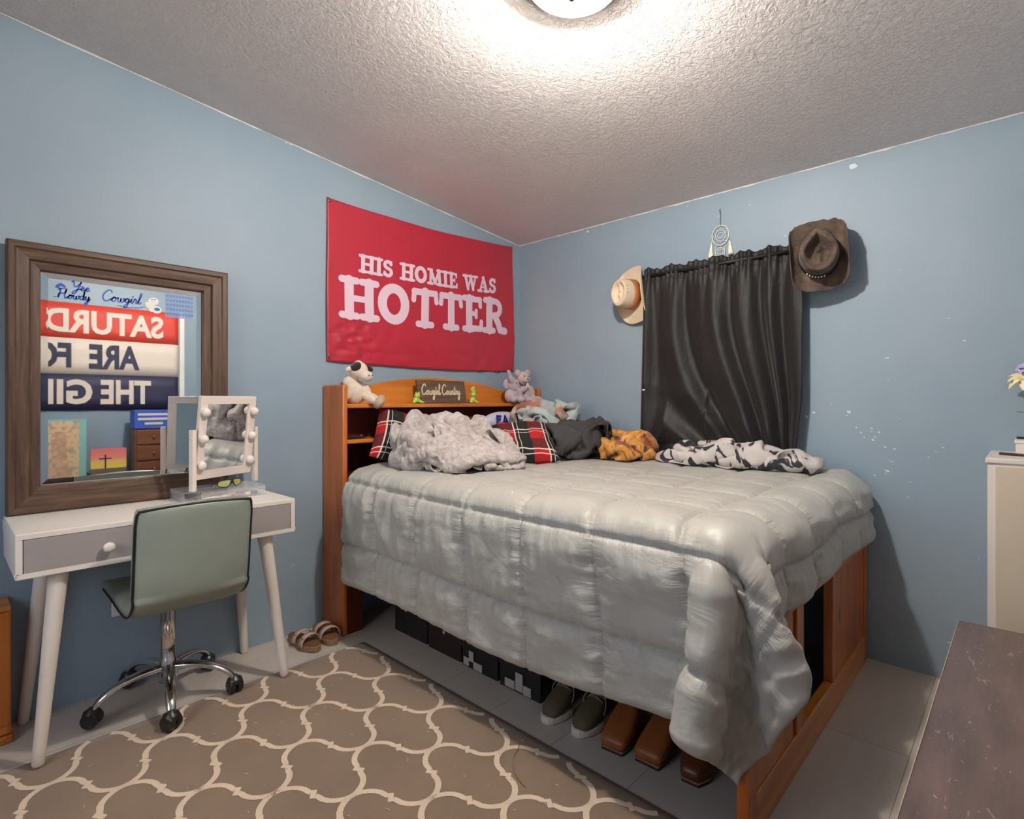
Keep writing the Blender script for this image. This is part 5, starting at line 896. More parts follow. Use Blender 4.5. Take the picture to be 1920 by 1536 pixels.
73,-140,-8,88,-140,-4,100,-129,-7,97,-114,-9,98,-96,-13,101,-80,-17,104,-64,-20,112,-48,-25,125,-36,-24,140,-28,-15,128,-17,-11,117,-16,-25,100,-14,-20,91,-17,-7,95,-22,8,101,-27,24,100,-28,40,86,-19,47,76,-7,43,65,5,41,57,19,31,57,32,22,61,42,10,74,53,11,84,65,9,96,71,-2,107,84,0,101,99,6,106,115,7,96,127,4,85,139,1,75,152,-1,65,165,-5,50,172,-10,37,181,-14,23,189,-19,8,194,-24,-8,195,-28,-25,195,-31,-40,192,-38,-42,173,-35,-41,162,-21,-43,149,-13,-47,134,-5,-51,118,-4,-59,104,-3,-74,94,-2,-82,85,12,
76,-152,-19,92,-147,-17,102,-134,-21,100,-118,-24,103,-101,-28,109,-86,-29,116,-71,-31,122,-56,-35,138,-49,-25,138,-44,-10,122,-34,-13,109,-22,-10,110,-6,-11,97,-1,-2,90,-7,12,90,-14,29,104,-14,37,97,-9,54,87,5,49,75,17,46,65,30,41,58,43,32,56,55,21,61,64,8,74,73,0,85,77,-10,96,87,-15,98,102,-11,110,115,-10,102,130,-11,93,144,-13,80,152,-17,68,163,-21,55,172,-25,42,181,-30,28,189,-35,12,193,-40,-4,194,-44,-20,194,-44,-26,180,-45,-25,167,-37,-33,150,-34,-45,139,-28,-52,130,-21,-66,122,-15,-73,115,-3,-73,105,11,-68,93,21,
83,-163,-33,93,-150,-36,103,-138,-39,110,-122,-36,118,-109,-33,124,-94,-32,131,-78,-31,137,-66,-32,128,-61,-18,123,-53,-6,118,-38,3,115,-23,5,118,-7,2,108,7,7,98,6,20,89,1,33,108,1,30,111,3,50,98,17,52,88,26,45,78,39,39,71,54,34,67,67,28,63,80,16,65,86,1,72,88,-15,84,94,-25,99,101,-27,111,113,-29,104,127,-27,94,140,-30,81,149,-33,68,158,-37,55,166,-41,40,172,-44,25,175,-44,9,177,-43,-6,178,-38,-19,182,-31,-36,182,-30,-44,167,-36,-45,150,-43,-61,145,-36,-65,142,-19,-68,136,-4,-63,126,9,-57,112,14,-51,96,18,
72,-156,-45,80,-142,-45,89,-129,-45,101,-114,-45,106,-101,-45,114,-88,-45,125,-74,-44,132,-59,-45,126,-49,-30,125,-40,-18,133,-32,-5,132,-21,8,127,-9,17,120,8,18,112,6,30,101,-3,43,105,14,40,122,16,45,111,28,42,99,32,33,88,42,25,85,57,27,83,74,26,79,87,17,75,99,7,70,104,-11,77,108,-25,94,116,-30,101,110,-45,105,124,-44,91,132,-45,76,138,-45,62,144,-44,48,151,-44,34,157,-37,22,164,-31,12,177,-26,-4,176,-22,-18,181,-17,-34,175,-15,-41,161,-20,-48,146,-27,-62,160,-28,-61,156,-11,-55,147,1,-47,132,8,-42,117,8,-35,103,18,
60,-147,-37,66,-132,-42,75,-118,-41,85,-106,-38,93,-92,-41,100,-78,-44,109,-65,-45,118,-50,-45,128,-37,-42,133,-29,-29,138,-20,-16,140,-10,-3,142,-1,12,137,8,25,127,-4,31,118,-14,38,118,2,39,123,13,29,119,29,28,110,42,25,96,45,13,87,57,9,95,74,13,94,91,10,89,102,1,81,116,-6,74,125,-20,81,127,-36,83,112,-45,98,110,-34,85,121,-34,68,122,-39,56,131,-35,49,145,-28,42,160,-23,28,167,-17,15,174,-10,0,179,-6,-16,173,-3,-33,175,-1,-43,161,-4,-52,147,-10,-44,159,-23,-44,166,-10,-40,152,0,-34,136,0,-26,122,4,-21,113,18,
74,-146,-27,69,-131,-24,69,-114,-25,76,-100,-23,86,-86,-28,93,-73,-29,99,-58,-33,105,-43,-37,112,-29,-39,124,-16,-35,133,-7,-25,140,2,-14,141,12,2,129,14,13,123,-4,15,112,-15,22,103,-3,28,109,11,20,113,23,12,116,38,7,108,53,3,94,60,-5,97,76,-4,107,88,-2,104,105,-5,99,117,-9,88,131,-16,81,115,-23,72,105,-34,87,96,-36,81,107,-24,66,115,-23,64,132,-19,56,143,-13,45,154,-7,30,159,-2,19,171,6,3,174,10,-13,177,13,-29,166,13,-35,151,8,-38,141,-6,-35,146,-21,-30,163,-17,-23,158,-4,-19,142,-6,-13,131,6,-16,128,23,
88,-137,-34,84,-129,-20,80,-114,-10,78,-98,-8,80,-82,-12,85,-67,-15,96,-54,-18,98,-40,-22,104,-24,-27,110,-10,-30,120,1,-22,130,15,-22,135,24,-6,125,11,-4,117,-3,-1,105,-12,7,93,-8,19,92,8,14,99,21,5,104,33,-4,107,47,-13,105,61,-17,99,77,-20,113,87,-19,108,103,-21,92,109,-20,83,116,-6,70,113,-12,68,97,-20,81,86,-25,81,99,-11,76,114,-8,74,130,-5,64,140,2,48,147,6,33,152,11,19,158,16,5,164,23,-12,166,26,-15,159,8,-20,145,9,-22,133,-4,-19,140,-19,-15,155,-27,-11,163,-13,-5,150,-6,-7,146,11,-15,145,25,
100,-126,-38,101,-122,-21,98,-109,-11,94,-97,-1,90,-80,2,86,-64,2,85,-48,-4,88,-33,-9,95,-18,-14,99,-5,-18,106,11,-22,116,25,-22,121,33,-9,111,20,-3,104,7,-9,94,-7,-7,83,-15,6,82,2,2,85,16,-5,89,31,-11,92,44,-18,95,56,-29,101,71,-37,112,85,-37,97,90,-27,91,95,-13,87,101,2,70,100,0,85,99,-11,95,95,-22,96,104,-10,88,114,1,77,123,9,62,129,15,48,135,20,34,140,26,18,145,28,3,150,33,-14,148,25,1,155,13,-3,142,3,-5,128,-5,-4,137,-16,0,150,-27,5,163,-18,2,164,-1,-5,163,13,-5,157,29,
114,-116,-43,114,-114,-25,112,-105,-11,109,-89,-2,106,-75,3,101,-60,9,95,-44,9,89,-28,7,87,-13,0,89,3,-8,94,16,-14,101,32,-19,109,42,-10,99,29,-8,91,15,-5,89,4,7,101,-11,11,97,-7,-7,95,8,-14,98,22,-20,102,34,-30,105,48,-39,115,62,-41,122,74,-30,108,78,-18,100,83,-4,85,85,5,72,84,-2,81,83,-14,99,83,-13,98,92,1,87,101,11,73,107,16,58,114,20,43,119,23,30,126,30,14,130,34,-2,133,33,-5,136,18,8,146,21,12,142,7,11,127,1,11,144,-9,13,142,-23,19,154,-13,17,160,2,10,169,16,4,172,32,
120,-102,-45,110,-99,-31,121,-94,-19,124,-84,-6,120,-69,0,116,-53,6,111,-38,11,105,-22,13,98,-7,12,92,9,8,89,23,1,89,37,-9,96,52,-8,90,39,3,91,25,11,103,12,14,112,0,7,113,-7,-10,107,-1,-23,106,14,-33,115,28,-32,120,41,-43,127,54,-35,127,62,-21,112,64,-9,99,66,-2,83,70,6,69,67,-1,80,66,-13,96,69,-7,94,79,8,82,86,14,67,93,22,53,98,22,37,104,24,24,110,30,9,114,34,-4,118,25,6,126,14,19,132,23,27,140,11,28,130,-1,27,138,-14,15,128,-13,19,140,-1,17,149,12,18,158,26,22,173,36,
123,-84,-45,107,-85,-37,120,-80,-27,132,-73,-18,134,-61,-7,130,-45,1,125,-30,7,119,-15,11,112,-1,16,105,15,16,96,30,14,88,42,8,85,58,5,92,46,18,103,33,19,113,24,7,122,12,3,128,3,-11,123,1,-28,112,6,-42,122,20,-45,134,32,-40,137,42,-25,128,48,-12,111,49,-8,96,50,-1,83,52,10,68,51,2,81,51,-9,94,56,3,92,64,17,76,70,22,62,78,26,47,83,22,31,89,24,19,95,32,3,99,31,0,105,16,15,112,15,29,120,20,40,130,15,44,133,-3,36,124,-16,25,116,-4,26,129,10,30,142,19,35,156,25,35,173,24,
119,-67,-45,104,-69,-36,112,-68,-20,125,-60,-26,137,-51,-19,139,-36,-11,136,-22,-3,131,-7,3,126,7,10,120,22,14,111,36,15,101,52,16,92,65,20,105,56,21,117,45,19,126,32,14,135,23,2,131,19,-15,117,17,-21,103,17,-27,106,27,-41,120,34,-32,125,31,-18,128,34,-2,111,33,-1,94,35,1,82,38,15,68,35,5,85,35,-3,93,42,11,86,49,23,71,56,23,56,63,30,41,68,25,26,74,29,13,80,36,0,84,25,9,91,12,22,100,8,36,108,13,50,117,13,55,121,-3,42,110,-11,38,111,3,43,124,9,45,142,12,46,158,12,35,168,7,
112,-53,-45,101,-51,-32,105,-52,-16,117,-46,-25,131,-40,-32,141,-27,-26,141,-12,-17,139,1,-7,136,16,0,132,31,6,124,46,12,115,60,17,105,75,14,106,60,3,117,52,3,136,46,8,134,38,-8,118,31,-10,106,21,-8,95,27,-17,100,40,-29,114,48,-31,118,48,-15,122,49,2,112,42,13,98,31,17,84,22,17,73,17,5,92,23,5,93,29,21,81,35,28,67,41,29,49,49,33,35,53,31,22,60,36,6,65,35,5,69,20,19,79,14,31,87,8,45,95,10,61,103,13,64,109,-3,51,96,-5,55,109,6,58,125,5,56,141,2,55,157,-2,39,162,-8,
116,-37,-45,105,-36,-32,100,-36,-15,115,-33,-14,121,-26,-29,135,-18,-38,143,-4,-33,140,9,-23,140,25,-15,131,38,-9,127,53,-4,120,68,0,111,81,2,107,69,-9,121,58,-12,137,57,-5,120,50,-5,113,40,3,98,33,2,88,39,-12,93,50,-22,105,61,-28,114,64,-15,112,62,2,102,55,12,88,43,10,82,31,0,87,12,-7,95,7,9,88,13,25,77,20,34,60,27,33,45,32,34,30,38,36,16,45,42,4,49,30,16,57,21,29,66,16,41,74,9,53,83,4,68,89,10,79,98,0,64,90,-8,63,108,-10,65,123,-10,70,141,-10,59,152,-18,42,148,-18,
118,-20,-46,107,-20,-33,99,-20,-18,113,-16,-8,123,-12,-18,122,-6,-35,134,3,-44,139,18,-37,138,30,-28,125,42,-23,118,56,-19,112,72,-14,109,88,-12,115,75,-24,129,74,-15,133,72,1,120,61,8,106,53,11,90,46,10,79,49,-3,84,60,-15,92,72,-23,105,78,-14,104,76,4,90,64,4,87,52,-7,95,37,-10,98,24,1,82,16,8,76,4,17,69,5,33,55,12,42,40,18,37,26,24,43,10,29,40,12,35,26,26,44,22,39,53,16,49,61,9,61,69,0,77,78,3,86,87,-7,73,91,-20,69,104,-26,71,121,-28,78,137,-24,61,137,-26,45,133,-24,
120,-5,-44,107,-2,-35,98,-1,-18,108,-3,-5,121,2,-12,121,9,-27,117,13,-43,127,27,-45,136,41,-43,136,53,-31,126,66,-30,111,74,-31,105,89,-29,123,90,-29,125,89,-11,124,85,4,113,77,11,99,66,16,83,59,16,72,61,5,73,71,-9,81,83,-19,94,92,-16,89,86,0,93,72,-12,103,57,-10,104,45,2,91,36,12,77,28,17,65,17,17,55,4,22,49,-2,36,35,3,45,19,9,46,10,14,33,23,22,26,36,31,21,47,40,15,59,49,7,71,56,-1,84,65,-5,85,73,-19,84,84,-30,84,102,-34,88,117,-26,82,124,-12,64,124,-15,50,118,-20,
126,10,-41,113,13,-31,100,13,-20,104,13,-3,120,18,-7,114,22,-20,105,22,-34,112,34,-45,120,49,-45,134,59,-46,129,73,-44,117,81,-47,110,98,-42,118,105,-29,117,103,-11,115,99,5,103,89,11,92,81,21,77,76,19,64,73,11,63,81,-4,75,94,-7,89,103,-7,103,95,-1,109,80,-7,109,66,3,97,57,12,81,49,12,68,40,15,52,28,17,44,16,20,36,-1,23,28,-10,35,13,-6,41,18,1,28,31,10,26,47,18,19,58,26,12,70,34,5,79,42,-5,88,53,-17,95,65,-27,98,81,-34,101,98,-31,95,105,-15,81,110,-6,65,113,-2,49,110,-5]),
 'teal': (28, 28, (-0.25, -0.43, 1.06), [
-50,-18,16,-41,-9,8,-56,-12,7,-64,-16,-4,-76,-23,-12,-83,-37,-10,-82,-44,4,-87,-31,0,-86,-27,-15,-82,-18,-29,-93,-8,-26,-93,1,-14,-81,10,-9,-68,17,-12,-63,20,-27,-66,18,-41,-73,15,-55,-84,26,-57,-75,38,-56,-66,49,-50,-57,61,-44,-45,61,-54,-34,58,-44,-26,55,-28,-20,52,-14,-14,49,-1,-3,59,-3,-7,53,-11,
-57,-19,2,-42,-20,-3,-50,-28,8,-57,-30,-5,-63,-32,-18,-74,-44,-20,-75,-50,-8,-73,-36,-4,-73,-20,-3,-74,-12,-16,-92,-19,-16,-84,-12,-8,-72,-2,-5,-61,3,-15,-64,4,-30,-71,4,-41,-85,10,-44,-84,25,-40,-70,31,-43,-57,38,-42,-46,47,-38,-54,47,-50,-48,57,-37,-38,49,-26,-34,51,-13,-25,60,-6,-13,66,-12,-4,64,-26,
-62,-33,-3,-49,-34,-8,-41,-39,4,-42,-37,-10,-52,-42,-23,-61,-53,-21,-60,-53,-6,-57,-39,2,-58,-25,-8,-70,-30,-18,-81,-29,-27,-72,-16,-20,-64,-16,-9,-57,-9,-19,-67,-10,-31,-81,-6,-34,-85,7,-28,-76,18,-28,-67,29,-28,-53,34,-28,-59,51,-27,-67,44,-38,-54,42,-31,-53,54,-20,-45,63,-14,-34,71,-12,-20,80,-13,-7,82,-18,
-56,-48,4,-49,-50,-11,-43,-57,1,-37,-50,-13,-42,-52,-28,-48,-63,-21,-47,-60,-5,-44,-45,-4,-53,-38,-15,-62,-38,-27,-68,-27,-37,-58,-19,-27,-50,-22,-14,-59,-26,-26,-74,-23,-25,-83,-11,-19,-75,1,-17,-63,12,-20,-55,23,-19,-50,38,-15,-65,44,-14,-73,35,-24,-59,36,-19,-54,45,-7,-44,52,-2,-31,62,1,-18,68,-2,-3,71,-5,
-41,-47,9,-32,-49,-4,-31,-66,-3,-31,-64,-18,-32,-62,-32,-34,-73,-22,-31,-63,-9,-38,-49,-18,-37,-34,-20,-45,-33,-30,-56,-35,-44,-54,-35,-31,-46,-37,-18,-63,-39,-16,-73,-30,-10,-75,-15,-5,-63,-6,-8,-55,7,-7,-50,20,-3,-53,35,1,-67,34,-1,-73,24,-11,-57,24,-10,-44,31,-6,-36,40,1,-24,48,2,-10,55,5,-2,67,10,
-27,-47,18,-21,-53,6,-15,-62,-4,-16,-58,-20,-17,-64,-32,-16,-73,-22,-20,-60,-17,-23,-45,-18,-30,-44,-27,-40,-46,-40,-55,-51,-42,-62,-49,-30,-54,-51,-16,-59,-44,-4,-65,-32,4,-67,-20,8,-65,-6,8,-65,8,7,-65,23,3,-66,31,-12,-59,18,-9,-69,13,1,-56,18,5,-41,22,5,-30,28,12,-21,38,17,-16,53,22,-17,67,18,
-15,-38,18,-6,-49,10,-2,-56,-3,-2,-53,-21,-1,-61,-32,-1,-69,-20,-5,-56,-14,-13,-48,-27,-23,-53,-38,-37,-60,-44,-49,-64,-35,-60,-64,-24,-67,-59,-12,-73,-51,2,-78,-37,8,-82,-23,9,-82,-8,5,-80,6,4,-80,24,2,-80,22,-13,-71,9,-15,-61,1,-5,-50,3,4,-41,9,15,-37,23,23,-34,39,24,-33,53,19,-30,66,11,
-22,-33,5,-8,-35,0,3,-41,-10,11,-45,-22,13,-58,-32,11,-57,-17,4,-48,-26,-6,-55,-40,-15,-68,-44,-28,-74,-35,-40,-71,-25,-50,-67,-12,-56,-60,0,-64,-50,12,-69,-38,19,-76,-23,23,-80,-9,25,-87,5,19,-91,20,11,-91,15,-4,-82,1,-6,-71,-7,3,-61,-2,14,-55,12,21,-52,27,23,-49,40,17,-46,52,10,-41,62,0,
-29,-40,-6,-15,-47,-7,-7,-51,-17,6,-61,-21,23,-63,-20,27,-50,-26,18,-53,-40,7,-69,-36,-6,-76,-31,-21,-82,-24,-28,-72,-14,-36,-60,-6,-43,-51,2,-50,-41,13,-56,-31,21,-61,-17,24,-67,-4,28,-74,11,26,-75,22,16,-74,17,1,-84,6,9,-85,-7,15,-74,2,20,-69,16,20,-67,31,21,-64,42,12,-60,52,2,-54,58,-9,
-36,-56,-13,-23,-61,-11,-10,-68,-13,4,-69,-8,13,-56,-7,17,-40,-17,14,-55,-21,11,-69,-20,2,-81,-18,-10,-80,-10,-20,-72,-2,-25,-60,4,-29,-46,7,-36,-36,16,-41,-25,24,-47,-10,27,-53,1,32,-59,17,30,-59,23,16,-60,9,9,-70,4,17,-83,4,30,-87,14,18,-78,17,7,-84,30,15,-75,38,1,-70,45,-7,-65,54,-19,
-41,-71,-12,-28,-75,-4,-14,-74,2,-4,-63,4,-2,-49,-4,7,-36,-4,15,-51,-5,12,-64,-5,11,-79,-5,-1,-80,2,-9,-71,10,-10,-56,10,-17,-44,17,-22,-31,21,-27,-18,26,-33,-6,32,-38,5,42,-43,20,32,-44,19,16,-50,4,19,-62,7,30,-74,18,34,-80,26,24,-75,32,9,-90,35,4,-86,33,-9,-75,35,-19,-65,42,-29,
-48,-71,2,-36,-74,9,-23,-69,14,-16,-56,12,-9,-43,9,6,-39,10,18,-46,9,20,-61,9,19,-76,8,6,-81,15,2,-67,21,2,-53,18,-2,-41,24,-7,-26,26,-13,-14,31,-18,-3,39,-23,11,42,-27,23,30,-29,10,21,-42,8,31,-52,18,38,-62,29,34,-71,40,29,-78,46,16,-82,50,2,-83,48,-12,-84,45,-27,-78,41,-40,
-53,-60,12,-44,-64,23,-29,-63,29,-17,-54,28,-8,-44,25,4,-33,25,11,-45,23,10,-58,22,7,-72,20,20,-78,26,17,-65,29,16,-52,28,12,-36,29,7,-23,33,2,-10,36,-4,3,40,-11,20,41,-13,20,26,-20,7,32,-32,18,40,-40,29,39,-50,38,32,-58,48,24,-66,57,14,-71,60,0,-75,61,-14,-75,59,-29,-77,56,-44,
-37,-61,6,-37,-50,17,-31,-47,31,-21,-42,39,-15,-30,32,-9,-27,17,-3,-42,14,2,-54,8,11,-66,5,26,-69,11,32,-61,22,30,-47,27,28,-34,31,22,-20,35,17,-6,35,11,8,35,3,23,30,0,10,29,-7,14,43,-19,28,40,-28,38,36,-38,49,31,-46,57,22,-53,64,10,-58,69,-2,-61,68,-18,-64,69,-32,-67,68,-47,
-33,-70,20,-23,-59,17,-16,-49,24,-6,-46,37,1,-33,34,5,-23,20,6,-29,6,12,-44,1,21,-56,-3,33,-62,0,43,-57,11,44,-43,18,40,-29,24,35,-16,25,24,-7,21,18,9,22,15,22,21,15,19,37,4,27,43,-6,38,39,-16,48,34,-26,59,30,-35,68,22,-41,74,8,-44,75,-6,-48,76,-20,-49,73,-35,-53,75,-49,
-22,-75,32,-15,-73,20,-7,-62,26,5,-54,30,15,-42,28,21,-30,21,21,-25,7,21,-32,-6,28,-46,-12,42,-54,-10,53,-51,-2,56,-40,7,53,-25,13,46,-13,15,38,0,14,33,13,20,30,26,25,25,28,39,15,39,42,5,49,43,-6,60,39,-15,70,31,-23,78,20,-26,78,5,-31,81,-9,-35,84,-23,-38,84,-38,-38,79,-52,
-6,-77,36,-4,-81,22,0,-69,12,12,-60,16,19,-49,15,30,-41,15,37,-29,6,35,-26,-10,36,-36,-21,46,-46,-22,60,-45,-13,64,-32,-5,64,-20,3,57,-7,7,53,6,12,49,17,21,45,30,28,38,38,38,27,49,41,16,60,43,6,70,39,-3,82,31,-9,85,17,-13,86,2,-16,89,-12,-20,89,-27,-22,84,-41,-26,70,-46,
11,-74,36,12,-79,23,11,-79,7,12,-64,1,20,-52,-1,33,-48,-1,47,-41,-1,50,-28,-8,47,-26,-23,52,-37,-33,67,-36,-26,74,-25,-17,72,-13,-10,69,0,-2,67,12,7,64,23,17,58,36,26,50,47,33,42,58,40,30,68,40,19,76,33,11,84,24,5,91,12,1,91,-2,-1,92,-16,-5,88,-31,-11,74,-35,-23,68,-31,
26,-72,36,28,-74,21,29,-76,5,23,-73,-8,23,-60,-14,35,-50,-16,50,-49,-14,62,-38,-17,63,-24,-21,56,-22,-36,71,-28,-40,79,-18,-29,80,-5,-20,78,9,-12,73,21,-4,73,32,7,66,44,15,58,56,22,46,64,25,33,61,27,19,65,23,16,74,13,20,87,7,16,88,-7,13,88,-21,6,76,-28,-7,72,-20,-21,69,-16,
42,-67,35,43,-69,19,41,-69,5,39,-69,-11,33,-67,-26,37,-55,-32,50,-49,-32,63,-43,-33,74,-31,-31,68,-15,-29,67,-14,-48,78,-6,-44,85,4,-34,84,17,-23,81,29,-15,77,42,-3,68,51,0,56,59,7,43,56,14,32,47,22,28,58,9,34,70,13,33,84,3,30,84,-12,22,74,-20,9,70,-13,-2,79,-7,-15,75,-1,
45,-52,33,40,-53,20,42,-53,5,37,-54,-9,25,-53,-18,28,-41,-28,40,-36,-34,52,-32,-42,63,-25,-47,77,-18,-46,85,-9,-34,70,-3,-26,68,9,-34,75,28,-39,80,37,-31,72,49,-20,62,57,-14,50,62,-8,36,54,-2,36,39,5,44,52,7,48,67,9,47,76,-2,40,73,-15,29,65,-7,16,76,0,5,78,7,-8,74,13,
45,-36,33,37,-37,19,29,-40,7,25,-53,1,21,-41,-6,29,-32,-14,39,-25,-22,55,-26,-26,54,-11,-36,64,-4,-40,77,4,-41,84,7,-26,72,17,-18,63,26,-29,65,37,-40,62,36,-24,51,49,-24,39,57,-21,46,45,-11,48,35,-3,59,47,5,62,60,-2,55,67,-13,43,62,-1,36,73,4,26,76,14,12,75,22,-1,71,27,
56,-29,24,48,-30,10,40,-33,-4,41,-46,2,30,-34,6,30,-22,-2,44,-18,-8,56,-17,-14,49,-8,-23,58,1,-30,61,15,-38,78,15,-35,83,28,-26,72,41,-25,61,46,-29,49,31,-31,37,41,-25,30,43,-18,41,33,-19,57,33,-17,68,40,-8,59,49,-13,46,53,-16,33,60,-14,22,69,-5,19,62,8,12,59,20,5,58,32,
69,-33,17,65,-34,4,55,-35,-9,51,-36,7,41,-26,14,34,-13,10,43,-6,2,56,-3,-5,42,-4,-10,46,7,-15,57,17,-23,70,17,-24,72,27,-13,77,41,-12,60,40,-11,51,28,-16,38,29,-11,26,35,-2,39,26,-5,54,22,-7,67,28,2,52,42,1,40,45,-3,25,48,-8,13,56,-10,6,65,1,-3,62,15,-7,52,23,
81,-24,10,75,-25,-3,61,-19,-6,62,-26,10,54,-18,18,48,-4,16,44,9,9,50,11,-6,37,6,2,45,18,-6,59,12,-8,72,8,-9,81,20,-3,77,33,4,63,34,2,55,22,-1,40,15,-2,30,23,8,43,31,10,54,36,3,57,30,16,47,41,16,33,45,12,20,44,6,7,45,0,-5,53,-2,-17,63,6,-23,56,17,
84,-9,10,80,-8,-4,67,-9,4,73,-16,17,65,-5,15,57,-1,3,61,14,6,53,27,1,41,21,7,55,15,9,53,1,5,69,5,6,78,11,12,75,24,18,63,32,18,51,22,13,48,7,9,38,13,18,53,19,17,60,19,2,45,20,10,38,29,11,23,31,14,13,35,18,-2,37,14,-13,48,13,-19,47,-2,-26,41,9,
86,6,10,76,8,-1,68,4,13,81,-1,20,79,-3,5,70,-1,-7,68,16,-8,55,21,-15,43,14,-10,59,7,-5,64,-8,-3,71,-9,12,72,2,23,69,15,30,58,24,33,46,17,28,49,3,26,38,-5,17,53,2,13,48,8,-1,37,20,-4,32,33,-5,19,42,0,11,50,11,3,49,25,1,56,13,-3,44,4,-11,35,14,
83,24,10,71,23,1,71,19,16,86,15,17,86,10,1,84,5,-14,72,9,-23,57,6,-21,46,-1,-12,47,-3,3,52,-17,3,57,-13,18,60,-4,29,62,6,40,55,17,46,41,13,42,38,-1,37,30,3,26,40,12,21,33,6,8,28,19,10,31,35,12,32,50,8,24,58,18,18,50,29,17,49,13,10,36,10,2,39,23]),
 'charcoal': (32, 32, (-0.36, -0.72, 0.97), [
-51,-32,-6,-61,-34,-16,-70,-37,-27,-83,-44,-34,-92,-53,-40,-91,-42,-49,-84,-29,-48,-91,-20,-40,-103,-30,-42,-110,-17,-37,-110,-3,-34,-98,2,-32,-95,0,-18,-96,-17,-14,-93,-32,-14,-85,-45,-13,-79,-52,0,-67,-50,9,-55,-43,3,-62,-39,-9,-76,-36,-13,-88,-27,-12,-98,-16,-8,-100,-2,-5,-107,11,-1,-98,22,2,-83,23,3,-69,26,1,-56,31,-3,-44,38,-3,-32,45,1,-20,55,2,
-49,-48,-5,-54,-48,-19,-62,-51,-31,-75,-58,-34,-79,-59,-49,-75,-45,-48,-76,-35,-35,-86,-30,-28,-100,-35,-27,-106,-23,-21,-103,-8,-21,-93,-8,-35,-80,-4,-25,-81,-12,-13,-78,-27,-20,-76,-33,-7,-84,-37,6,-71,-34,13,-58,-28,8,-58,-22,-6,-68,-21,-15,-83,-17,-23,-95,-10,-23,-106,3,-19,-107,17,-16,-100,28,-11,-86,32,-11,-77,40,-3,-64,45,-2,-51,51,4,-40,55,9,-29,66,6,
-58,-59,0,-65,-60,-13,-60,-67,-26,-69,-72,-36,-64,-64,-48,-64,-52,-41,-69,-45,-28,-82,-44,-21,-94,-40,-12,-97,-25,-8,-89,-14,-14,-93,-22,-25,-77,-18,-26,-89,-13,-30,-93,-26,-22,-91,-24,-7,-88,-22,6,-76,-19,14,-63,-14,12,-61,-9,-1,-74,-10,-5,-75,-4,-17,-87,4,-26,-97,14,-30,-104,24,-30,-101,38,-24,-91,46,-17,-82,54,-9,-71,60,-1,-60,65,7,-49,69,14,-36,74,20,
-72,-67,4,-70,-74,-8,-63,-80,-20,-57,-82,-33,-51,-70,-40,-54,-59,-31,-65,-58,-21,-74,-52,-9,-81,-42,-2,-80,-26,-3,-76,-21,-16,-76,-28,-30,-90,-32,-36,-102,-24,-31,-106,-14,-21,-94,-9,-12,-86,-7,-1,-82,-4,13,-68,1,17,-66,7,3,-80,4,-2,-70,9,-12,-77,15,-23,-86,18,-34,-92,29,-41,-90,42,-37,-87,55,-30,-78,63,-21,-68,70,-12,-59,78,-3,-52,83,8,-42,88,17,
-65,-78,13,-59,-82,1,-54,-84,-12,-44,-85,-24,-39,-72,-29,-44,-61,-21,-53,-61,-10,-64,-54,0,-66,-40,4,-65,-30,-5,-69,-35,-19,-78,-44,-26,-92,-40,-22,-100,-30,-15,-108,-21,-7,-109,-7,-2,-96,5,0,-86,10,8,-76,15,18,-73,21,6,-86,16,-5,-72,22,-5,-80,25,-15,-89,32,-23,-77,28,-30,-74,41,-37,-75,54,-41,-70,70,-34,-63,79,-25,-52,86,-15,-45,90,-5,-34,93,3,
-52,-85,21,-45,-81,8,-39,-89,-3,-30,-86,-14,-27,-74,-21,-33,-64,-10,-42,-62,1,-49,-51,8,-50,-38,2,-54,-40,-13,-64,-49,-19,-78,-55,-16,-86,-45,-7,-90,-32,-1,-100,-22,6,-103,-10,12,-105,5,14,-99,19,14,-88,26,17,-83,35,10,-90,35,-2,-76,39,0,-69,38,-14,-76,41,-26,-69,27,-19,-63,39,-22,-60,52,-32,-55,63,-39,-51,77,-35,-44,88,-27,-34,92,-17,-22,94,-8,
-38,-90,26,-32,-80,17,-23,-86,6,-16,-86,-6,-14,-72,-12,-21,-66,0,-29,-59,10,-34,-45,8,-38,-43,-6,-46,-53,-14,-58,-62,-11,-69,-58,-1,-75,-45,4,-80,-32,11,-87,-22,17,-91,-9,22,-95,5,27,-97,20,29,-96,36,26,-94,45,14,-93,51,1,-80,51,-10,-63,52,-12,-60,47,-24,-68,41,-9,-55,43,-11,-54,55,-18,-47,56,-27,-38,67,-36,-31,82,-37,-21,91,-29,-10,99,-18,
-22,-94,27,-20,-80,26,-12,-81,14,-3,-81,2,-3,-68,-6,-8,-62,7,-16,-49,11,-22,-45,-1,-29,-53,-11,-39,-65,-10,-50,-69,1,-56,-58,10,-61,-45,14,-66,-33,22,-72,-20,25,-76,-6,26,-80,7,26,-81,22,25,-80,37,25,-80,51,19,-80,60,8,-78,69,-8,-68,66,-21,-70,57,-30,-72,55,-14,-61,57,-3,-45,55,-3,-36,53,-14,-29,63,-23,-23,72,-33,-11,78,-26,-6,82,-12,
-8,-95,23,-5,-83,31,-2,-72,24,8,-73,11,10,-63,0,4,-53,11,-5,-45,1,-10,-53,-6,-18,-65,-11,-27,-73,-2,-36,-67,10,-41,-54,15,-46,-40,16,-52,-28,21,-57,-15,24,-61,-1,22,-72,6,11,-75,20,10,-71,34,12,-65,47,17,-65,55,5,-66,55,-10,-80,52,-20,-86,67,-23,-68,72,-21,-55,67,-15,-43,70,-5,-28,65,-7,-40,72,-15,-32,83,-22,-23,73,-15,-13,69,-6,
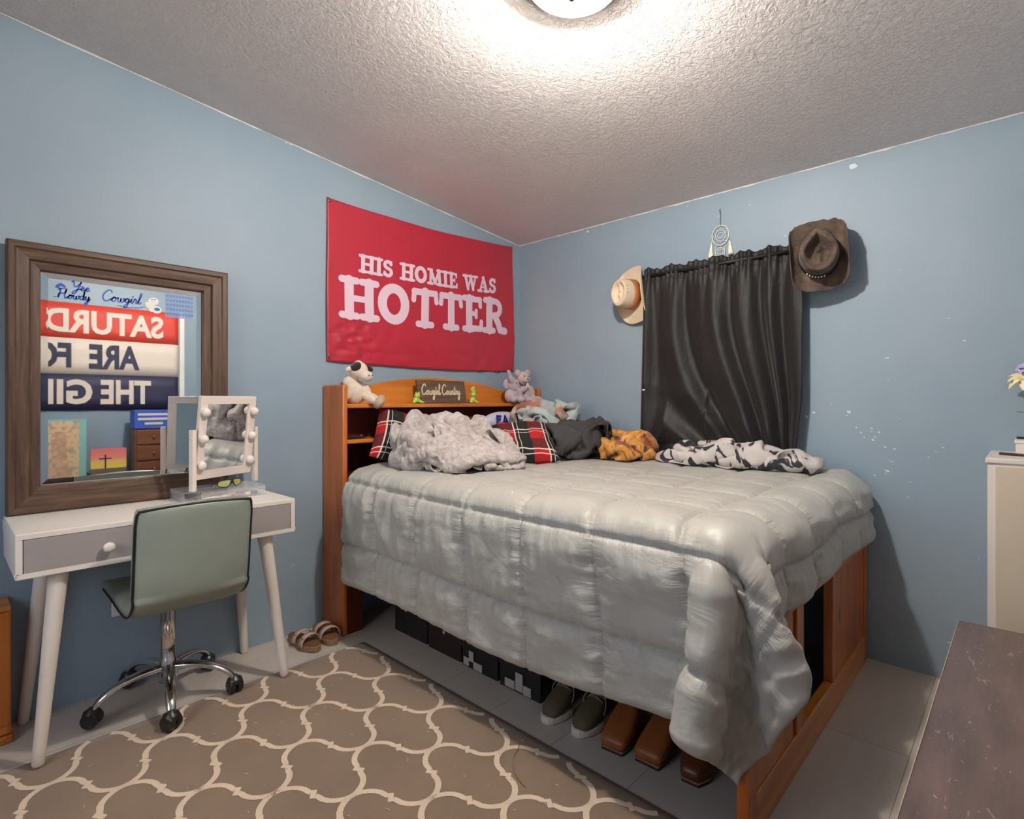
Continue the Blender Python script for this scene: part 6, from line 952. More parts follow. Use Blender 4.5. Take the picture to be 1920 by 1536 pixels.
2,-86,12,9,-85,24,13,-70,30,16,-60,18,23,-59,6,17,-43,5,11,-49,-5,4,-61,-11,-5,-74,-5,-14,-72,7,-21,-61,16,-26,-48,18,-32,-35,21,-39,-23,27,-43,-8,22,-46,3,11,-58,2,2,-58,17,6,-57,28,17,-51,40,10,-59,41,-3,-73,40,-9,-84,49,-3,-78,65,-4,-69,77,-6,-58,82,-14,-42,78,-21,-27,76,-22,-25,79,-6,-38,85,-4,-35,72,-5,-27,59,-4,
16,-83,4,23,-83,17,29,-73,25,32,-61,20,33,-48,12,30,-45,-4,24,-57,-10,16,-70,-10,8,-75,3,0,-67,13,-7,-54,15,-12,-43,22,-18,-31,28,-23,-16,24,-29,-8,12,-44,-14,6,-54,-8,15,-52,9,19,-43,22,18,-46,25,3,-61,25,-1,-75,32,4,-73,48,8,-65,59,1,-55,70,1,-46,80,-1,-36,91,-10,-28,94,-21,-28,94,-6,-26,88,7,-30,74,11,-33,59,11,
30,-90,5,39,-84,15,45,-74,24,47,-60,25,49,-49,16,44,-53,1,36,-64,-2,28,-77,0,20,-75,14,12,-63,20,9,-50,18,2,-37,26,-3,-23,24,-11,-17,13,-25,-25,9,-37,-23,17,-40,-10,26,-37,6,24,-36,12,9,-50,10,5,-63,16,14,-66,30,18,-59,42,12,-51,48,0,-42,60,-4,-31,72,-4,-23,82,-8,-15,90,-18,-11,96,-5,-11,84,6,-14,71,9,-17,56,13,
22,-94,18,30,-87,29,33,-72,35,33,-56,32,35,-44,23,32,-42,7,24,-52,0,17,-66,1,30,-64,10,29,-55,21,23,-42,24,16,-28,21,7,-24,10,-6,-32,8,-17,-34,19,-24,-23,28,-25,-8,30,-24,2,17,-37,-4,10,-49,0,19,-54,14,28,-52,28,27,-45,34,16,-39,43,5,-30,50,-5,-21,61,-11,-12,72,-15,0,82,-18,4,93,-8,0,78,-7,-6,65,-4,-11,51,-1,
9,-96,28,15,-82,29,21,-71,23,21,-58,20,19,-44,18,17,-33,9,10,-48,6,11,-59,16,19,-50,7,31,-47,7,36,-34,14,25,-30,6,11,-40,7,2,-41,19,-3,-32,30,-8,-18,32,-10,-7,21,-21,-15,13,-32,-14,23,-37,-1,32,-40,12,35,-39,28,33,-36,40,26,-30,50,15,-18,49,6,-7,54,-5,2,65,-12,6,77,-3,-2,86,5,-15,84,-6,-19,71,-13,-23,56,-12,
0,-96,14,12,-87,12,20,-75,7,16,-62,7,17,-48,1,3,-40,7,7,-43,22,19,-49,28,17,-37,16,20,-32,3,33,-36,-4,29,-49,3,24,-47,17,17,-38,28,12,-26,32,7,-13,25,-1,-17,13,-13,-24,22,-18,-13,32,-21,2,34,-25,14,31,-30,23,20,-22,34,23,-17,47,26,-13,61,16,-1,62,7,13,61,-1,6,69,10,-8,73,13,-21,75,6,-32,73,-3,-38,63,-14,
-3,-95,-1,11,-93,-4,18,-81,-7,8,-70,-7,7,-55,-9,10,-58,6,21,-50,13,32,-44,21,33,-29,19,33,-22,5,43,-32,-2,45,-44,8,41,-42,21,33,-32,30,26,-18,26,18,-19,13,7,-30,19,2,-22,32,-3,-7,32,-8,6,30,-12,20,25,-19,17,12,-11,31,12,-5,43,18,-1,57,28,10,64,20,17,51,12,0,54,17,-13,58,19,-27,61,15,-40,64,7,-51,62,-3,
-5,-95,-16,8,-94,-20,19,-84,-22,11,-70,-22,20,-63,-14,24,-66,0,33,-56,5,39,-42,6,45,-31,9,48,-16,4,56,-25,9,59,-40,11,53,-37,26,47,-24,26,39,-20,14,28,-32,14,21,-29,29,16,-15,32,11,-2,30,8,14,29,1,15,13,-8,7,17,-2,21,21,4,34,30,8,46,33,4,47,17,4,52,2,-6,42,5,-18,43,14,-34,45,16,-47,50,14,-59,54,8,
-11,-93,-32,2,-87,-34,13,-77,-35,24,-68,-33,31,-74,-22,38,-72,-6,47,-63,2,53,-48,0,54,-34,-4,60,-20,-8,69,-21,3,71,-31,11,71,-28,26,61,-23,16,49,-34,14,40,-35,27,35,-23,34,30,-8,33,25,1,25,18,16,16,12,2,18,2,9,32,-5,22,36,-12,36,35,-9,50,34,-5,60,22,-8,62,8,-14,54,-5,-23,43,-1,-36,36,3,-50,35,6,-64,39,8,
-17,-79,-38,-6,-70,-33,4,-67,-25,15,-60,-18,29,-55,-18,42,-61,-17,56,-63,-11,64,-52,-10,64,-36,-15,71,-25,-17,81,-27,-8,86,-30,6,84,-33,20,69,-37,13,60,-42,25,52,-32,35,50,-17,32,44,-6,28,38,1,17,32,12,11,25,13,27,12,23,24,1,31,22,-11,39,19,-20,51,22,-20,67,25,-24,63,10,-25,65,-4,-32,54,-11,-44,44,-9,-54,34,-11,-68,31,-6,
-25,-67,-31,-14,-65,-22,-4,-58,-12,8,-56,-4,22,-57,-2,37,-59,-1,45,-49,-8,51,-45,-21,61,-43,-30,77,-39,-26,84,-41,-15,85,-47,0,82,-49,14,73,-47,26,71,-35,36,66,-24,42,66,-15,29,58,-1,25,52,10,20,42,21,18,30,28,25,21,33,15,10,41,12,-3,51,10,-13,61,8,-17,77,13,-32,79,8,-39,73,-2,-45,64,-13,-49,51,-22,-62,45,-20,-76,43,-15,
-34,-60,-20,-24,-61,-9,-12,-67,-2,4,-71,-2,18,-73,-6,30,-68,-13,36,-54,-20,49,-62,-23,62,-59,-23,72,-51,-24,80,-57,-15,71,-56,0,66,-48,9,62,-38,18,60,-26,26,59,-12,36,70,-3,40,65,9,35,58,20,30,50,32,27,40,42,22,30,47,13,18,55,9,7,62,3,-4,69,-1,-13,80,-2,-26,87,-4,-40,84,-13,-49,77,-22,-56,66,-27,-65,61,-18,-71,56,-5,
-44,-73,-13,-30,-76,-10,-16,-80,-12,-1,-77,-17,12,-79,-20,20,-67,-26,33,-62,-31,45,-62,-35,58,-69,-37,70,-60,-36,64,-62,-21,58,-52,-9,56,-40,-1,57,-28,7,57,-15,15,68,-8,21,79,-1,28,77,14,26,70,26,21,60,37,14,50,45,9,40,54,4,29,63,0,17,71,-6,6,77,-12,-9,82,-18,-22,81,-18,-31,88,-28,-36,75,-30,-40,63,-25,-49,59,-13,-56,51,-2,
-44,-89,-11,-33,-89,-21,-20,-84,-27,-7,-82,-31,6,-79,-36,20,-76,-41,32,-73,-45,43,-70,-49,53,-61,-49,53,-54,-40,60,-50,-27,54,-42,-21,52,-30,-13,52,-17,-4,60,-8,3,74,-7,8,87,-1,13,86,15,13,74,22,4,61,29,-1,49,36,-5,36,42,-7,25,50,-10,15,57,-15,5,65,-22,-8,68,-26,-23,67,-28,-16,81,-31,-26,74,-18,-29,60,-16,-38,49,-10,-46,39,-5,
-34,-84,2,-24,-92,-6,-16,-95,-17,-1,-96,-26,13,-94,-32,27,-90,-36,40,-85,-40,54,-79,-44,65,-70,-49,67,-54,-49,64,-42,-42,63,-33,-30,64,-24,-20,61,-11,-15,65,2,-9,79,-1,-8,93,2,-2,78,6,-2,65,9,2,52,17,3,39,24,3,24,34,6,16,42,0,6,52,-5,-4,59,-9,-13,72,-10,-20,59,-16,-7,67,-20,-12,73,-8,-20,61,-2,-27,49,2,-31,34,3,
-28,-71,5,-17,-77,-3,-6,-82,-12,6,-87,-13,20,-93,-17,33,-89,-22,46,-83,-25,59,-77,-28,70,-69,-33,80,-56,-40,80,-42,-43,76,-29,-39,73,-18,-32,71,-5,-27,68,10,-23,83,12,-18,94,15,-11,81,21,-5,71,24,8,58,27,14,45,34,15,31,41,16,20,50,13,10,60,8,1,72,2,-14,67,4,-13,54,-4,1,57,-12,1,67,0,-7,55,5,-13,42,4,-20,29,8,
-16,-61,11,-9,-62,-2,-1,-67,-14,10,-73,-20,22,-78,-14,35,-81,-9,49,-76,-11,64,-72,-15,71,-61,-20,83,-51,-25,90,-40,-30,92,-27,-36,87,-13,-39,80,0,-38,76,14,-37,81,25,-28,93,29,-20,88,35,-7,75,38,2,64,42,11,53,48,15,40,55,15,29,63,15,18,73,18,2,74,18,-5,59,16,-6,48,8,6,46,-2,15,59,3,7,49,11,2,35,7,-5,24,11,
-2,-57,20,4,-60,6,12,-64,-5,18,-58,-17,29,-66,-24,34,-63,-9,47,-62,-6,61,-60,-2,75,-54,-6,85,-47,-10,93,-33,-16,96,-21,-21,98,-8,-28,95,5,-35,91,17,-43,91,31,-40,90,42,-29,84,47,-17,77,51,-5,72,57,8,58,62,8,45,63,2,34,73,4,20,76,4,11,64,6,10,54,19,6,40,18,12,36,4,25,46,2,20,42,16,15,29,10,10,16,12,
11,-48,23,17,-52,11,26,-60,3,34,-62,-9,38,-52,-21,32,-48,-9,43,-47,2,58,-44,2,72,-42,5,87,-39,4,96,-28,-1,95,-14,-7,95,-1,-14,93,12,-22,87,20,-29,76,31,-37,77,46,-38,76,58,-28,75,63,-15,71,67,0,60,76,-1,49,73,-10,35,72,-14,24,64,-10,21,53,1,24,49,15,21,35,23,20,25,10,31,32,0,36,35,14,29,22,15,23,8,10,
23,-36,23,25,-39,8,34,-45,-1,46,-55,-4,52,-54,-17,45,-40,-14,43,-31,-5,54,-30,5,68,-27,8,80,-26,0,89,-20,12,92,-7,6,90,7,0,88,19,-8,80,28,-16,70,35,-22,62,45,-32,60,62,-34,58,62,-17,57,60,-5,66,68,-14,55,69,-26,41,63,-23,35,53,-15,36,51,-1,36,40,8,37,30,21,32,16,19,34,18,4,47,28,6,44,16,14,38,4,7,
32,-23,21,37,-28,8,42,-32,-6,55,-40,-5,65,-45,-15,56,-35,-22,54,-24,-12,56,-14,-1,69,-13,2,84,-12,2,74,-15,14,78,-1,17,78,11,9,82,25,6,77,37,-3,67,45,-10,58,54,-16,45,53,-27,59,46,-21,63,47,-6,73,52,-17,64,53,-28,50,46,-26,48,46,-12,52,51,1,52,37,7,50,24,13,46,10,15,43,7,0,50,17,-5,59,14,7,53,0,3,
27,-14,8,39,-12,2,49,-19,-7,63,-28,-6,75,-34,-13,71,-29,-27,65,-16,-21,61,-4,-13,75,-4,-12,80,4,1,66,-3,3,63,2,16,67,15,19,70,30,15,71,44,10,62,52,3,48,53,-5,41,43,-14,51,34,-15,67,32,-11,78,37,-21,66,35,-31,58,34,-22,57,36,-6,67,45,-3,67,34,7,64,20,8,61,5,9,55,-2,-3,60,8,-13,71,12,-3,69,-3,-1,
38,-28,7,49,-18,14,60,-14,6,71,-15,-5,82,-18,-15,84,-20,-29,74,-9,-33,68,3,-23,79,9,-19,72,15,-8,59,9,-4,50,9,8,52,19,18,56,33,22,61,46,23,52,55,15,42,45,7,42,33,-1,49,24,-7,65,18,-13,76,20,-21,64,22,-23,56,20,-12,69,25,-6,78,36,-12,83,31,2,79,16,3,75,1,4,70,-8,-6,70,-2,-19,82,5,-13,85,-5,-5]),
 'orange': (28, 28, (-0.18, -1.04, 0.92), [
-92,0,-25,-81,10,-24,-76,19,-16,-73,26,-5,-66,36,-2,-72,32,9,-77,21,4,-82,11,-2,-87,-1,-1,-90,-13,5,-95,-24,1,-91,-20,-12,-78,-15,-12,-82,-16,-25,-96,-13,-25,-86,-6,-24,-75,-5,-14,-83,7,-14,-92,10,-24,-99,20,-25,-91,31,-25,-79,33,-22,-68,33,-15,-58,33,-8,-46,37,-4,-38,32,5,-26,35,11,-14,39,13,
-79,-9,-22,-75,1,-14,-68,10,-10,-60,18,-5,-53,28,1,-58,23,12,-67,12,11,-69,4,0,-74,-7,-4,-77,-18,2,-81,-29,1,-84,-33,-12,-73,-29,-17,-82,-29,-25,-94,-27,-24,-85,-21,-16,-85,-12,-7,-94,-4,-12,-100,7,-11,-99,20,-10,-96,32,-11,-86,40,-11,-74,45,-9,-63,47,-2,-55,42,8,-43,45,15,-31,49,14,-19,53,12,
-72,-19,-16,-67,-11,-9,-59,-1,-5,-51,8,-1,-43,18,2,-46,16,14,-53,5,12,-56,-4,3,-60,-13,-5,-67,-24,-7,-69,-36,-2,-76,-44,-9,-70,-42,-22,-83,-44,-24,-91,-40,-15,-93,-30,-7,-98,-18,-2,-100,-7,2,-100,6,4,-99,19,4,-96,31,4,-91,43,3,-82,52,1,-72,49,9,-60,54,15,-48,57,14,-36,62,10,-25,66,6,
-62,-30,-12,-56,-21,-6,-48,-11,-1,-40,-2,2,-31,7,3,-34,8,18,-43,-4,17,-46,-13,9,-51,-23,2,-54,-31,-7,-61,-41,-15,-64,-52,-10,-70,-58,-21,-79,-56,-12,-86,-46,-2,-90,-37,6,-91,-25,11,-92,-10,16,-91,3,15,-90,16,16,-89,29,17,-87,43,17,-84,56,17,-77,65,9,-66,63,2,-54,62,-1,-41,66,-4,-31,71,-8,
-52,-40,-10,-45,-30,-4,-37,-21,0,-30,-12,3,-20,-1,4,-23,-2,18,-32,-13,20,-36,-23,13,-38,-31,2,-44,-41,-4,-48,-48,-14,-54,-60,-17,-64,-67,-12,-70,-60,-2,-74,-50,6,-75,-38,11,-76,-25,13,-77,-11,13,-77,2,11,-76,15,15,-75,27,19,-72,41,20,-70,54,21,-65,68,18,-63,76,8,-58,76,-5,-49,73,-14,-38,73,-22,
-40,-49,-11,-34,-40,-5,-26,-30,-1,-17,-22,2,-9,-12,4,-11,-12,18,-19,-22,20,-24,-31,12,-26,-38,1,-31,-47,-7,-36,-57,-14,-43,-68,-12,-52,-71,-1,-58,-63,7,-60,-51,11,-61,-38,10,-62,-25,9,-63,-12,8,-63,1,9,-61,14,7,-64,27,8,-64,40,8,-60,52,8,-53,64,13,-47,75,11,-47,86,1,-45,89,-13,-42,87,-25,
-28,-57,-14,-21,-49,-7,-14,-40,1,-7,-30,0,1,-22,5,2,-20,19,-7,-30,22,-11,-38,12,-14,-47,4,-19,-56,-5,-25,-66,-11,-32,-74,-5,-40,-73,7,-44,-63,13,-46,-50,16,-47,-37,14,-48,-24,14,-52,-12,19,-56,0,23,-55,14,22,-51,27,19,-49,36,10,-47,47,2,-43,59,2,-36,70,3,-32,83,0,-30,92,-10,-29,93,-23,
-15,-65,-17,-10,-59,-7,-4,-51,1,5,-42,4,12,-31,7,12,-29,20,5,-37,24,-3,-48,20,-10,-58,13,-14,-67,4,-15,-75,-6,-22,-81,3,-26,-74,15,-31,-62,21,-31,-50,21,-33,-36,21,-38,-25,25,-43,-14,30,-43,0,30,-41,12,25,-37,23,19,-35,34,14,-34,42,2,-31,52,-5,-26,65,-7,-20,76,-8,-16,88,-10,-14,96,-22,
-7,-77,-14,-1,-70,-4,6,-62,3,13,-52,8,22,-42,11,25,-37,24,16,-47,26,8,-57,21,2,-66,14,-2,-74,6,-3,-87,0,-8,-82,12,-12,-74,22,-15,-61,24,-19,-49,29,-22,-37,30,-27,-25,35,-28,-12,34,-30,-3,25,-35,2,13,-33,15,7,-27,25,3,-20,37,1,-17,48,-2,-12,60,-7,-10,69,-12,-4,81,-16,0,92,-20,
5,-76,-21,12,-71,-14,20,-64,-5,26,-59,3,33,-52,12,37,-46,24,27,-54,20,20,-59,12,12,-64,3,6,-71,-6,11,-82,0,8,-77,12,4,-69,22,0,-59,29,-5,-47,33,-9,-35,37,-12,-22,37,-15,-13,28,-22,-13,16,-24,-3,8,-19,10,5,-13,20,5,-7,31,2,-3,43,0,1,56,-1,5,68,-5,9,79,-7,13,92,-10,
-4,-63,-17,6,-56,-13,16,-50,-12,27,-45,-5,37,-40,2,46,-40,12,31,-45,8,20,-47,2,16,-55,-8,20,-67,-13,24,-75,-1,21,-71,11,18,-64,21,14,-55,31,9,-43,35,5,-31,38,1,-21,31,-5,-19,19,-7,-10,12,-12,1,18,-18,11,20,-9,21,18,-4,32,17,0,45,15,2,58,14,5,71,11,7,84,8,5,94,3,
-13,-53,-10,-4,-47,-7,9,-40,-4,19,-35,1,27,-31,9,38,-29,15,33,-30,3,27,-37,-8,28,-48,-15,33,-62,-14,36,-67,-3,35,-64,9,33,-57,21,28,-47,28,24,-37,36,18,-26,36,14,-22,26,9,-14,15,3,-3,18,-3,4,28,-10,13,33,-16,25,31,-18,37,24,-12,50,22,-9,62,23,-8,75,18,-8,85,11,-9,96,3,
-21,-42,-4,-11,-36,1,0,-36,8,11,-39,15,24,-44,17,36,-45,12,45,-39,2,42,-35,-12,41,-43,-20,46,-57,-17,50,-61,-5,47,-55,7,45,-49,18,41,-36,26,37,-30,34,31,-18,36,27,-13,24,22,-6,14,15,4,23,9,12,29,2,22,33,-5,33,37,-14,43,38,-21,54,34,-22,65,27,-23,75,18,-22,82,8,-23,91,-1,
-29,-38,9,-18,-43,13,-6,-49,14,6,-54,12,19,-55,8,31,-54,1,41,-52,-6,50,-48,-10,55,-41,-25,61,-52,-22,62,-52,-7,60,-48,6,57,-39,16,53,-30,24,48,-20,31,42,-9,34,34,0,29,32,4,15,23,12,13,18,22,22,8,31,23,-1,40,24,-12,45,22,-25,48,23,-33,59,21,-37,71,16,-38,80,7,-38,88,-5,
-36,-51,10,-23,-55,7,-12,-58,3,1,-60,0,12,-56,-5,23,-55,-12,34,-52,-20,45,-56,-27,56,-57,-14,53,-39,-14,64,-39,-10,70,-37,2,68,-30,13,65,-21,22,61,-11,30,53,1,31,45,11,29,39,17,19,32,22,9,22,29,9,9,34,7,-1,39,8,-13,44,8,-25,47,6,-37,53,6,-46,64,7,-51,75,2,-52,84,-8,
-41,-56,-4,-29,-60,-6,-17,-57,-11,-5,-60,-14,7,-62,-18,18,-62,-24,31,-67,-25,41,-68,-14,44,-59,-5,48,-46,1,54,-33,1,61,-26,-4,68,-18,4,72,-11,14,69,-1,23,63,13,28,55,22,27,45,31,22,39,36,11,28,41,6,15,45,3,4,49,-1,-8,53,-3,-20,56,-5,-33,60,-7,-46,62,-9,-58,67,-8,-61,75,-17,
-45,-57,-19,-34,-63,-22,-22,-66,-24,-10,-70,-25,0,-71,-28,16,-77,-24,24,-76,-14,27,-64,-7,31,-52,-9,35,-40,-7,42,-28,-7,48,-18,-6,56,-10,1,63,0,5,69,9,10,69,21,16,63,32,19,54,43,18,43,49,15,32,55,11,20,59,6,8,63,1,-4,67,-1,-16,70,-2,-29,74,-1,-42,77,-6,-47,75,-20,-52,63,-21,
-51,-70,-25,-39,-75,-24,-27,-80,-23,-15,-84,-22,-2,-86,-19,7,-82,-12,11,-70,-8,14,-58,-12,18,-45,-8,22,-34,-5,29,-22,-4,37,-15,3,45,-10,12,52,1,15,53,12,7,59,23,4,63,36,4,58,48,3,50,58,1,38,66,3,26,73,3,13,77,2,0,81,-1,-13,84,-1,-25,87,-6,-32,81,-17,-34,67,-16,-40,57,-11,
-54,-74,-11,-42,-79,-10,-29,-84,-9,-18,-87,-8,-7,-80,-6,-6,-74,-18,-1,-65,-15,0,-52,-9,4,-41,-4,9,-29,0,19,-23,9,28,-18,15,34,-6,20,39,6,19,41,16,12,47,27,12,45,35,2,49,43,-7,43,55,-12,35,65,-12,27,75,-12,16,84,-11,5,92,-10,-8,95,-11,-16,86,-20,-18,74,-19,-21,64,-11,-29,60,0,
-49,-62,-2,-37,-67,-2,-29,-75,5,-16,-79,7,-20,-70,-4,-17,-64,-13,-9,-67,-2,-6,-56,5,-3,-44,9,-1,-32,13,7,-23,19,15,-12,22,21,-2,24,25,11,23,29,23,20,34,33,18,38,44,12,40,51,2,30,47,-8,22,56,-10,13,65,-13,8,72,-21,3,84,-25,-4,96,-26,-4,81,-24,-5,71,-17,-12,71,-3,-14,63,7,
-42,-49,2,-31,-56,3,-23,-63,12,-11,-68,13,-13,-59,3,-10,-52,-8,3,-60,-7,9,-60,6,11,-48,12,14,-36,11,11,-23,4,11,-10,7,12,2,11,13,15,13,16,27,15,20,39,15,25,52,15,31,60,7,22,50,4,11,50,-5,2,60,-8,-2,74,-9,1,86,-9,10,95,-19,10,81,-19,8,75,-8,2,74,3,-3,66,13,
-36,-37,8,-26,-44,12,-17,-51,18,-5,-57,20,1,-54,8,-2,-43,0,8,-47,-7,20,-55,-3,26,-49,7,26,-36,3,25,-23,0,24,-10,0,22,2,2,23,17,1,20,28,-1,19,41,0,18,54,0,20,68,-3,13,64,7,5,53,10,4,66,7,11,75,-1,15,78,-13,21,85,-25,25,88,-12,20,80,-2,16,76,9,11,68,19,
-27,-24,8,-17,-31,13,-8,-38,20,3,-45,24,11,-46,15,8,-35,7,16,-35,-4,26,-42,-10,38,-47,-2,41,-34,5,40,-23,2,38,-9,-4,37,4,-3,36,18,-3,36,30,-2,36,43,-1,35,55,0,32,68,9,23,68,19,13,58,23,19,63,10,22,64,-3,22,66,-16,30,73,-24,37,79,-14,35,76,-2,29,69,9,24,60,17,
-18,-14,5,-8,-22,8,2,-27,15,9,-31,26,20,-37,21,21,-29,11,21,-23,-1,33,-30,-7,44,-37,-13,54,-34,-3,54,-22,1,53,-9,-3,53,5,-4,51,18,-1,49,30,2,47,43,6,47,56,8,42,63,17,33,57,25,23,48,23,23,48,9,23,50,-5,31,55,-14,38,61,-23,47,68,-16,42,64,-4,31,57,-1,21,52,5,
-8,-1,5,2,-11,4,11,-19,9,19,-19,20,30,-25,25,35,-26,12,33,-15,6,39,-17,-6,48,-23,-14,61,-27,-15,68,-20,-7,68,-8,0,65,5,3,63,16,9,62,29,11,61,42,14,61,56,15,52,53,23,41,44,25,31,38,22,29,35,8,30,37,-5,40,43,-12,46,48,-22,56,56,-16,47,51,-8,34,46,-9,23,40,-4,
2,9,5,11,0,2,21,-9,3,29,-10,13,38,-13,24,48,-19,18,49,-15,7,48,-6,-4,54,-11,-15,63,-15,-23,74,-12,-17,80,-4,-7,83,6,1,78,19,7,75,32,6,71,45,4,63,56,0,53,44,9,51,35,18,41,26,20,39,24,7,39,25,-6,47,31,-12,52,39,-24,64,42,-15,52,37,-8,40,32,-8,29,26,-2,
11,20,3,20,10,2,30,2,0,39,-4,6,45,-1,18,56,-7,21,62,-10,10,61,0,1,67,-4,-10,60,-2,-20,72,0,-25,81,6,-18,82,16,-8,69,21,-6,77,32,-7,73,44,-10,58,44,-9,56,34,-1,55,25,9,51,15,17,52,16,3,47,12,-8,55,19,-15,62,26,-25,68,29,-13,58,24,-6,46,19,-8,34,13,-2,
21,31,2,30,22,-2,40,12,-4,49,5,-1,54,8,11,63,6,20,74,0,14,73,6,3,72,9,-9,60,13,-14,66,15,-25,80,20,-25,78,27,-18,66,22,-20,75,31,-25,68,40,-25,58,32,-19,51,25,-11,45,18,-1,42,7,7,54,1,4,56,1,-9,60,7,-20,72,12,-25,74,16,-13,63,10,-6,51,6,-11,41,0,-5]),
 'striped': (22, 46, (-0.17, -1.65, 0.91), [
-18,-88,-16,-25,-73,-16,-33,-58,-14,-42,-46,-7,-55,-38,0,-60,-28,-13,-47,-19,-17,-33,-11,-15,-19,-3,-14,-21,0,2,-37,0,0,-41,2,-17,-56,4,-20,-68,6,-9,-54,9,1,-42,3,-7,-49,-10,-14,-58,-14,-1,-68,-26,-8,-68,-16,-20,-65,0,-20,-62,16,-17,-60,17,0,-57,4,10,-48,-9,14,-44,-17,29,-58,-18,37,-67,-22,24,-67,-27,9,-64,-32,-6,-48,-35,-8,-33,-37,0,-26,-33,-15,-36,-19,-16,-45,-9,-5,-48,0,6,-60,13,8,-60,22,-7,-57,30,-20,-67,42,-21,-67,48,-4,-56,56,5,-41,64,2,-35,71,-12,-49,74,-19,-65,76,-20,
-30,-95,-17,-38,-80,-18,-43,-67,-8,-51,-56,0,-62,-46,-8,-54,-39,-20,-39,-32,-16,-26,-22,-15,-13,-15,-9,-22,-13,5,-37,-14,-1,-43,-13,-17,-59,-10,-20,-68,-8,-6,-57,-5,6,-40,-7,5,-38,-18,-7,-51,-26,0,-57,-34,-14,-53,-19,-20,-50,-3,-18,-47,13,-17,-46,19,-2,-45,11,13,-37,-1,20,-44,-4,35,-60,-4,34,-67,-9,20,-67,-13,5,-61,-18,-10,-46,-22,-8,-33,-22,2,-18,-23,-7,-26,-10,-15,-35,1,-11,-39,10,2,-49,22,10,-57,33,1,-48,39,-12,-57,50,-20,-66,61,-11,-61,69,3,-47,77,5,-36,84,-6,-46,90,-19,-63,90,-20,
-44,-102,-17,-49,-86,-11,-48,-75,2,-61,-66,0,-60,-60,-17,-45,-51,-19,-34,-45,-16,-18,-36,-14,-8,-28,-5,-21,-28,6,-34,-27,-6,-46,-27,-17,-62,-24,-18,-67,-21,-2,-57,-18,10,-40,-18,13,-31,-28,2,-44,-39,0,-43,-38,-17,-39,-23,-16,-36,-7,-16,-34,9,-15,-32,18,-1,-33,17,14,-30,8,28,-44,11,35,-59,10,29,-68,5,16,-68,0,1,-59,-5,-12,-43,-8,-11,-30,-9,0,-13,-11,0,-14,-2,-14,-26,11,-15,-35,22,-6,-37,31,7,-49,43,8,-46,51,-6,-47,60,-18,-60,72,-18,-65,82,-5,-54,89,6,-40,97,0,-45,102,-15,-61,103,-20,
-53,-104,-5,-43,-92,-2,-58,-84,5,-63,-77,-13,-53,-72,-20,-39,-64,-18,-24,-55,-15,-12,-47,-15,-5,-41,0,-22,-42,4,-33,-41,-7,-47,-41,-16,-63,-39,-15,-66,-35,1,-58,-31,15,-42,-31,19,-30,-38,11,-36,-48,-2,-28,-42,-15,-26,-27,-15,-21,-12,-14,-21,5,-15,-22,7,1,-18,13,17,-25,23,28,-42,24,28,-57,22,23,-68,19,12,-68,13,-4,-56,9,-14,-41,6,-16,-27,3,-7,-14,1,5,-6,9,-8,-16,20,-14,-27,31,-12,-30,41,2,-38,52,13,-48,63,3,-42,72,-10,-52,82,-20,-61,94,-12,-60,102,2,-45,109,6,-46,115,-9,-58,117,-20,
-58,-104,11,-43,-98,11,-58,-99,2,-60,-92,-14,-45,-85,-21,-32,-77,-17,-18,-69,-15,-4,-60,-14,-4,-55,2,-20,-56,2,-34,-56,-6,-49,-54,-11,-65,-53,-12,-65,-48,5,-60,-44,19,-45,-43,25,-39,-51,13,-26,-55,3,-17,-43,-6,-12,-30,-12,-8,-13,-15,-7,0,-14,-7,9,1,-12,23,8,-25,31,16,-40,35,20,-56,36,19,-67,32,7,-69,28,-9,-53,22,-17,-38,19,-16,-24,17,-7,-19,14,8,-5,20,2,-5,30,-11,-18,42,-14,-28,53,-7,-28,63,6,-41,73,12,-46,83,-1,-41,91,-15,-52,104,-18,-57,114,-6,-52,122,9,-53,129,-5,-55,131,-20,
-52,-114,20,-42,-113,7,-55,-113,-2,-54,-106,-18,-39,-98,-19,-25,-89,-17,-10,-81,-16,2,-73,-11,-5,-69,4,-19,-68,-5,-33,-68,-12,-49,-66,-16,-63,-66,-9,-64,-62,9,-58,-58,23,-44,-55,32,-32,-58,21,-19,-50,16,-13,-38,8,-3,-28,1,3,-13,-5,6,4,-11,-5,16,-14,-18,23,-5,-30,31,2,-39,42,7,-54,48,12,-68,45,4,-67,40,-11,-52,37,-19,-37,33,-16,-25,30,-4,-25,24,12,-12,32,8,-3,41,-2,-7,52,-14,-21,63,-14,-25,74,-1,-32,83,10,-44,94,7,-35,100,-7,-40,111,-18,-44,124,-10,-41,131,5,-50,143,-3,-49,145,-19,
-44,-126,23,-42,-126,7,-52,-125,-6,-46,-119,-19,-33,-112,-18,-19,-103,-16,-4,-95,-15,5,-86,-4,-8,-82,6,-22,-81,-2,-37,-82,-8,-51,-80,-16,-61,-80,-3,-62,-75,12,-52,-71,24,-37,-68,32,-24,-58,34,-22,-43,27,-19,-30,17,-12,-18,10,-5,-5,4,4,10,2,2,25,-6,-12,34,-13,-27,39,-11,-41,47,-6,-50,58,1,-66,60,0,-67,53,-17,-50,50,-19,-35,48,-14,-27,45,1,-35,34,11,-23,35,-2,-16,48,0,-6,61,-2,-9,74,-14,-21,86,-8,-24,93,7,-35,104,13,-34,113,0,-26,115,-15,-33,130,-15,-30,138,0,-39,152,-3,-41,156,-19,
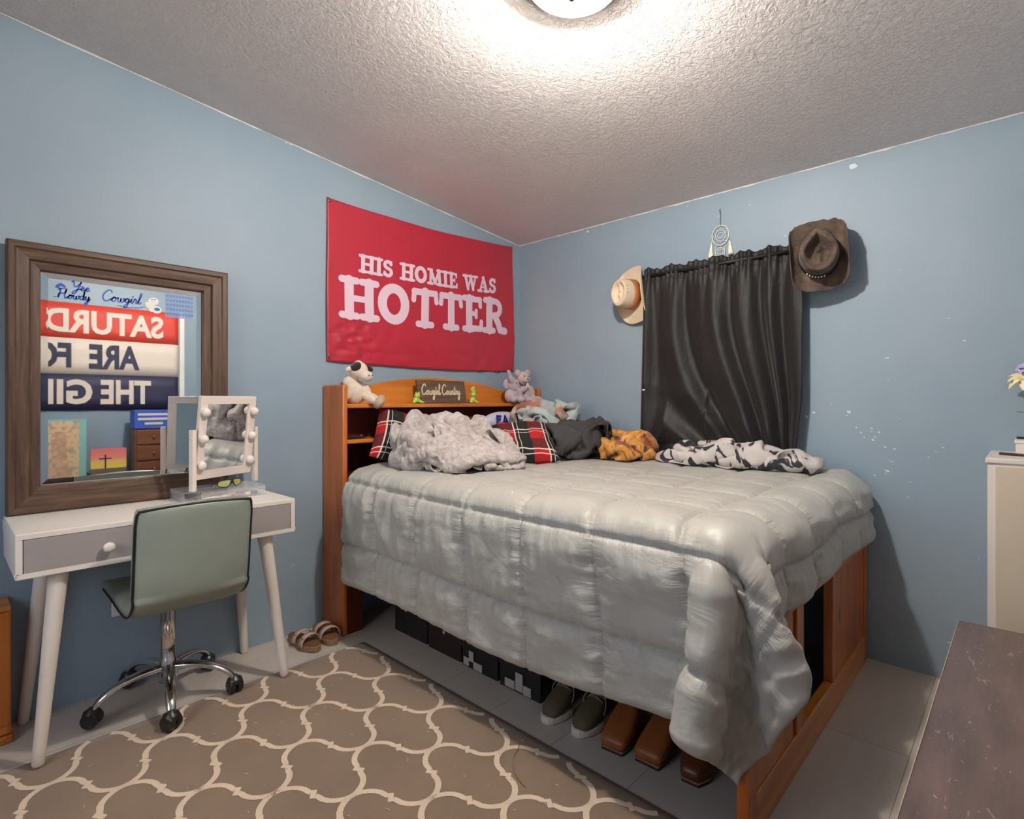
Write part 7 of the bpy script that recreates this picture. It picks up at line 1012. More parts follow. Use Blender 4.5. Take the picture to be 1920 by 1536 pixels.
-34,-137,22,-42,-141,8,-47,-140,-8,-39,-132,-20,-26,-123,-18,-12,-115,-17,2,-107,-11,5,-98,2,-11,-95,6,-20,-94,-8,-35,-93,-16,-51,-96,-15,-58,-92,-1,-51,-86,14,-44,-71,12,-29,-69,18,-15,-61,22,-8,-46,26,-7,-29,27,-10,-14,24,-11,1,16,-9,14,9,-4,30,6,-10,43,-2,-20,51,-10,-35,58,-14,-49,66,-10,-63,73,-4,-66,67,-20,-49,65,-19,-38,61,-6,-38,51,6,-45,37,1,-35,41,-10,-25,55,-10,-21,66,1,-8,77,0,-8,93,-5,-16,106,3,-24,111,17,-24,123,6,-15,119,-8,-18,133,-16,-19,145,-5,-26,160,-5,-29,167,-19,
-23,-144,16,-34,-152,6,-40,-153,-8,-32,-144,-20,-18,-134,-18,-5,-127,-16,4,-119,-3,3,-110,10,-15,-108,8,-25,-106,-4,-34,-106,-18,-48,-110,-11,-48,-104,4,-39,-89,7,-38,-75,0,-28,-65,5,-14,-56,8,-6,-43,12,1,-28,15,4,-12,20,2,3,23,-4,18,23,-12,32,19,-19,42,10,-25,56,3,-29,69,-5,-42,78,-7,-56,87,-5,-61,83,-20,-57,71,-8,-45,69,2,-50,56,10,-55,46,-2,-45,50,-16,-36,64,-16,-29,76,-7,-22,85,3,-9,92,10,-5,106,13,-13,116,23,-12,128,12,-4,127,-2,-4,136,-16,-10,151,-15,-13,165,-7,-16,174,-19,
-12,-149,8,-22,-162,5,-32,-167,-9,-25,-157,-20,-14,-148,-19,-7,-138,-5,-3,-129,6,-3,-119,19,-15,-123,6,-20,-119,-9,-33,-122,-20,-39,-122,-4,-34,-108,5,-31,-94,-3,-28,-80,-10,-25,-64,-9,-18,-51,-5,-12,-36,-1,-6,-21,4,2,-10,6,6,6,9,6,23,13,1,38,18,-10,51,17,-19,62,14,-28,75,8,-35,89,3,-44,97,-9,-47,83,-19,-51,83,-2,-55,76,13,-64,62,12,-66,54,-3,-58,59,-16,-48,67,-7,-38,75,4,-28,82,17,-15,88,23,-3,98,26,2,114,25,2,129,17,3,137,4,8,141,-11,3,156,-17,1,169,-7,-1,180,-19,
-1,-157,8,-9,-169,1,-18,-171,-13,-22,-157,-6,-26,-144,-10,-21,-129,-7,-18,-124,10,-11,-108,14,-7,-113,-4,-10,-131,-11,-27,-135,-16,-27,-126,0,-21,-112,4,-17,-99,-5,-14,-84,-9,-12,-68,-14,-8,-53,-15,-6,-36,-14,-3,-21,-11,-3,-5,-7,-1,11,-4,1,26,0,3,42,4,-1,56,7,-8,70,9,-16,84,10,-24,97,0,-29,96,-15,-34,80,-16,-39,74,-1,-44,66,13,-55,54,18,-61,43,6,-56,45,-10,-46,54,0,-35,62,9,-21,71,14,-7,80,14,3,93,14,8,109,13,15,124,13,17,139,8,16,150,-3,16,159,-17,15,172,-7,14,182,-19,
12,-163,5,4,-170,-8,-6,-162,-17,-10,-151,-4,-21,-141,3,-34,-132,1,-31,-119,9,-25,-102,8,-24,-114,-4,-20,-130,1,-18,-124,-17,-9,-128,-3,-7,-115,6,-4,-100,-1,-3,-84,-3,1,-68,-6,6,-54,-10,10,-38,-13,10,-20,-14,11,-5,-14,9,12,-14,8,27,-13,5,44,-11,2,59,-7,-1,74,-3,-4,88,5,-10,102,-5,-15,90,-15,-22,76,-15,-29,64,-5,-34,57,9,-42,45,16,-52,33,9,-51,33,-8,-38,43,-2,-26,54,0,-15,67,0,-12,83,0,-3,96,1,4,111,0,17,120,-1,26,133,-2,30,148,-6,30,161,-16,29,172,-5,30,179,-19,
25,-163,-2,15,-163,-15,4,-152,-18,-7,-141,-14,-16,-131,-7,-31,-123,-10,-41,-113,-2,-38,-106,14,-23,-116,13,-10,-119,3,-12,-111,-12,1,-122,-11,8,-117,5,7,-100,9,10,-85,4,11,-69,2,8,-53,3,12,-37,1,15,-21,-1,18,-5,-1,18,11,-3,19,29,-3,18,45,-4,15,62,-4,12,77,-3,9,93,4,5,98,-10,-2,84,-14,-9,68,-14,-16,58,-5,-21,50,9,-30,38,13,-40,24,7,-41,25,-10,-33,39,-16,-26,53,-16,-18,67,-14,-11,81,-14,-3,95,-14,5,109,-15,15,121,-15,25,133,-16,37,143,-19,43,156,-13,43,170,-3,43,173,-19,
37,-159,-10,25,-152,-19,13,-141,-17,3,-132,-17,-11,-121,-16,-24,-111,-15,-35,-101,-8,-33,-96,8,-19,-100,15,-5,-104,6,-4,-102,-11,10,-110,-15,20,-112,-2,21,-101,10,18,-85,15,15,-70,18,11,-53,18,11,-36,16,11,-20,14,12,-3,13,13,14,12,14,30,11,15,46,11,17,62,11,19,78,10,23,93,2,19,91,-13,11,77,-14,3,63,-14,-4,51,-4,-9,43,8,-19,30,11,-28,17,6,-29,18,-11,-21,31,-15,-13,45,-14,-6,60,-14,1,73,-14,9,87,-14,18,102,-15,27,113,-16,37,125,-17,44,136,-9,40,149,1,54,158,-1,53,160,-18,
47,-150,-16,34,-140,-19,22,-130,-17,11,-120,-16,-2,-110,-16,-14,-100,-16,-27,-90,-10,-29,-84,6,-15,-87,14,-1,-91,7,4,-90,-9,17,-97,-15,31,-104,-9,34,-97,6,32,-83,15,28,-67,20,25,-52,22,24,-35,23,23,-19,23,22,-3,23,22,13,23,21,30,23,24,46,22,27,63,21,32,78,15,35,88,0,31,84,-14,23,70,-15,16,56,-14,9,45,-3,3,34,7,-6,22,13,-16,10,5,-16,10,-11,-9,24,-14,-1,38,-14,6,52,-14,13,66,-14,21,80,-15,30,94,-15,39,106,-17,44,118,-7,37,129,2,47,141,10,58,144,-2,56,146,-18,
54,-136,-19,42,-131,-10,31,-119,-15,20,-109,-16,6,-99,-15,-6,-89,-15,-18,-78,-13,-21,-72,2,-10,-73,14,5,-78,10,12,-78,-6,23,-86,-16,37,-93,-15,46,-92,-1,42,-79,8,35,-64,8,30,-49,9,30,-34,10,31,-18,11,33,-2,13,31,14,11,30,29,12,36,44,14,39,59,13,45,74,12,49,83,-2,44,77,-17,35,63,-16,28,50,-9,19,36,-8,12,25,2,4,14,11,-4,2,5,-5,4,-12,3,17,-14,11,32,-14,18,45,-14,26,59,-15,34,73,-15,42,87,-17,47,100,-7,36,109,1,38,120,13,54,127,12,60,130,-3,60,132,-19,
58,-122,-20,50,-120,-6,37,-112,-3,24,-101,-3,14,-90,-7,4,-80,-15,-7,-69,-14,-14,-60,-2,-5,-60,12,10,-64,10,22,-69,-1,27,-73,-17,43,-80,-17,56,-84,-8,43,-74,-7,31,-64,-6,22,-50,-4,21,-33,-1,21,-17,0,21,-1,1,19,15,3,20,32,3,24,47,3,27,64,5,38,72,-2,57,70,-3,56,69,-20,47,55,-17,39,42,-14,32,29,-5,26,19,4,17,6,9,7,-6,3,6,-4,-13,16,10,-14,23,25,-12,30,39,-10,38,52,-16,47,66,-17,52,79,-9,45,89,3,34,99,10,44,109,20,57,113,10,64,116,-4,63,118,-20,
61,-108,-20,58,-108,-4,44,-103,4,34,-92,-4,24,-79,-6,14,-70,-14,3,-60,-15,-7,-49,-6,0,-48,9,16,-52,9,28,-56,-1,35,-60,-15,49,-66,-18,63,-71,-11,52,-66,0,43,-55,-10,30,-46,-14,24,-30,-14,23,-15,-14,20,0,-13,18,17,-12,17,33,-11,16,49,-10,23,64,-8,40,62,-11,52,55,-9,68,61,-17,59,47,-20,51,34,-17,45,23,-6,37,11,2,28,-2,8,18,-14,3,18,-10,-13,27,4,-8,35,18,-7,40,31,-15,50,45,-17,57,59,-8,48,69,2,35,78,5,35,88,20,50,95,20,54,100,4,66,101,-4,66,104,-20,
64,-94,-19,64,-94,-3,53,-91,9,44,-82,-3,35,-72,-12,24,-60,-15,14,-48,-15,1,-38,-10,3,-34,6,20,-38,8,29,-42,-5,41,-46,-16,55,-53,-20,68,-58,-11,61,-56,4,49,-47,1,36,-39,-1,39,-29,-15,38,-12,-15,34,2,-15,31,18,-16,30,33,-15,30,48,-15,29,54,1,42,63,4,59,62,3,71,54,-4,70,40,-13,63,26,-17,53,13,-12,47,2,-2,39,-11,6,30,-23,1,30,-18,-15,38,-3,-16,44,11,-16,53,25,-17,60,37,-9,52,48,2,38,57,2,31,68,13,42,76,24,54,82,15,53,87,0,65,89,-12,52,99,-20,
66,-80,-20,66,-80,-3,59,-79,11,45,-70,7,43,-61,-5,34,-51,-15,22,-40,-14,10,-29,-14,7,-21,2,23,-25,7,33,-28,-6,45,-34,-16,59,-40,-20,71,-42,-8,67,-44,8,52,-40,13,40,-29,7,50,-23,-7,51,-15,-17,48,3,-16,46,19,-16,45,34,-16,44,50,-12,39,44,1,45,52,14,62,57,15,72,46,8,72,32,-1,73,19,-9,65,5,-12,55,-9,-8,50,-20,3,40,-32,-2,43,-23,-16,48,-9,-17,57,5,-18,63,17,-9,58,27,2,43,36,5,31,47,9,35,56,23,50,63,23,55,69,9,48,74,-6,56,80,-20,49,90,-9,
68,-65,-20,68,-66,-3,64,-65,12,49,-60,15,40,-51,5,42,-40,-9,32,-29,-15,20,-19,-14,12,-9,-3,27,-11,4,40,-16,-5,50,-20,-17,65,-26,-20,72,-28,-6,71,-30,11,57,-29,20,45,-19,15,50,-12,2,62,-10,-9,63,3,-20,60,18,-20,59,36,-20,58,47,-8,52,37,3,47,40,19,60,47,27,72,39,20,72,26,11,73,12,3,73,-2,-3,68,-18,-8,60,-29,0,51,-40,-8,55,-30,-18,62,-15,-20,68,-3,-11,62,8,1,50,16,5,39,24,10,30,37,20,42,45,28,54,50,18,51,56,3,53,63,-13,66,73,-13,62,84,-1,
69,-51,-19,70,-51,-2,69,-53,14,55,-48,21,42,-39,13,49,-30,0,40,-18,-7,30,-7,-14,18,3,-9,31,3,1,42,-3,-9,55,-6,-18,72,-12,-19,74,-14,-4,72,-18,12,63,-17,26,50,-8,22,51,0,8,66,-1,2,73,7,-11,73,21,-20,73,35,-21,71,43,-4,65,34,7,56,28,20,57,36,35,72,31,32,73,17,23,65,7,14,72,-7,11,73,-21,5,71,-37,1,63,-47,-10,69,-36,-20,73,-21,-13,69,-12,1,60,-3,10,45,6,15,35,15,21,34,27,31,49,33,28,55,37,13,54,43,-3,65,52,-12,70,65,-2,69,77,8]),
}
RU, RV, XYZ = COMFORTER            # kept rows, kept columns, millimetres
A = np.array(XYZ, dtype=float).reshape(len(RU), len(RV), 3)/1000
Uk = np.array(RU)/71*2.03; Vk = np.array(RV)/81*2.28
A4 = np.concatenate([A, np.repeat(Uk[:, None, None], len(RV), 1), np.repeat(Vk[None, :, None], len(RU), 0)], axis=2)
A4 = upsample(A4, 8)
def even(A4, ax, val, n):
    g = np.linspace(0, val.max(), n); i = np.clip(np.searchsorted(val, g, 'right')-1, 0, len(val)-2)
    f = (g-val[i])/np.maximum(val[i+1]-val[i], 1e-9); sh = [1, 1, 1]; sh[ax] = n; f = f.reshape(sh)
    return np.take(A4, i, ax)*(1-f)+np.take(A4, i+1, ax)*f
A4 = even(A4, 0, A4[:, 0, 3], 271); A4 = even(A4, 1, A4[0, :, 4], 301)
A = A4[:, :, :3]; U = A4[:, :, 3]; V = A4[:, :, 4]; NU, NV = U.shape
for _ in range(2):
    for ax in (0, 1):
        B_ = A.copy()
        sl = [slice(None)]*3; lo_s, hi_s = list(sl), list(sl); mid = list(sl)
        lo_s[ax] = slice(0, -2); hi_s[ax] = slice(2, None); mid[ax] = slice(1, -1)
        B_[tuple(mid)] = A[tuple(mid)]*.5+(A[tuple(lo_s)]+A[tuple(hi_s)])*.25; A = B_
UV = np.stack([U, V], axis=2)
N = normals(A)
if N[NU//2, NV//2, 2] < 0: N = -N
fu = np.abs(((U/QB) % 1)-.5)*2; fv = np.abs(((V/QB) % 1)-.5)*2          # 1 at seams
puff = (1-fu**5)*(1-fv**5)
edge = np.minimum(np.minimum(U, 2.03-U), np.minimum(V, 2.28-V)); puff = puff*np.clip(edge/.03, 0, 1)**.5
hang = np.clip((.80-A[:, :, 2])/.08, 0, 1)
wr = vnoise(UV, (34, 7), 3)*np.maximum(fv**3, .0) + vnoise(UV, (7, 34), 5)*np.maximum(fu**3, 0)
big = vnoise(UV, (9, 6), 8)
D = .026*puff*(.6+.4*hang) - .009*(np.exp(-((1-fu)/.05)**2)+np.exp(-((1-fv)/.05)**2)) + .0085*wr*(.4+hang) + .012*big*(.35+.65*hang)*puff
hang2 = vnoise(UV, (5, 22), 12)
rdg = lambda a, b, s_: 1-np.abs(vnoise(UV, (a, b), s_))*3.2
Dg = .0042*rdg(4.5, 10, 31)+.0030*rdg(8, 21, 33)*(.4+.6*fv**2)+.0018*rdg(24, 12, 35)*(.3+.7*fv**3)
D += Dg*(.18+.75*np.clip((.84-A[:, :, 2])/.06, 0, 1))
D += .011*hang2*np.clip((U-1.42)/.1, 0, 1)*(.35+.65*(V < 1.0))*np.clip((1.86-U)/.2, 0.3, 1)
lobe = np.clip((U-1.50)/.08, 0, 1)*np.clip((V-1.93)/.08, 0, 1)          # the folded corner
D = D*(1-.72*lobe)+(.010*(1-np.abs(vnoise(UV, (11, 16), 21))*2.4)+.004*vnoise(UV, (34, 30), 25))*lobe
low = np.clip((.60-A[:, :, 2])/.4, 0, 1)*np.clip((-2.05-A[:, :, 1])/.2, 0, 1)
A[:, :, 1] += low*.06; A[:, :, 0] += low*.015
A2 = A + N*(D[:, :, None]+.008)
A2[:, :, 0] = np.minimum(A2[:, :, 0], -.006)
o = grid_obj('comforter', A2, M_comf, UV, solid=.012)
tag(o, 'pale grey quilted satin comforter hanging over the side and foot of the bed', 'comforter')

def cloth_heap(name, label, cat, mat, key, k_, scale=(1, 1, 1), move=(0, 0, 0), solid=.004, fold=.006, ff=16, fine=.0015, group=None, taper=None):
    nu, nv, org, pts = HEAPS[key]
    A = np.array(pts, dtype=float).reshape(nu, nv, 3)*.002 + np.array(org)
    c0 = A.reshape(-1, 3).mean(0)*np.array((1, 1, 0))+np.array((0, 0, .868))
    A = (A-c0)*np.array(scale)+c0+np.array(move)
    A = upsample(A, k_); NU, NV = A.shape[:2]
    UV = np.stack(np.meshgrid(np.linspace(0, 1, NU), np.linspace(0, nv/nu, NV), indexing='ij'), axis=2)
    N = normals(A)
    if taper: A = taper(A)
    w_ = vnoise(UV, (ff, ff*.5), 3); w2_ = vnoise(UV, (ff*.5, ff*1.1), 6)
    A = A+N*((1-np.abs(w_)*2.2)*fold*.6+(1-np.abs(w2_)*2.2)*fold*.5+vnoise(UV, (70, 70), 2)*fine)[:, :, None]
    A[:, :, 0] = np.minimum(A[:, :, 0], -.012); A[:, :, 2] = np.maximum(A[:, :, 2], .866)
    o = grid_obj(name, A, mat, UV, solid=solid); tag(o, label, cat, group)
    return o
k = NT('fuzzy_grey_fleece'); vec = k.coord()
k.base(k.ramp(k.noise(vec, 26, 6, .7, 1.2), [(.36, C(158, 144, 142)), (.5, C(190, 178, 174)), (.66, C(214, 204, 198))])); k.set(Roughness=.95, Sheen_Weight=.5); k.bump(k.noise(vec, 130, 5, .7, .5), .7, .006); M_fleece = k.m
M_char = plain('charcoal_jersey', C(62, 60, 61), .85, var=.05, bump=.3, bs=600, bd=.001)
k = NT('pale_aqua_cloth'); k.base(k.ramp(k.noise(k.coord('UV'), 4, 2), [(.56, C(176, 186, 184)), (.60, C(176, 120, 98)), (.70, C(150, 96, 80))])); k.set(Roughness=.9); M_aqua = k.m
k = NT('orange_brown_print'); k.base(k.ramp(k.noise(k.coord('UV'), 9, 4, .6, 1.5), [(.36, C(52, 28, 20)), (.44, C(150, 82, 30)), (.52, C(204, 138, 52)), (.62, C(220, 164, 84)), (.70, C(120, 60, 30))])); k.set(Roughness=.55, Sheen_Weight=.3); M_orange = k.m
k = NT('cream_black_print'); k.base(k.ramp(k.noise(k.coord('UV'), 8, 3, .5, 1.0), [(.40, C(44, 44, 50)), (.43, C(60, 62, 70)), (.45, C(196, 188, 184)), (.8, C(208, 200, 194))])); k.set(Roughness=.9); M_cream = k.m
def sink(A):
    f = np.clip((-A[:, :, 1]-.52)/.42, 0, 1); A[:, :, 2] = .868+(A[:, :, 2]-.868)*(1.06-.66*f); A[:, :, 0] += .08*f; return A
cloth_heap('throw_blanket', 'fluffy light grey throw blanket heaped near the headboard', 'blanket', M_fleece, 'blanket', 5, (.92, .84, 1.28), (.0, .0, 0), .007, .018, 22, .003, taper=sink)
cloth_heap('shirt', 'pale aqua shirt with a rust coloured patch piled against the wall', 'shirt', M_aqua, 'teal', 5, (1.3, 1.3, 1.22), (-.02, -.07, 0), fold=.007)
cloth_heap('shirt', 'charcoal grey shirt crumpled beside the red plaid pillow', 'shirt', M_char, 'charcoal', 5, (1.12, 1.08, 1.25), (.03, -.06, 0), fold=.006)
cloth_heap('shirt', 'orange and brown patterned shirt crumpled against the wall', 'shirt', M_orange, 'orange', 5, (1.0, 1.08, 1.25), fold=.007)
cloth_heap('shirt', 'cream shirt with black patches spread below the curtain', 'shirt', M_cream, 'striped', 5, (1.1, 1.22, 1.25), fold=.006)

# ================================================================== plaid pillows
k = NT('red_black_plaid'); vec = k.coord('UV'); sep = k.n('SeparateXYZ'); k.l(vec, sep.inputs[0])
def band(o_, sc, w_, off=0):
    f = k.math('FRACT', k.math('ADD', k.math('MULTIPLY', o_, sc), off)); return k.math('LESS_THAN', k.math('ABSOLUTE', k.math('SUBTRACT', f, .5)), w_)
bx, by = band(sep.outputs[0], 2.6, .24), band(sep.outputs[1], 2.6, .24)
c = k.mix(bx, C(176, 18, 26), C(22, 26, 24)); c = k.mix(k.math('MULTIPLY', by, .75), c, C(18, 24, 22))
wx = k.math('MAXIMUM', band(sep.outputs[0], 2.6, .022, .25), band(sep.outputs[1], 2.6, .022, .25)); wx2 = k.math('MAXIMUM', band(sep.outputs[0], 2.6, .010, .12), band(sep.outputs[1], 2.6, .010, .40))
c = k.mix(k.math('MULTIPLY', k.math('MAXIMUM', wx, wx2), .85), c, C(228, 214, 206))
k.base(c); k.set(Roughness=.9); k.bump(k.noise(k.coord(), 40, 4), .2, .004); M_plaid = k.m
def pillow(name, label, w_, h_, th, M, mat, seed=0, cat='pillow', group=None, n=36, crumple=.014):
    P = []
    Aa = np.zeros((2, n+1, n+1, 3))
    for i in range(n+1):
        for j in range(n+1):
            u = -1+2*i/n; v = -1+2*j/n
            e = max(0, (1-u**4)*(1-v**4))**.55
            x = u*w_/2*(1-.10*(1-v*v)*0-.06*v*v*(abs(u) > 0)+.0); x = u*w_/2*(1-.05*(1-v**2)); y = v*h_/2*(1-.05*(1-u**2))
            nz = noise.noise(Vector((u*2.2+seed, v*2.2, seed)))*crumple+noise.noise(Vector((u*5+seed, v*5, seed+4)))*crumple*.6
            for s, sg in ((0, 1), (1, -1)): Aa[s, i, j] = (x, y, sg*(th/2*e)+nz*e**.3)
    uvs = np.stack(np.meshgrid(np.linspace(0, w_/.45, n+1), np.linspace(0, h_/.45, n+1), indexing='ij'), axis=2)
    A = np.concatenate([Aa[0], Aa[1][:, ::-1]], axis=1); UVs = np.concatenate([uvs, uvs[:, ::-1]], axis=1)
    Mm = np.array(M.to_3x3()); tt = np.array(M.translation)
    A = A @ Mm.T + tt
    o = grid_obj(name, A, mat, UVs); tag(o, label, cat, group)
    return o
def trs(x, y, z, rx=0, ry=0, rz_=0): return Matrix.LocRotScale(Vector((x, y, z)), Euler([math.radians(a) for a in (rx, ry, rz_)]), None)
pillow('pillow', 'red and black plaid pillow leaning in the headboard left of the blanket', .38, .34, .14, trs(-1.20, -.270, .985, 52, 18, -24), M_plaid, 1, group='plaid pillows')
pillow('pillow', 'red and black plaid pillow between the grey blanket and the charcoal shirt', .44, .36, .15, trs(-.75, -.66, .955, 30, -4, -40), M_plaid, 5, group='plaid pillows')
k = NT('printed_bag'); k.base(C(196, 196, 210)); k.set(Roughness=.4); M_bag = k.m
t = thing('printed_pillow', 'small white cushion with blue letters and an orange end behind the plaid pillow', 'pillow', (-.42, -.26, 1.0))
ox_ = .15
m = MB(); m.ell((-.60+ox_, -.26, 1.065), (.155, .05, .065), (0, 0, math.radians(-8)), 28, 16); m.build('cushion', M_bag, t)
m = MB(); m.ell((-.51+ox_, -.285, 1.075), (.078, .045, .058), (0, 0, math.radians(-8)), 24, 14); m.build('orange_end', plain('orange_print', C(222, 84, 34), .5, var=.03), t)
m = MB(); f = lambda x, z: (x+ox_, -.318+(x+.62)*-.10+abs(z-1.075)*.25, z)
for p in ([(-.690, 1.055), (-.690, 1.105)], [(-.690, 1.102), (-.660, 1.102)], [(-.690, 1.082), (-.668, 1.082)], [(-.645, 1.052), (-.625, 1.104)], [(-.625, 1.104), (-.603, 1.052)], [(-.638, 1.066), (-.612, 1.066)]): stroke(m, seg(p[0], p[1], 3), .013, f)
m.build('lettering', plain('royal_blue_print', C(30, 36, 150), .5, var=0), t)
m = MB(); f2 = lambda x, z: (x+ox_, -.333+abs(z-1.075)*.2, z)
stroke(m, [(-.500+.018*math.cos(a), 1.078+.018*math.sin(a)) for a in [i*2*PI/16 for i in range(17)]], .008, f2, caps=False)
m.build('ring_mark', plain('white_print', C(240, 236, 230), .5, var=0), t)
m = MB(); m.lathe([(0, 0), (.05, 0), (.062, .04), (.055, .085), (.045, .10), (0, .10)], (-.56, -.10, .9985), 20)
tag(m.build('clay_pot', plain('brown_clay', C(98, 66, 50), .6, var=.1)), 'brown rounded pot in the shaded headboard shelf', 'pot')
MB_s = MB().box((-.66, -.20, .978), (-.301, -.03, .998)); MB_s.build('side_shelf', M_pineh, bpy.data.objects['bed_frame'], bevel=.003)
t = thing('remote_control', 'small black remote on the headboard side shelf', 'remote', (-1.44, -.14, .998))
MB().box((-1.495, -.155, .9985), (-1.395, -.120, 1.014)).build('remote_body', M_dark, t, bevel=.004)
m = MB(); m.lathe([(0, 0), (.006, 0), (.006, .002), (0, .003)], (-1.408, -.138, 1.0145), 12); m.build('button', plain('grey_button', C(180, 176, 172), .4, var=0), t)

# ================================================================== curtain
A = np.zeros((150, 110, 3)); YA, YB2 = -1.074, -1.950
for i in range(150):
    s = i/149
    for j in range(110):
        v = j/109                       # 0 top .. 1 bottom
        sk = s - .10*v*math.sin(PI*s) + .26*max(0, v-.35)**1.5*(s-.1)*(1-s)*0
        ph = s-.62*max(0, v-.22)**2*math.sin(PI*s)*(1 if s > .18 else s/.18)
        f = math.sin(ph*2*PI*5.1+1.6*math.sin(ph*8)+.6*math.sin(ph*23)) * (.010+.012*min(1, v*2.5)) + .016*math.sin(ph*2*PI*2.2+1)*v + .004*math.sin(ph*2*PI*13)*max(0, 1-v*2.2)
        hdr = .006*math.sin(s*2*PI*26+math.sin(s*31))*math.exp(-((v-.05)/.05)**2*.5)
        # swags: broad diagonal rolls low down
        q = (s*.9+v*.9)
        roll = .030*math.exp(-((v-.86+.20*(1-s)*(s < .45)-.55*(s-.45)*(s >= .45)*.35)/.05)**2)*(math.sin(PI*s)**.7)
        roll *= .5
        x = -.060-f-hdr-roll-.022*v*math.sin(PI*s)
        if .035 < v < .075: x += .006
        ztop = 1.990-.010*abs(math.sin(s*2*PI*9+1))*(v < .04)+.006*math.sin(s*40)
        z = ztop - v*(ztop-.955) 
        y = YA+(YB2-YA)*s + .02*v*(1-s) - .0*v
        if v > .75 and s > .8: y += (v-.75)*.30*(s-.8)*5*.35
        A[i, j] = (min(x, -.030), y, z)
k = NT('black_satin_curtain'); vec = k.coord(); k.base(k.ramp(k.noise(vec, 2.5, 3), [(.35, C(19, 16, 16)), (.7, C(27, 23, 23))])); k.set(Roughness=.56, Sheen_Weight=.12); k.b.inputs['Specular IOR Level'].default_value = .4
k.bump(k.noise(k.coord(scale=(1, 9, 2.0)), 3, 5, .6, .8), .35, .012); M_curt = k.m
UVc = np.stack(np.meshgrid(np.linspace(0, 1, 150), np.linspace(0, 1, 110), indexing='ij'), axis=2)
t = thing('curtain', 'black satin curtain gathered on a rod over the small window', 'curtain', (-.06, -1.51, .955))
o = grid_obj('curtain_panel', A, M_curt, UVc, solid=.0015); o.parent = t; o.matrix_parent_inverse = root_matrix(t).inverted()
MB().tube([(-.058, -1.055, 1.945), (-.058, -1.965, 1.945)], .009, 12).build('rod', M_dark, t)
for y in (-1.06, -1.96): MB().box((-.06, y-.008, 1.935), (-.0005, y+.008, 1.955)).build('bracket', M_dark, t)
o = MB().box((-.098, -1.098, 1.262), (-.094, -1.082, 1.268)).build('care_label', M_trimw, t)

# ================================================================== cowboy hats
def make_hat(name, label, loc, M3, mat, band_mat, curl, a=.132, b=.168, h=.118, rough_edge=0, studs=False, holes=False, peak=1.0, cs_=1.0):
    t = thing(name, label, 'hat', loc)
    L = Vector(loc); nt = 64
    def P(r):
        return tuple(L + M3 @ Vector(r))
    rows = []
    nr = 16
    for i in range(nr+1):        # brim
        s = i/nr; row = []
        for k_ in range(nt+1):
            q = 2*PI*k_/nt; c, sn = math.cos(q), math.sin(q)
            rx = .072*cs_+(a-.072*cs_)*s; ry = .092*cs_+(b-.092*cs_)*s
            pw = 2+1.0*s
            x = rx*math.copysign(abs(c)**(2/pw), c); y = ry*math.copysign(abs(sn)**(2/pw), sn)
            e = rough_edge*noise.noise(Vector((c*7, sn*7, 2)))*s**4
            x += e*c; y += e*sn
            lift = curl*(max(0, abs(x)-.062)/(a-.062))**2 - .012*s*(abs(sn)**3)
            x = x*(1-.22*curl/.06*(max(0, abs(x)-.075)/(a-.075))**2)
            row.append(P((x, y, lift+.004)))
        rows.append(row)
    m = MB(); m.grid(rows); o = m.build('brim', mat, t, solid=.0035)
    rows = []
    def crown(s, c, sn):
        # s: 0 base .. .62 shoulder .. 1 centre
        if s < .62:
            k1 = s/.62; rx = .073-.012*k1**1.5; ry = .093-.014*k1; z = h*(math.sin(k1*PI/2)**.8)
        else:
            k1 = (s-.62)/.38; rx = .061*(1-k1); ry = .079*(1-k1); z = h*(1+.05*math.sin(k1*PI))
        y = ry*sn; x = rx*c
        if sn > 0: x *= 1-(.42+.30*max(0, min(1, (s-.45)/.2)))*peak*(sn**1.3)*min(1, s/.5)
        hh = z/h
        crease = math.exp(-(x/.017)**2)*(1-max(0, (y-.050)/.03)*.9 if y > .05 else 1)*.040
        pinch = math.exp(-((abs(x)-.036)/.013)**2)*math.exp(-((y-.035)/.038)**2)*.018
        if s > .62:
            q_ = min(1, max(0, (k1-.10)/.38)); q_ = q_*q_*(3-2*q_)
            z -= h*.05*math.sin(k1*PI)*0 + q_*(.048*peak+.016) - .016*q_*math.exp(-(x/.011)**2)*(1 if y < .02 else .3)
        z += .012*min(1, hh)*sn*.5
        return (x*cs_, y*cs_, z+.004)
    for i in range(31):
        s = i/30; rows.append([P(crown(s, math.cos(2*PI*k_/nt), math.sin(2*PI*k_/nt))) for k_ in range(nt+1)])
    m = MB(); m.grid(rows); m.build('crown', mat, t)
    rows = []
    for s in (.015, .16):
        rows.append([P(tuple(v_*1.02 if i_ < 2 else v_ for i_, v_ in enumerate(crown(s, math.cos(2*PI*k_/nt), math.sin(2*PI*k_/nt))))) for k_ in range(nt+1)])
    m = MB(); m.grid(rows); bnd = m.build('hat_band', band_mat, t, solid=.002)
    if studs:
        for q in range(7):
            an = -PI/2-.65+q*.14; p = crown(.10, math.cos(an), math.sin(an)); m = MB(); m.ell(P((p[0]*1.04, p[1]*1.04, p[2])), (.0045, .0045, .006), n=8, m=6); m.build('stud', M_studs, bnd)
    if holes:
        for q in range(3):
            an = PI+.32-q*.26; p = crown(.40, math.cos(an), math.sin(an)); m = MB(); m.ell(P((p[0]*1.0, p[1], p[2])), (.0028, .0028, .0028), n=8, m=6); m.build('eyelet', M_dark, t)
    return t
M_studs = plain('silver_stud', C(214, 214, 216), .25, metal=.6, var=0)
k = NT('distressed_brown_felt'); vec = k.coord(); k.base(k.ramp(k.noise(vec, 13, 6, .65), [(.3, C(46, 33, 28)), (.48, C(82, 66, 56)), (.7, C(112, 95, 82))])); k.set(Roughness=.85, Sheen_Weight=.1); k.bump(k.noise(vec, 60, 6), .3, .004); M_hatd = k.m
M_hatt = plain('cream_straw_hat', C(226, 206, 178), .7, var=.04, vs=9, bump=.3, bs=300, bd=.001)
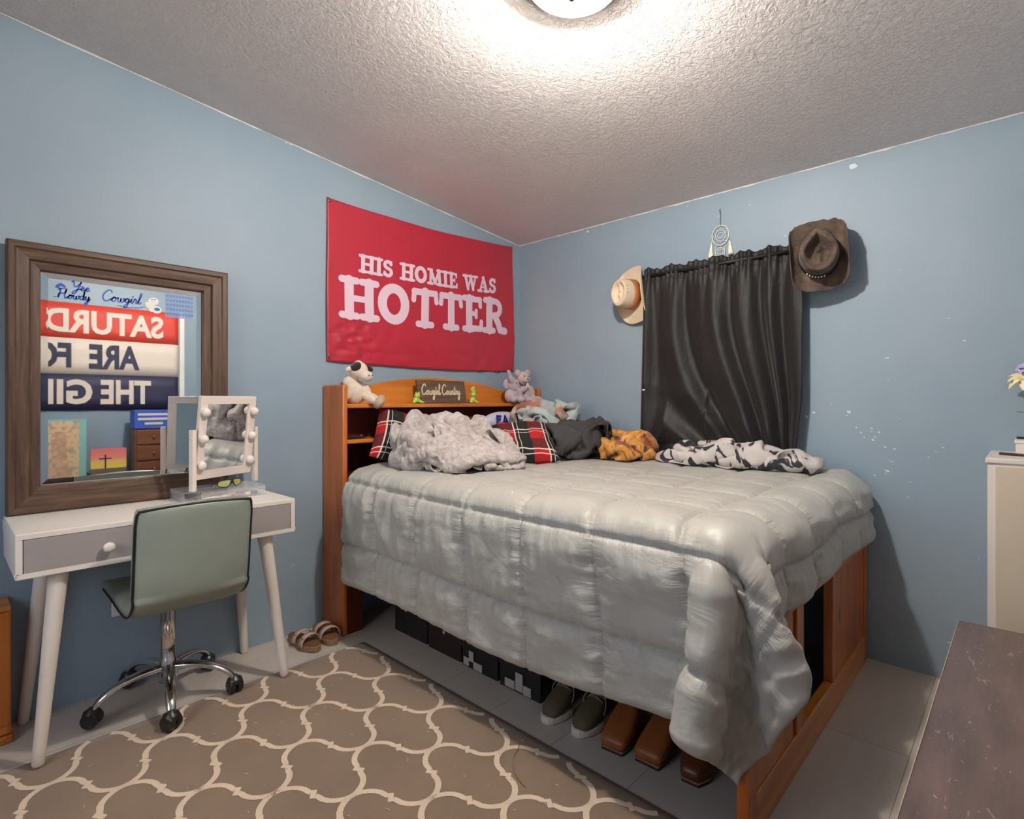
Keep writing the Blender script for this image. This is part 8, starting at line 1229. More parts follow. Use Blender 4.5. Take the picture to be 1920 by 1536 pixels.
# local x -> along the wall, local y (front) -> up, local z (crown) -> into the room
def wallM(rot, yaw=0, pitch=0):
    B = Matrix(((0, 0, -1), (-1, 0, 0), (0, 1, 0)))
    return Matrix.Rotation(math.radians(yaw), 3, 'Z') @ B @ Matrix.Rotation(math.radians(pitch), 3, 'X') @ Matrix.Rotation(math.radians(rot), 3, 'Z')
make_hat('cowboy_hat', 'distressed dark brown cowboy hat with silver studs hung over the curtain corner', (-.125, -2.030, 1.885), wallM(4, 14), M_hatd, M_dark, .058, a=.150, b=.166, rough_edge=.010, studs=True, cs_=1.16)
make_hat('cowboy_hat', 'cream cowboy hat with a tan band hung left of the curtain', (-.035, -.990, 1.850), wallM(188, -14), M_hatt, plain('tan_leather_band', C(176, 106, 62), .5, var=.06), .045, a=.120, b=.175, h=.130, holes=True, peak=.25)

# ================================================================== dream catcher
t = thing('dream_catcher', 'small white dream catcher with two tassels hanging above the curtain', 'dream catcher', (-.012, -1.515, 2.12))
M_str = plain('white_cotton', C(226, 226, 218), .8, var=.02); M_strd = plain('grey_thread', C(150, 146, 146), .8, var=.02)
W = lambda y, z: (-.010, -1.515+y, z)
m = MB()
def ring(m, cy, cz, r, w_, rz2=None): m.tube([W(cy+r*math.cos(a), cz+(rz2 or r)*math.sin(a)) for a in [i*2*PI/28 for i in range(28)]], w_, 6, closed=True)
ring(m, 0, 2.112, .046, .0028, .055); m.build('hoop', M_str, t)
m = MB(); ring(m, .002, 2.020, .026, .002); m.build('hoop', M_str, t)
m = MB()
for q in range(10):
    a0 = q*2*PI/10; a1 = (q+3)*2*PI/10
    m.tube([W(.045*math.cos(a0), 2.112+.054*math.sin(a0)), W(.045*math.cos(a1), 2.112+.054*math.sin(a1))], .0009, 5)
    m.tube([W(.025*math.cos(a0), 2.02+.025*math.sin(a0)), W(.025*math.cos(a1), 2.02+.025*math.sin(a1))], .0008, 5)
ring(m, 0, 2.112, .016, .0015); ring(m, 0, 2.112, .028, .001)
for y in (-.026, 0, .028): m.tube([W(y, 2.06), W(y*.9, 2.0), W(y, 1.985)], .001, 5)
m.build('web', M_str, t)
m = MB(); m.tube([W(0, 2.167), W(0, 2.25)], .0012, 6); m.build('hanging_cord', plain('brown_cord', C(120, 92, 84), .8, var=0), t)
m = MB(); m.tube(cat_rom([W(0, 2.262), W(.008, 2.256), W(.006, 2.244), W(-.002, 2.248)], 4), .0018, 6); m.build('hook', M_strd, t)
for s in (-1, 1):
    m = MB(); m.tube([W(s*.046, 2.10), W(s*.050, 2.075)], .001, 5)
    m.tube([W(s*.050, 2.078), W(s*.050, 2.070), W(s*.052, 2.060), W(s*.055, 2.010), W(s*.057, 1.998)], [.002, .005, .006, .014, .016], 14, flat=.6); m.build('tassel', plain('ivory_tassel', C(232, 230, 212), .9, var=.04, vs=60), t)
# ================================================================== red banner
FXL, FXR, FZT, FZB = -1.540, -.075, 2.290, 1.415
def flagp(u, v, lift=0):
    # u 0..1 left to right, v 0..1 bottom to top
    x = FXL+(FXR-FXL)*u + .006*math.sin(v*5)*(u-.5)
    z = FZB+(FZT-FZB)*v + (1-v)*(-.014*math.sin(PI*u)) + v*(.008-.050*math.sin(PI*u)**.8*(v > 0)*.55*v + .030*u)
    y = -.010-.006*math.sin(PI*u)*(1-v)-.003*math.sin(u*13+v*4)-.0035*noise.noise(Vector((u*3.4+v*2.2, v*2.6-u*2.0, 4)))*2
    y -= .010*max(0, 1-v*2.6)*abs(noise.noise(Vector((u*9-v*7, v*9+u*3, 9))))
    y -= .012*math.exp(-(((u-.12)/.10)**2+((v-.16)/.12)**2))*(.5+noise.noise(Vector((u*30, v*34, 1))))
    y -= .010*math.exp(-((u*1.0-.83-(v-.15)*.45)/.018)**2)*max(0, 1-v/.32)
    y -= .012*math.exp(-((u*1.0-.95-(v-.15)*.45)/.020)**2)*max(0, 1-v/.40)
    return (x, min(y, -.004)-lift, z)
t = thing('banner', 'red HIS HOMIE WAS HOTTER fabric banner pinned on the blue wall', 'banner', (-.81, 0, 1.41))
m = MB(); m.grid([[flagp(i/120, j/80) for j in range(81)] for i in range(121)])
M_red = plain('red_polyester', C(180, 34, 56), .42, var=.03, sheen=.2); m.build('cloth', M_red, t, solid=.0008)
m = MB()
M_pink = plain('white_print_on_red', C(222, 196, 212), .5, var=.01)
fl = lambda x, z, l=0: flagp((x-FXL)/(FXR-FXL), (z-FZB)/(FZT-FZB), .0022+l)
CNT = [0]
SW = .23
def serif(cx, cy, w_=.36, t_=.17): return [([(cx-w_/2, cy), (cx+w_/2, cy)], t_)]
def arc(cx, cy, rx, ry, a0, a1, n=16): return [(cx+rx*math.cos(math.radians(a0+(a1-a0)*i/n)), cy+ry*math.sin(math.radians(a0+(a1-a0)*i/n))) for i in range(n+1)]
LET = {
 'H': (.92, [([(.22,.08),(.22,.92)], SW), ([(.72,.08),(.72,.92)], SW), ([(.22,.5),(.72,.5)], .15)]+serif(.22,.08)+serif(.72,.08)+serif(.22,.92)+serif(.72,.92)),
 'I': (.46, [([(.22,.08),(.22,.92)], SW)]+serif(.22,.08,.36)+serif(.22,.92,.36)),
 'O': (.92, [(arc(.45,.5,.31,.39,0,360,28), .24)]),
 'S': (.66, [(arc(.32,.70,.19,.19,20,270,12)+arc(.32,.30,.21,.20,90,-160,12), .20), ([(.50,.72),(.52,.90)], .12), ([(.10,.12),(.12,.30)], .12)]),
 'M': (1.12, [([(.20,.08),(.24,.92)], .17), ([(.24,.90),(.54,.14)], .22), ([(.54,.14),(.82,.90)], .15), ([(.84,.92),(.88,.08)], SW)]+serif(.18,.08,.30)+serif(.88,.08,.34)+serif(.20,.92,.26)+serif(.88,.92,.28)),
 'E': (.74, [([(.22,.08),(.22,.92)], SW), ([(.22,.90),(.60,.90)], .16), ([(.22,.10),(.62,.10)], .17), ([(.22,.51),(.46,.51)], .13), ([(.60,.92),(.62,.72)], .13), ([(.64,.08),(.66,.30)], .13), ([(.48,.42),(.48,.60)], .11)]+serif(.20,.08,.30)+serif(.20,.92,.30)),
 'W': (1.18, [([(.18,.92),(.38,.10)], .21), ([(.38,.10),(.58,.86)], .13), ([(.58,.92),(.78,.10)], .21), ([(.78,.10),(.98,.92)], .13)]+serif(.18,.92,.30)+serif(.58,.92,.26)+serif(.98,.92,.24)),
 'A': (.90, [([(.18,.08),(.42,.90)], .14), ([(.42,.92),(.70,.08)], .23), ([(.28,.32),(.58,.32)], .11)]+serif(.16,.08,.26)+serif(.70,.08,.34)),
 'T': (.84, [([(.42,.08),(.42,.92)], SW), ([(.10,.90),(.74,.90)], .17), ([(.10,.92),(.08,.68)], .14), ([(.74,.92),(.77,.68)], .14)]+serif(.42,.08,.40)),
 'R': (.90, [([(.22,.08),(.22,.92)], SW), ([(.22,.90)]+arc(.42,.70,.20,.20,90,-90,10)+[(.22,.50)], .17), ([(.42,.50),(.56,.28),(.62,.10),(.80,.08)], .21)]+serif(.20,.08,.34)+serif(.20,.92,.28)),
 ' ': (.42, [])}
def cooper(mb, text, x0, x1, zt0, zt1, zb0, zb1):
    tot = sum(LET[c][0] for c in text); x = 0
    def mp(a, b):
        f = a/tot; X = x0+(x1-x0)*f; zb_ = zb0+(zb1-zb0)*f; zt_ = zt0+(zt1-zt0)*f
        return X, zb_+(zt_-zb_)*b
    for ch in text:
        w_, st = LET[ch]
        for p, wd in st:
            q = []
            for i in range(len(p)-1): q += seg(p[i], p[i+1], 3)[:-1]
            q.append(p[-1])
            CNT[0] += 1; lift = .0005+.00022*(CNT[0] % 9)
            stroke(mb, [(x+a, b) for a, b in q], wd, lambda a, b: fl(*mp(a, b), lift), nc=12)
        x += w_
cooper(m, 'HIS HOMIE WAS', -1.345, -.262, 2.028, 2.048, 1.925, 1.942)
cooper(m, 'HOTTER', -1.462, -.152, 1.888, 1.915, 1.655, 1.672)
m.build('lettering', M_pink, t)
for u, v in ((.012, .985), (.012, .03), (.985, .03), (.988, .985)):
    p = flagp(u, v, .002); m = MB(); m.tube([(p[0]+.009*math.cos(a), p[1], p[2]+.009*math.sin(a)) for a in [i*PI/8 for i in range(16)]], .0028, 6, closed=True); m.build('grommet', M_nick, t)

# ================================================================== headboard top: sign, frogs, plush toys
t = thing('wooden_sign', 'small dark wooden Cowgirl Country sign on the headboard shelf', 'sign', (-.82, -.11, 1.184))
sg = lambda x, z: (x, -.120+(z-1.184)*.22-.0102, z)
m = MB(); V = []
for y in (0, .018):
    V += [(-1.012, -.128+y, 1.186), (-.634, -.128+y, 1.186), (-.634, -.098+y, 1.326), (-1.012, -.098+y, 1.326)]
m.add(V, [(0,1,2,3),(7,6,5,4),(0,4,5,1),(1,5,6,2),(2,6,7,3),(3,7,4,0)]); m.build('board', wood('weathered_sign_wood', C(70, 50, 38), C(100, 76, 60), C(122, 98, 80), axis=0, scale=1.6, rough=.7, bump=.3), t, bevel=.003)
m = MB(); fs_ = lambda x, z: (x, -.1295+(z-1.186)*.214-.0022, z)
script(m, 'Cowgirl Country', -.992, 1.238, .062, .0072, fs_, slant=.15, sx=.62)
m.build('lettering', plain('cream_rope_letters', C(228, 214, 184), .7, var=.03), t)
M_frog = plain('lime_plastic', C(176, 204, 96), .4, var=.03)
def frog(label, x, y, up):
    t = thing('frog_figurine', label, 'figurine', (x, y, 1.184), 0, 'lime green frog figurines')
    m = MB(); z = 1.186
    m.ell((x, y, z+.020), (.022, .017, .020)); m.ell((x-.001, y-.008, z+.044+up*.01), (.019, .016, .015))
    for s in (-1, 1): m.ell((x+s*.010, y-.012, z+.060+up*.01), (.007, .007, .008)); m.ell((x+s*.022, y-.010, z+.009), (.013, .010, .008)); m.ell((x+s*.030, y-.022, z+.005), (.011, .008, .005)); 
    if up:
        m.ell((x, y, z+.088), (.016, .014, .014)); m.ell((x-.006, y-.008, z+.102), (.006, .006, .006)); m.ell((x+.007, y-.008, z+.102), (.006, .006, .006)); m.ell((x, y, z+.072), (.012, .011, .016))
    o = m.build('frog_body', M_frog, t); remesh(o, .003, 4)
    for s in (-1, 1): m = MB(); m.ell((x+s*.010, y-.0185, z+.061+up*.01), (.0028, .002, .003), n=8, m=6); m.build('eye', M_dark, t)
frog('lime green frog figurine at the left end of the wooden sign', -1.052, -.150, 0)
frog('lime green frog figurine stacked two high at the right end of the sign', -.604, -.145, 1)

def plush_mat(name, c, dark=None, spots=()):
    k = NT(name); vec = k.coord()
    col = k.ramp(k.noise(vec, 40, 5, .7), [(.3, tuple(a*.82 for a in c[:3])+(1,)), (.7, c)])
    geo = k.n('NewGeometry')
    for p, r in spots:
        d = k.n('VectorMath', operation='DISTANCE'); k.l(geo.outputs['Position'], d.inputs[0]); d.inputs[1].default_value = p
        col = k.mix(k.math('LESS_THAN', d.outputs['Value'], r), col, dark)
    k.base(col); k.set(Roughness=.95, Sheen_Weight=.4); k.bump(k.noise(vec, 240, 4, .7), .6, .004)
    return k.m
# cow
t = thing('plush_cow', 'white and black plush cow sitting at the left end of the headboard shelf', 'stuffed toy', (-1.44, -.14, 1.184))
cx, cy = -1.425, -.135
Mc = plush_mat('plush_cow_fur', C(232, 214, 198), C(24, 20, 20), [((-1.466, -.180, 1.380), .030), ((-1.415, -.210, 1.262), .020), ((-1.500, -.10, 1.275), .030)])
m = MB()
m.ell((cx-.015, cy, 1.245), (.058, .050, .066), (0, .35, 0)); m.ell((cx-.040, cy+.01, 1.295), (.045, .040, .045))
m.ell((cx-.015, cy-.03, 1.362), (.050, .045, .048)); m.ell((cx+.012, cy-.058, 1.330), (.040, .036, .030)); m.ell((cx-.01, cy-.02, 1.398), (.020, .018, .020))
m.ell((cx+.045, cy-.045, 1.218), (.055, .026, .026), (0, .3, -.6)); m.ell((cx+.025, cy-.075, 1.212), (.050, .024, .024), (0, .45, -1.0))
m.ell((cx-.065, cy-.02, 1.25), (.020, .022, .048), (0, .3, 0)); m.ell((cx+.035, cy-.03, 1.258), (.018, .020, .040), (0, -.5, 0))
o = m.build('plush_body', Mc, t); remesh(o, .0045, 6)
M_sole = plush_mat('plush_hoof', C(190, 170, 148))
for p, r in (((cx+.088, cy-.075, 1.200), (.6, .5, 0)), ((cx+.054, cy-.112, 1.190), (.3, .6, 0))):
    m = MB(); m.ell(p, (.024, .026, .034), (0, .5, -.8)); m.build('hoof', M_sole, t)
M_blk = plain('black_plush', C(26, 22, 22), .95, var=.05, sheen=.3)
for s, p in ((-1, (cx-.070, cy-.035, 1.368)), (1, (cx+.040, cy-.045, 1.372))):
    m = MB(); m.ell(p, (.026, .010, .013), (0, .35*s, 0)); e_ = m.build('ear', M_blk if s > 0 else Mc, t)
m = MB(); m.ell((cx+.030, cy-.092, 1.335), (.004, .003, .004), n=8, m=6); m.ell((cx+.008, cy-.094, 1.333), (.004, .003, .004), n=8, m=6); m.build('nostril', M_dark, t)
# elephant / mauve toys hugging
def plushy(name, label, col, body, extra, sc=1.22):
    o_ = Vector((body[0][0][0], body[0][0][1], 1.186)); g_ = lambda c_: tuple(o_+(Vector(c_)-o_)*sc)
    body = [(g_(c_), tuple(v*sc for v in r_), ro) for c_, r_, ro in body]; extra = [(nm, g_(c_), tuple(v*sc for v in r_), ro, mt) for nm, c_, r_, ro, mt in extra]
    t = thing(name, label, 'stuffed toy', body[0][0][:2]+(1.184,), 0, None)
    m = MB()
    for c_, r_, ro in body: m.ell(c_, r_, ro)
    o = m.build('plush_body', col, t); remesh(o, .004, 6)
    for nm, c_, r_, ro, mt in extra: m = MB(); m.ell(c_, r_, ro, n=14, m=10); m.build(nm, mt, t)
    return t
M_mauve = plush_mat('mauve_plush', C(206, 184, 184)); M_lilac = plush_mat('lilac_grey_plush', C(196, 180, 190))
ex, ey = -.262, -.165
plushy('plush_elephant', 'pale lilac plush elephant with raised trunk on the headboard shelf', M_lilac,
 [((ex, ey, 1.225), (.042, .036, .040), (0,0,0)), ((ex+.004, ey-.014, 1.285), (.036, .034, .036), (0,0,0)), ((ex-.030, ey-.03, 1.315), (.016, .015, .034), (0, -.6, 0)), ((ex-.048, ey-.03, 1.348), (.012, .012, .024), (0, -.5, 0)),
  ((ex-.028, ey-.045, 1.205), (.034, .020, .020), (0, 0, .5)), ((ex+.02, ey-.050, 1.205), (.030, .020, .020), (0, 0, 1.8)), ((ex+.026, ey-.04, 1.245), (.014, .016, .032), (0, -.6, 0))],
 [('ear', (ex+.030, ey+.006, 1.300), (.028, .008, .030), (0, 0, .4), M_lilac), ('ear', (ex-.030, ey+.006, 1.292), (.022, .008, .028), (0, 0, -.4), M_lilac), ('eye', (ex-.006, ey-.047, 1.297), (.003, .003, .003), (0,0,0), M_dark), ('eye', (ex+.020, ey-.046, 1.297), (.003, .003, .003), (0,0,0), M_dark)])
bx_, by_ = -.130, -.165
plushy('plush_bear', 'dusky pink plush bear leaning on the elephant at the shelf end', M_mauve,
 [((bx_, by_, 1.232), (.050, .040, .050), (0,0,0)), ((bx_-.020, by_-.010, 1.325), (.046, .040, .042), (0,0,0)), ((bx_-.036, by_-.045, 1.315), (.020, .018, .016), (0,0,0)),
  ((bx_-.052, by_-.035, 1.262), (.044, .018, .018), (0, -.3, 0)), ((bx_+.042, by_-.02, 1.245), (.018, .020, .044), (0, -.3, 0)), ((bx_+.045, by_-.045, 1.205), (.046, .022, .021), (0, 0, -.5)), ((bx_-.025, by_-.055, 1.203), (.040, .022, .020), (0, 0, -1.2))],
 [('ear', (bx_+.020, by_-.008, 1.356), (.022, .012, .022), (0, 0, 0), M_mauve), ('ear', (bx_-.062, by_-.008, 1.354), (.022, .012, .022), (0,0,0), M_mauve), ('nose', (bx_-.040, by_-.064, 1.322), (.006, .004, .004), (0,0,0), plain('brown_nose', C(140, 76, 70), .5, var=0)),
  ('eye', (bx_-.048, by_-.046, 1.338), (.003, .003, .003), (0,0,0), M_dark), ('eye', (bx_-.018, by_-.051, 1.338), (.003, .003, .003), (0,0,0), M_dark), ('bow', (bx_-.030, by_-.050, 1.285), (.007, .004, .018), (0, .3, 0), plain('ribbon', C(226, 206, 206), .5, var=0)), ('bow', (bx_-.018, by_-.050, 1.283), (.006, .004, .018), (0, -.3, 0), plain('ribbon_b', C(226, 206, 206), .5, var=0))])

# ================================================================== white cabinet on the right, box and flowers
M_cab = plain('cream_cabinet', C(214, 198, 176), .45, var=.02)
t = thing('cabinet', 'white cabinet with cream front against the right wall, cut by the photo edge', 'cabinet', (-.20, -2.92, 0))
m = MB(); m.box((-.395, -3.20, 0), (-.005, -2.640, .978)); m.build('cabinet_body', M_white, t, bevel=.003)
m = MB(); m.box((-.402, -3.21, .978), (-.002, -2.634, .996)); m.build('cabinet_top', M_white, t, bevel=.003)
for z0, z1 in ((.04, .34), (.35, .65), (.66, .968)):
    if z1 < .9: continue
d = MB().box((-.404, -3.19, .04), (-.3955, -2.662, .968)).build('door', M_cab, t, bevel=.002)
MB().lathe([(0, 0), (.006, 0), (.005, .01), (.012, .014), (.012, .020), (0, .022)], (-.404, -3.14, .62), 16, M=Matrix(((0,0,-1),(0,1,0),(1,0,0)))).build('knob', M_nick, d)
t = thing('white_box', 'white box standing on the cream cabinet, cut by the photo edge', 'box', (-.12, -2.86, .996))
m = MB(); m.box((-.20, -3.00, .997), (-.03, -2.712, 1.045)); m.build('box_body', M_white, t, bevel=.002)
MB().box((-.203, -3.003, 1.040), (-.027, -2.709, 1.052)).build('lid', M_white, t, bevel=.002)
m = MB(); m.tube([(-.10, -2.715, 1.057), (-.17, -2.85, 1.058), (-.19, -2.92, 1.058)], .004, 8); tag(m.build('pen', M_dark), 'black pen lying on the white box', 'pen')
m = MB(); m.tube([(-.215, -2.668, 1.001), (-.30, -2.80, 1.002), (-.33, -2.86, 1.002)], .005, 8); tag(m.build('pencil', plain('dark_brown_pencil', C(82, 50, 40), .5, var=0)), 'dark brown pencil lying at the front of the cabinet top', 'pencil')
# flower bouquet in a vase
t = thing('vase_of_flowers', 'cream and lilac artificial flowers on the cabinet at the right edge', 'flowers', (-.10, -2.79, 1.052))
VX, VY = -.09, -2.80
M_pet = plain('cream_petal', C(238, 222, 178), .6, var=.05, vs=20); M_pet2 = plain('lilac_petal', C(190, 180, 226), .6, var=.05); M_leaf = plain('green_leaf', C(110, 190, 140), .5, var=.05); M_stem = plain('green_stem', C(70, 120, 70), .6, var=.05)
MB().lathe([(0, 0), (.030, 0), (.036, .03), (.026, .09), (.030, .11), (.026, .11), (.022, .09), (0, .02)], (VX, VY, 1.053), 24).build('vase', M_glass, t)
def bloom(nm, c, n, L, wd, mt, tilt0, up=(0,0,1)):
    m = MB(); rr = random.Random(n)
    U = Vector(up).normalized(); A1 = U.orthogonal().normalized(); B1 = U.cross(A1)
    for layer in range(2):
        for q in range(n):
            a = 2*PI*(q+.5*layer)/n+rr.uniform(-.15, .15); d = A1*math.cos(a)+B1*math.sin(a); sd = U.cross(d)
            el = tilt0+layer*.5; l = L*(1-.2*layer)*rr.uniform(.85, 1.1); P = []
            for i in range(6):
                s = i/5; p = Vector(c)+d*(l*s*math.cos(el-.9*s))+U*(l*s*math.sin(el-.9*s)+.004); wv = wd*math.sin(PI*min(.97, s*.85+.12))**.7
                P.append([tuple(p-sd*wv), tuple(p+U*-.002), tuple(p+sd*wv)])
            m.grid(P)
    m.ell(c, (L*.16,)*3, n=10, m=8)
    m.build(nm, mt, t)
def stem(b): MB().tube(cat_rom([(VX, VY, 1.08), ((VX+b[0])/2, (VY+b[1])/2+.005, (1.12+b[2])/2), b], 5), .0025, 6).build('stem', M_stem, t)
for nm, c, n, L, wd, mt, tl in (('bloom', (-.085, -2.738, 1.283), 9, .062, .013, M_pet, .5), ('bloom', (-.06, -2.800, 1.330), 9, .05, .012, M_pet, .6), ('bloom', (-.075, -2.738, 1.325), 6, .032, .014, M_pet2, .8), ('bloom', (-.09, -2.758, 1.235), 6, .036, .013, M_pet2, .2), ('bloom', (-.14, -2.83, 1.30), 9, .055, .012, M_pet, .6)):
    bloom(nm, c, n, L, wd, mt, tl, (-.5, .15, .8)); stem(tuple(Vector(c)-Vector((0, 0, .004))))
for c, d in (((-.09, -2.768, 1.150), (.1, 1, .12)), ((-.08, -2.775, 1.185), (.0, .8, .5)), ((-.10, -2.82, 1.17), (-.3, -.8, .3))):
    d = Vector(d).normalized(); sd = d.cross(Vector((0,0,1))).normalized(); m = MB(); P = []
    for i in range(6): s = i/5; p = Vector(c)+d*.055*s; wv = .014*math.sin(PI*min(.98, s+.03))**.8; P.append([tuple(p-sd*wv+Vector((0,0,.003))), tuple(p), tuple(p+sd*wv+Vector((0,0,.003)))])
    m.grid(P); m.build('leaf', M_leaf, t)
stem((-.085, -2.77, 1.17))

# ================================================================== dark dresser in the near corner
k = NT('scratched_dark_top'); vec = k.coord()
g = k.noise(k.coord(scale=(2, 12, 2)), 2, 6, .6)
c = k.ramp(g, [(.3, C(84, 68, 64)), (.7, C(112, 92, 86))])
c = k.mix(k.math('MULTIPLY', k.math('GREATER_THAN', k.noise(k.coord(scale=(1, 3, 1), rot=(0, 0, .6)), 16, 3, .5, 1.4), .67), .45), c, C(176, 160, 150))
c = k.mix(k.math('MULTIPLY', k.math('GREATER_THAN', k.noise(vec, 70, 3, .5), .73), .7), c, C(190, 176, 166))
k.base(c); k.set(Roughness=.34); k.bump(k.noise(vec, 30, 4), .08, .003); M_top = k.m
t = thing('dresser', 'low dark brown scratched dresser in the near right corner', 'dresser', (-1.65, -2.93, 0))
GX0, GX1, GY = -2.56, -.742, -2.585
m = MB(); m.box((GX0, YC+.01, .478), (GX1, GY, .502)); m.build('dresser_top', M_top, t, bevel=.003)
M_dkb = wood('dark_dresser_wood', C(52, 38, 34), C(74, 56, 50), axis=0, scale=1, rough=.45)
MB().box((GX0+.02, YC+.02, .02), (GX1-.02, GY-.025, .476)).build('dresser_body', M_dkb, t, bevel=.003)
M_edge = plain('worn_light_edge', C(178, 158, 140), .6, var=.08, vs=30)
MB().box((GX0+.01, GY+.0002, .480), (GX1-.004, GY+.0016, .5005)).build('edge_band', M_edge, t)
for i in range(3):
    for j in range(2):
        x0 = GX0+.04+i*.59; d = MB().box((x0, GY-.0245, .05+j*.21), (x0+.56, GY-.008, .24+j*.21)).build('drawer', M_dkb, t, bevel=.003)
        MB().lathe([(0, 0), (.007, 0), (.006, .012), (.014, .016), (.014, .022), (0, .024)], (x0+.28, GY-.008, .145+j*.21), 16, M=Matrix(((1,0,0),(0,0,1),(0,-1,0)))).build('knob', M_nick, d)

# ================================================================== orange wooden cabinet at the left edge
t = thing('nightstand', 'orange wooden nightstand with a moulded foot at the left photo edge', 'nightstand', (-2.98, -.08, 0))
m = MB(); m.box((-3.20, -.150, .06), (-2.800, -.006, .46)); m.build('side_panel', M_pine, t, bevel=.006)
m = MB(); m.box((-3.21, -.158, 0), (-2.792, -.004, .03)); m.box((-3.205, -.154, .031), (-2.796, -.004, .062)); m.build('foot_moulding', M_pine, t, bevel=.010, seg=3)
m = MB(); m.box((-3.20, -.150, .461), (-2.800, -.006, .480)); m.build('top', M_pineh, t, bevel=.004)

# ================================================================== things seen in the mirror: along the wall behind the camera
def flat_text(s, mat, parent, x_left, x_right, z0, z1, y, name='lettering', bold=.02):
    # faces +y; reads left to right towards -x
    cu = bpy.data.curves.new('t', 'FONT'); cu.body = s; cu.size = 1; cu.offset = bold; cu.resolution_u = 3
    ob = bpy.data.objects.new('t', cu); COL.objects.link(ob)
    bpy.context.view_layer.update()
    me = bpy.data.meshes.new_from_object(ob.evaluated_get(bpy.context.evaluated_depsgraph_get()))
    bpy.data.objects.remove(ob)
    V = [v.co.copy() for v in me.vertices]; F = [tuple(p.vertices) for p in me.polygons]
    mx, Mx = min(v.x for v in V), max(v.x for v in V); my, My = min(v.y for v in V), max(v.y for v in V)
    m = MB(); m.add([(x_left+(v.x-mx)/(Mx-mx)*(x_right-x_left), y, z0+(v.y-my)/(My-my)*(z1-z0)) for v in V], F)
    bpy.data.meshes.remove(me)
    return m.build(name, mat, parent)
YF = YC+.012
t = thing('flag', 'red white and navy SATURDAYS ARE FOR THE GIRLS flag reflected in the mirror', 'flag', (-2.13, YC, 1.11))
fx0, fx1, fz0, fz1 = -1.385, -2.905, 1.118, 2.035
def fband(z0, z1, mt, nm):
    m = MB(); m.grid([[(fx0+(fx1-fx0)*i/40, YF+.003*math.sin(i*.7), z0+(z1-z0)*j/3) for j in range(4)] for i in range(41)]); return m.build(nm, mt, t, solid=.0008)
M_fr = plain('flag_red', C(214, 70, 56), .6, var=.02); M_fw = plain('flag_white', C(224, 212, 200), .6, var=.02); M_fn = plain('flag_navy', C(46, 46, 78), .6, var=.03)
fband(1.735, fz1, M_fr, 'red_stripe'); fband(1.430, 1.735, M_fw, 'white_stripe'); fband(fz0, 1.430, M_fn, 'navy_stripe')
yt = YF+.006
flat_text('SATURDAYS', M_fw, t, -1.51, -2.76, 1.780, 1.985, yt, bold=.035)
for w_, a_, b_ in (('ARE', -1.70, -2.07), ('FOR', -2.19, -2.58)): flat_text(w_, M_fn, t, a_, b_, 1.480, 1.695, yt, bold=.035)
for w_, a_, b_ in (('THE', -1.61, -1.99), ('GIRLS', -2.045, -2.70)): flat_text(w_, M_fw, t, a_, b_, 1.170, 1.385, yt, bold=.035)
# canvas with floral boots
t = thing('canvas_print', 'floral cowboy boot canvas print leaning on the wall, seen in the mirror', 'picture', (-2.28, -3.10, .503))
k = NT('floral_print'); vec = k.coord(); vo = k.n('TexVoronoi'); vo.inputs['Scale'].default_value = 17; k.l(vec, vo.inputs['Vector'])
c = k.ramp(vo.outputs['Distance'], [(.0, C(180, 70, 70)), (.25, C(220, 170, 140)), (.5, C(226, 206, 178)), (.8, C(140, 130, 120))])
c = k.mix(k.noise(vec, 14, 3), c, C(218, 190, 140)); k.base(c); k.set(Roughness=.7); M_flo = k.m
M_teal = plain('teal_paint', C(140, 196, 190), .6, var=.03)
m = MB(); m.box((-2.48, -3.14, .503), (-2.105, -3.12, 1.045)); m.build('canvas', M_teal, t)
MB().box((-2.46, -3.1195, .52), (-2.155, -3.118, 1.03)).build('flower_picture', M_flo, t)
m = MB(); yb = -3.1165; bp = cat_rom([(-2.245, .93, 0), (-2.33, .93, 0), (-2.335, .80, 0), (-2.33, .68, 0), (-2.36, .62, 0), (-2.43, .575, 0), (-2.42, .545, 0), (-2.30, .550, 0), (-2.235, .555, 0), (-2.225, .65, 0), (-2.24, .80, 0)], 4, True)
m.add([(p.x, yb, p.y) for p in bp], [tuple(range(len(bp)))]); m.build('boot_picture', plain('painted_boot', C(206, 170, 138), .7, var=.14, vs=30), t)
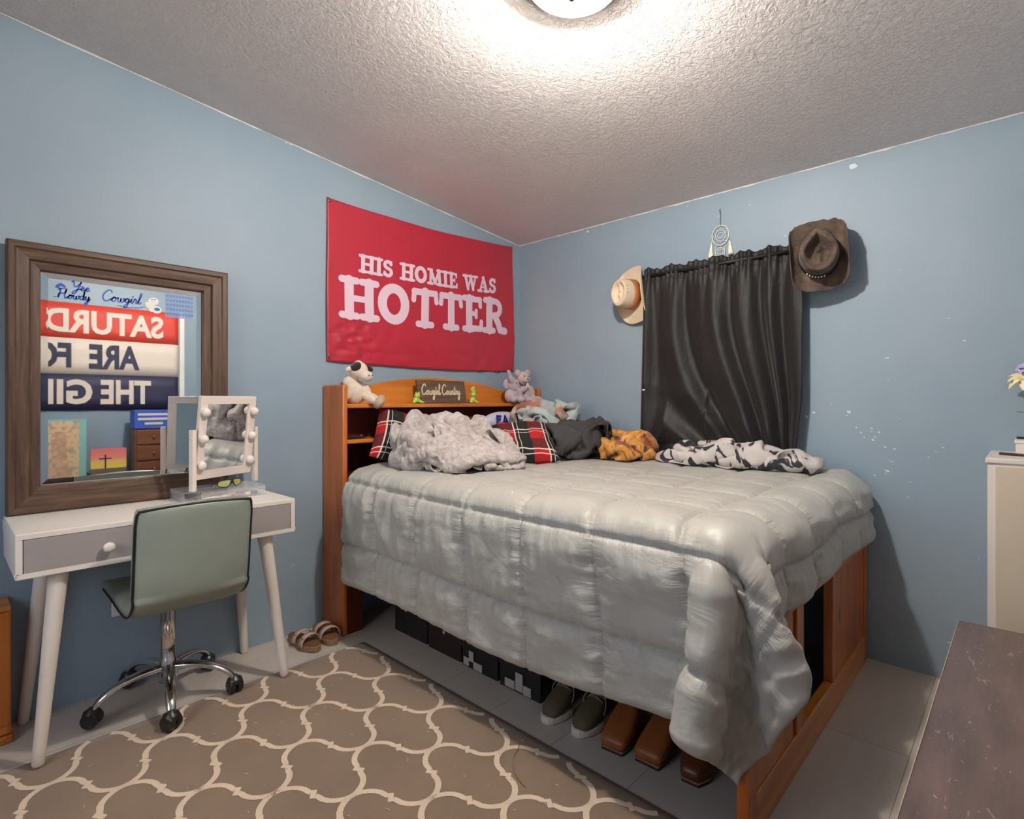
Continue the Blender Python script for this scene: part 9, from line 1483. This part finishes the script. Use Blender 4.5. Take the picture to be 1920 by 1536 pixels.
# sunset box with a cross
t = thing('painted_canvas', 'small pink and yellow sunset painting with a dark cross, seen in the mirror', 'picture', (-1.96, -3.05, .503))
k = NT('sunset_paint'); vec = k.coord(); sp = k.n('SeparateXYZ'); k.l(vec, sp.inputs[0])
mr = k.n('MapRange'); mr.inputs['From Min'].default_value = .09; mr.inputs['From Max'].default_value = .28; k.l(sp.outputs[2], mr.inputs['Value'])
k.base(k.ramp(mr.outputs[0], [(0, C(120, 96, 84)), (.14, C(122, 98, 84)), (.16, C(236, 214, 90)), (.45, C(240, 200, 110)), (.6, C(238, 150, 130)), (1, C(236, 120, 120))])); k.set(Roughness=.6)
MB().box((-2.085, -3.08, .503), (-1.835, -3.055, .790)).build('canvas', k.m, t)
m = MB(); q = lambda x, z: (x, -3.0535, z)
stroke(m, [(-1.985, .625), (-1.985, .735)], .011, q); stroke(m, [(-2.025, .705), (-1.945, .705)], .010, q); m.build('cross', plain('dark_paint', C(60, 44, 44), .6, var=0), t)
# wooden drawer chest with a blue box on top
t = thing('jewelry_chest', 'brown wooden chest of small drawers reflected in the mirror', 'chest', (-1.65, -3.0, .503))
M_brn = wood('brown_chest_wood', C(86, 50, 32), C(118, 74, 50), C(134, 88, 62), axis=0, scale=1.2, rough=.4)
MB().box((-1.79, -3.16, .503), (-1.51, -2.975, .955)).build('chest_body', M_brn, t, bevel=.004)
for z0 in (.535, .675, .815):
    d = MB().box((-1.775, -2.9745, z0), (-1.525, -2.966, z0+.125)).build('drawer', M_brn, t, bevel=.003)
    MB().lathe([(0, 0), (.005, 0), (.004, .008), (.010, .012), (.008, .018), (0, .019)], (-1.65, -2.966, z0+.065), 14, M=Matrix(((1,0,0),(0,0,1),(0,-1,0)))).build('knob', M_nick, d)
t = thing('blue_box', 'blue box with white stripes on top of the brown drawer chest', 'box', (-1.65, -3.0, .956))
MB().box((-1.795, -3.13, .956), (-1.505, -2.965, 1.118)).build('box_body', plain('blue_card', C(54, 96, 190), .5, var=.02), t, bevel=.002)
for z, x0, x1 in ((1.070, -1.77, -1.53), (1.030, -1.77, -1.53), (.990, -1.72, -1.58)):
    MB().box((x0, -2.9648, z), (x1, -2.9635, z+.020)).build('stripe', M_fw, t)
# white shelf unit further along
t = thing('white_tower', 'narrow white storage tower reflected at the mirror edge', 'shelf', (-1.36, -3.10, .503))
MB().box((-1.42, -3.20, .503), (-1.30, -3.04, .92)).build('tower_body', plain('pale_green_white', C(196, 200, 190), .5, var=.02), t, bevel=.003)
m = MB(); m.box((-1.375, YC+.001, 1.05), (-1.335, YC+.02, 2.05)); tag(m.build('wall_strip', M_trimw), 'white vertical strip on the wall beside the flag', 'strip')
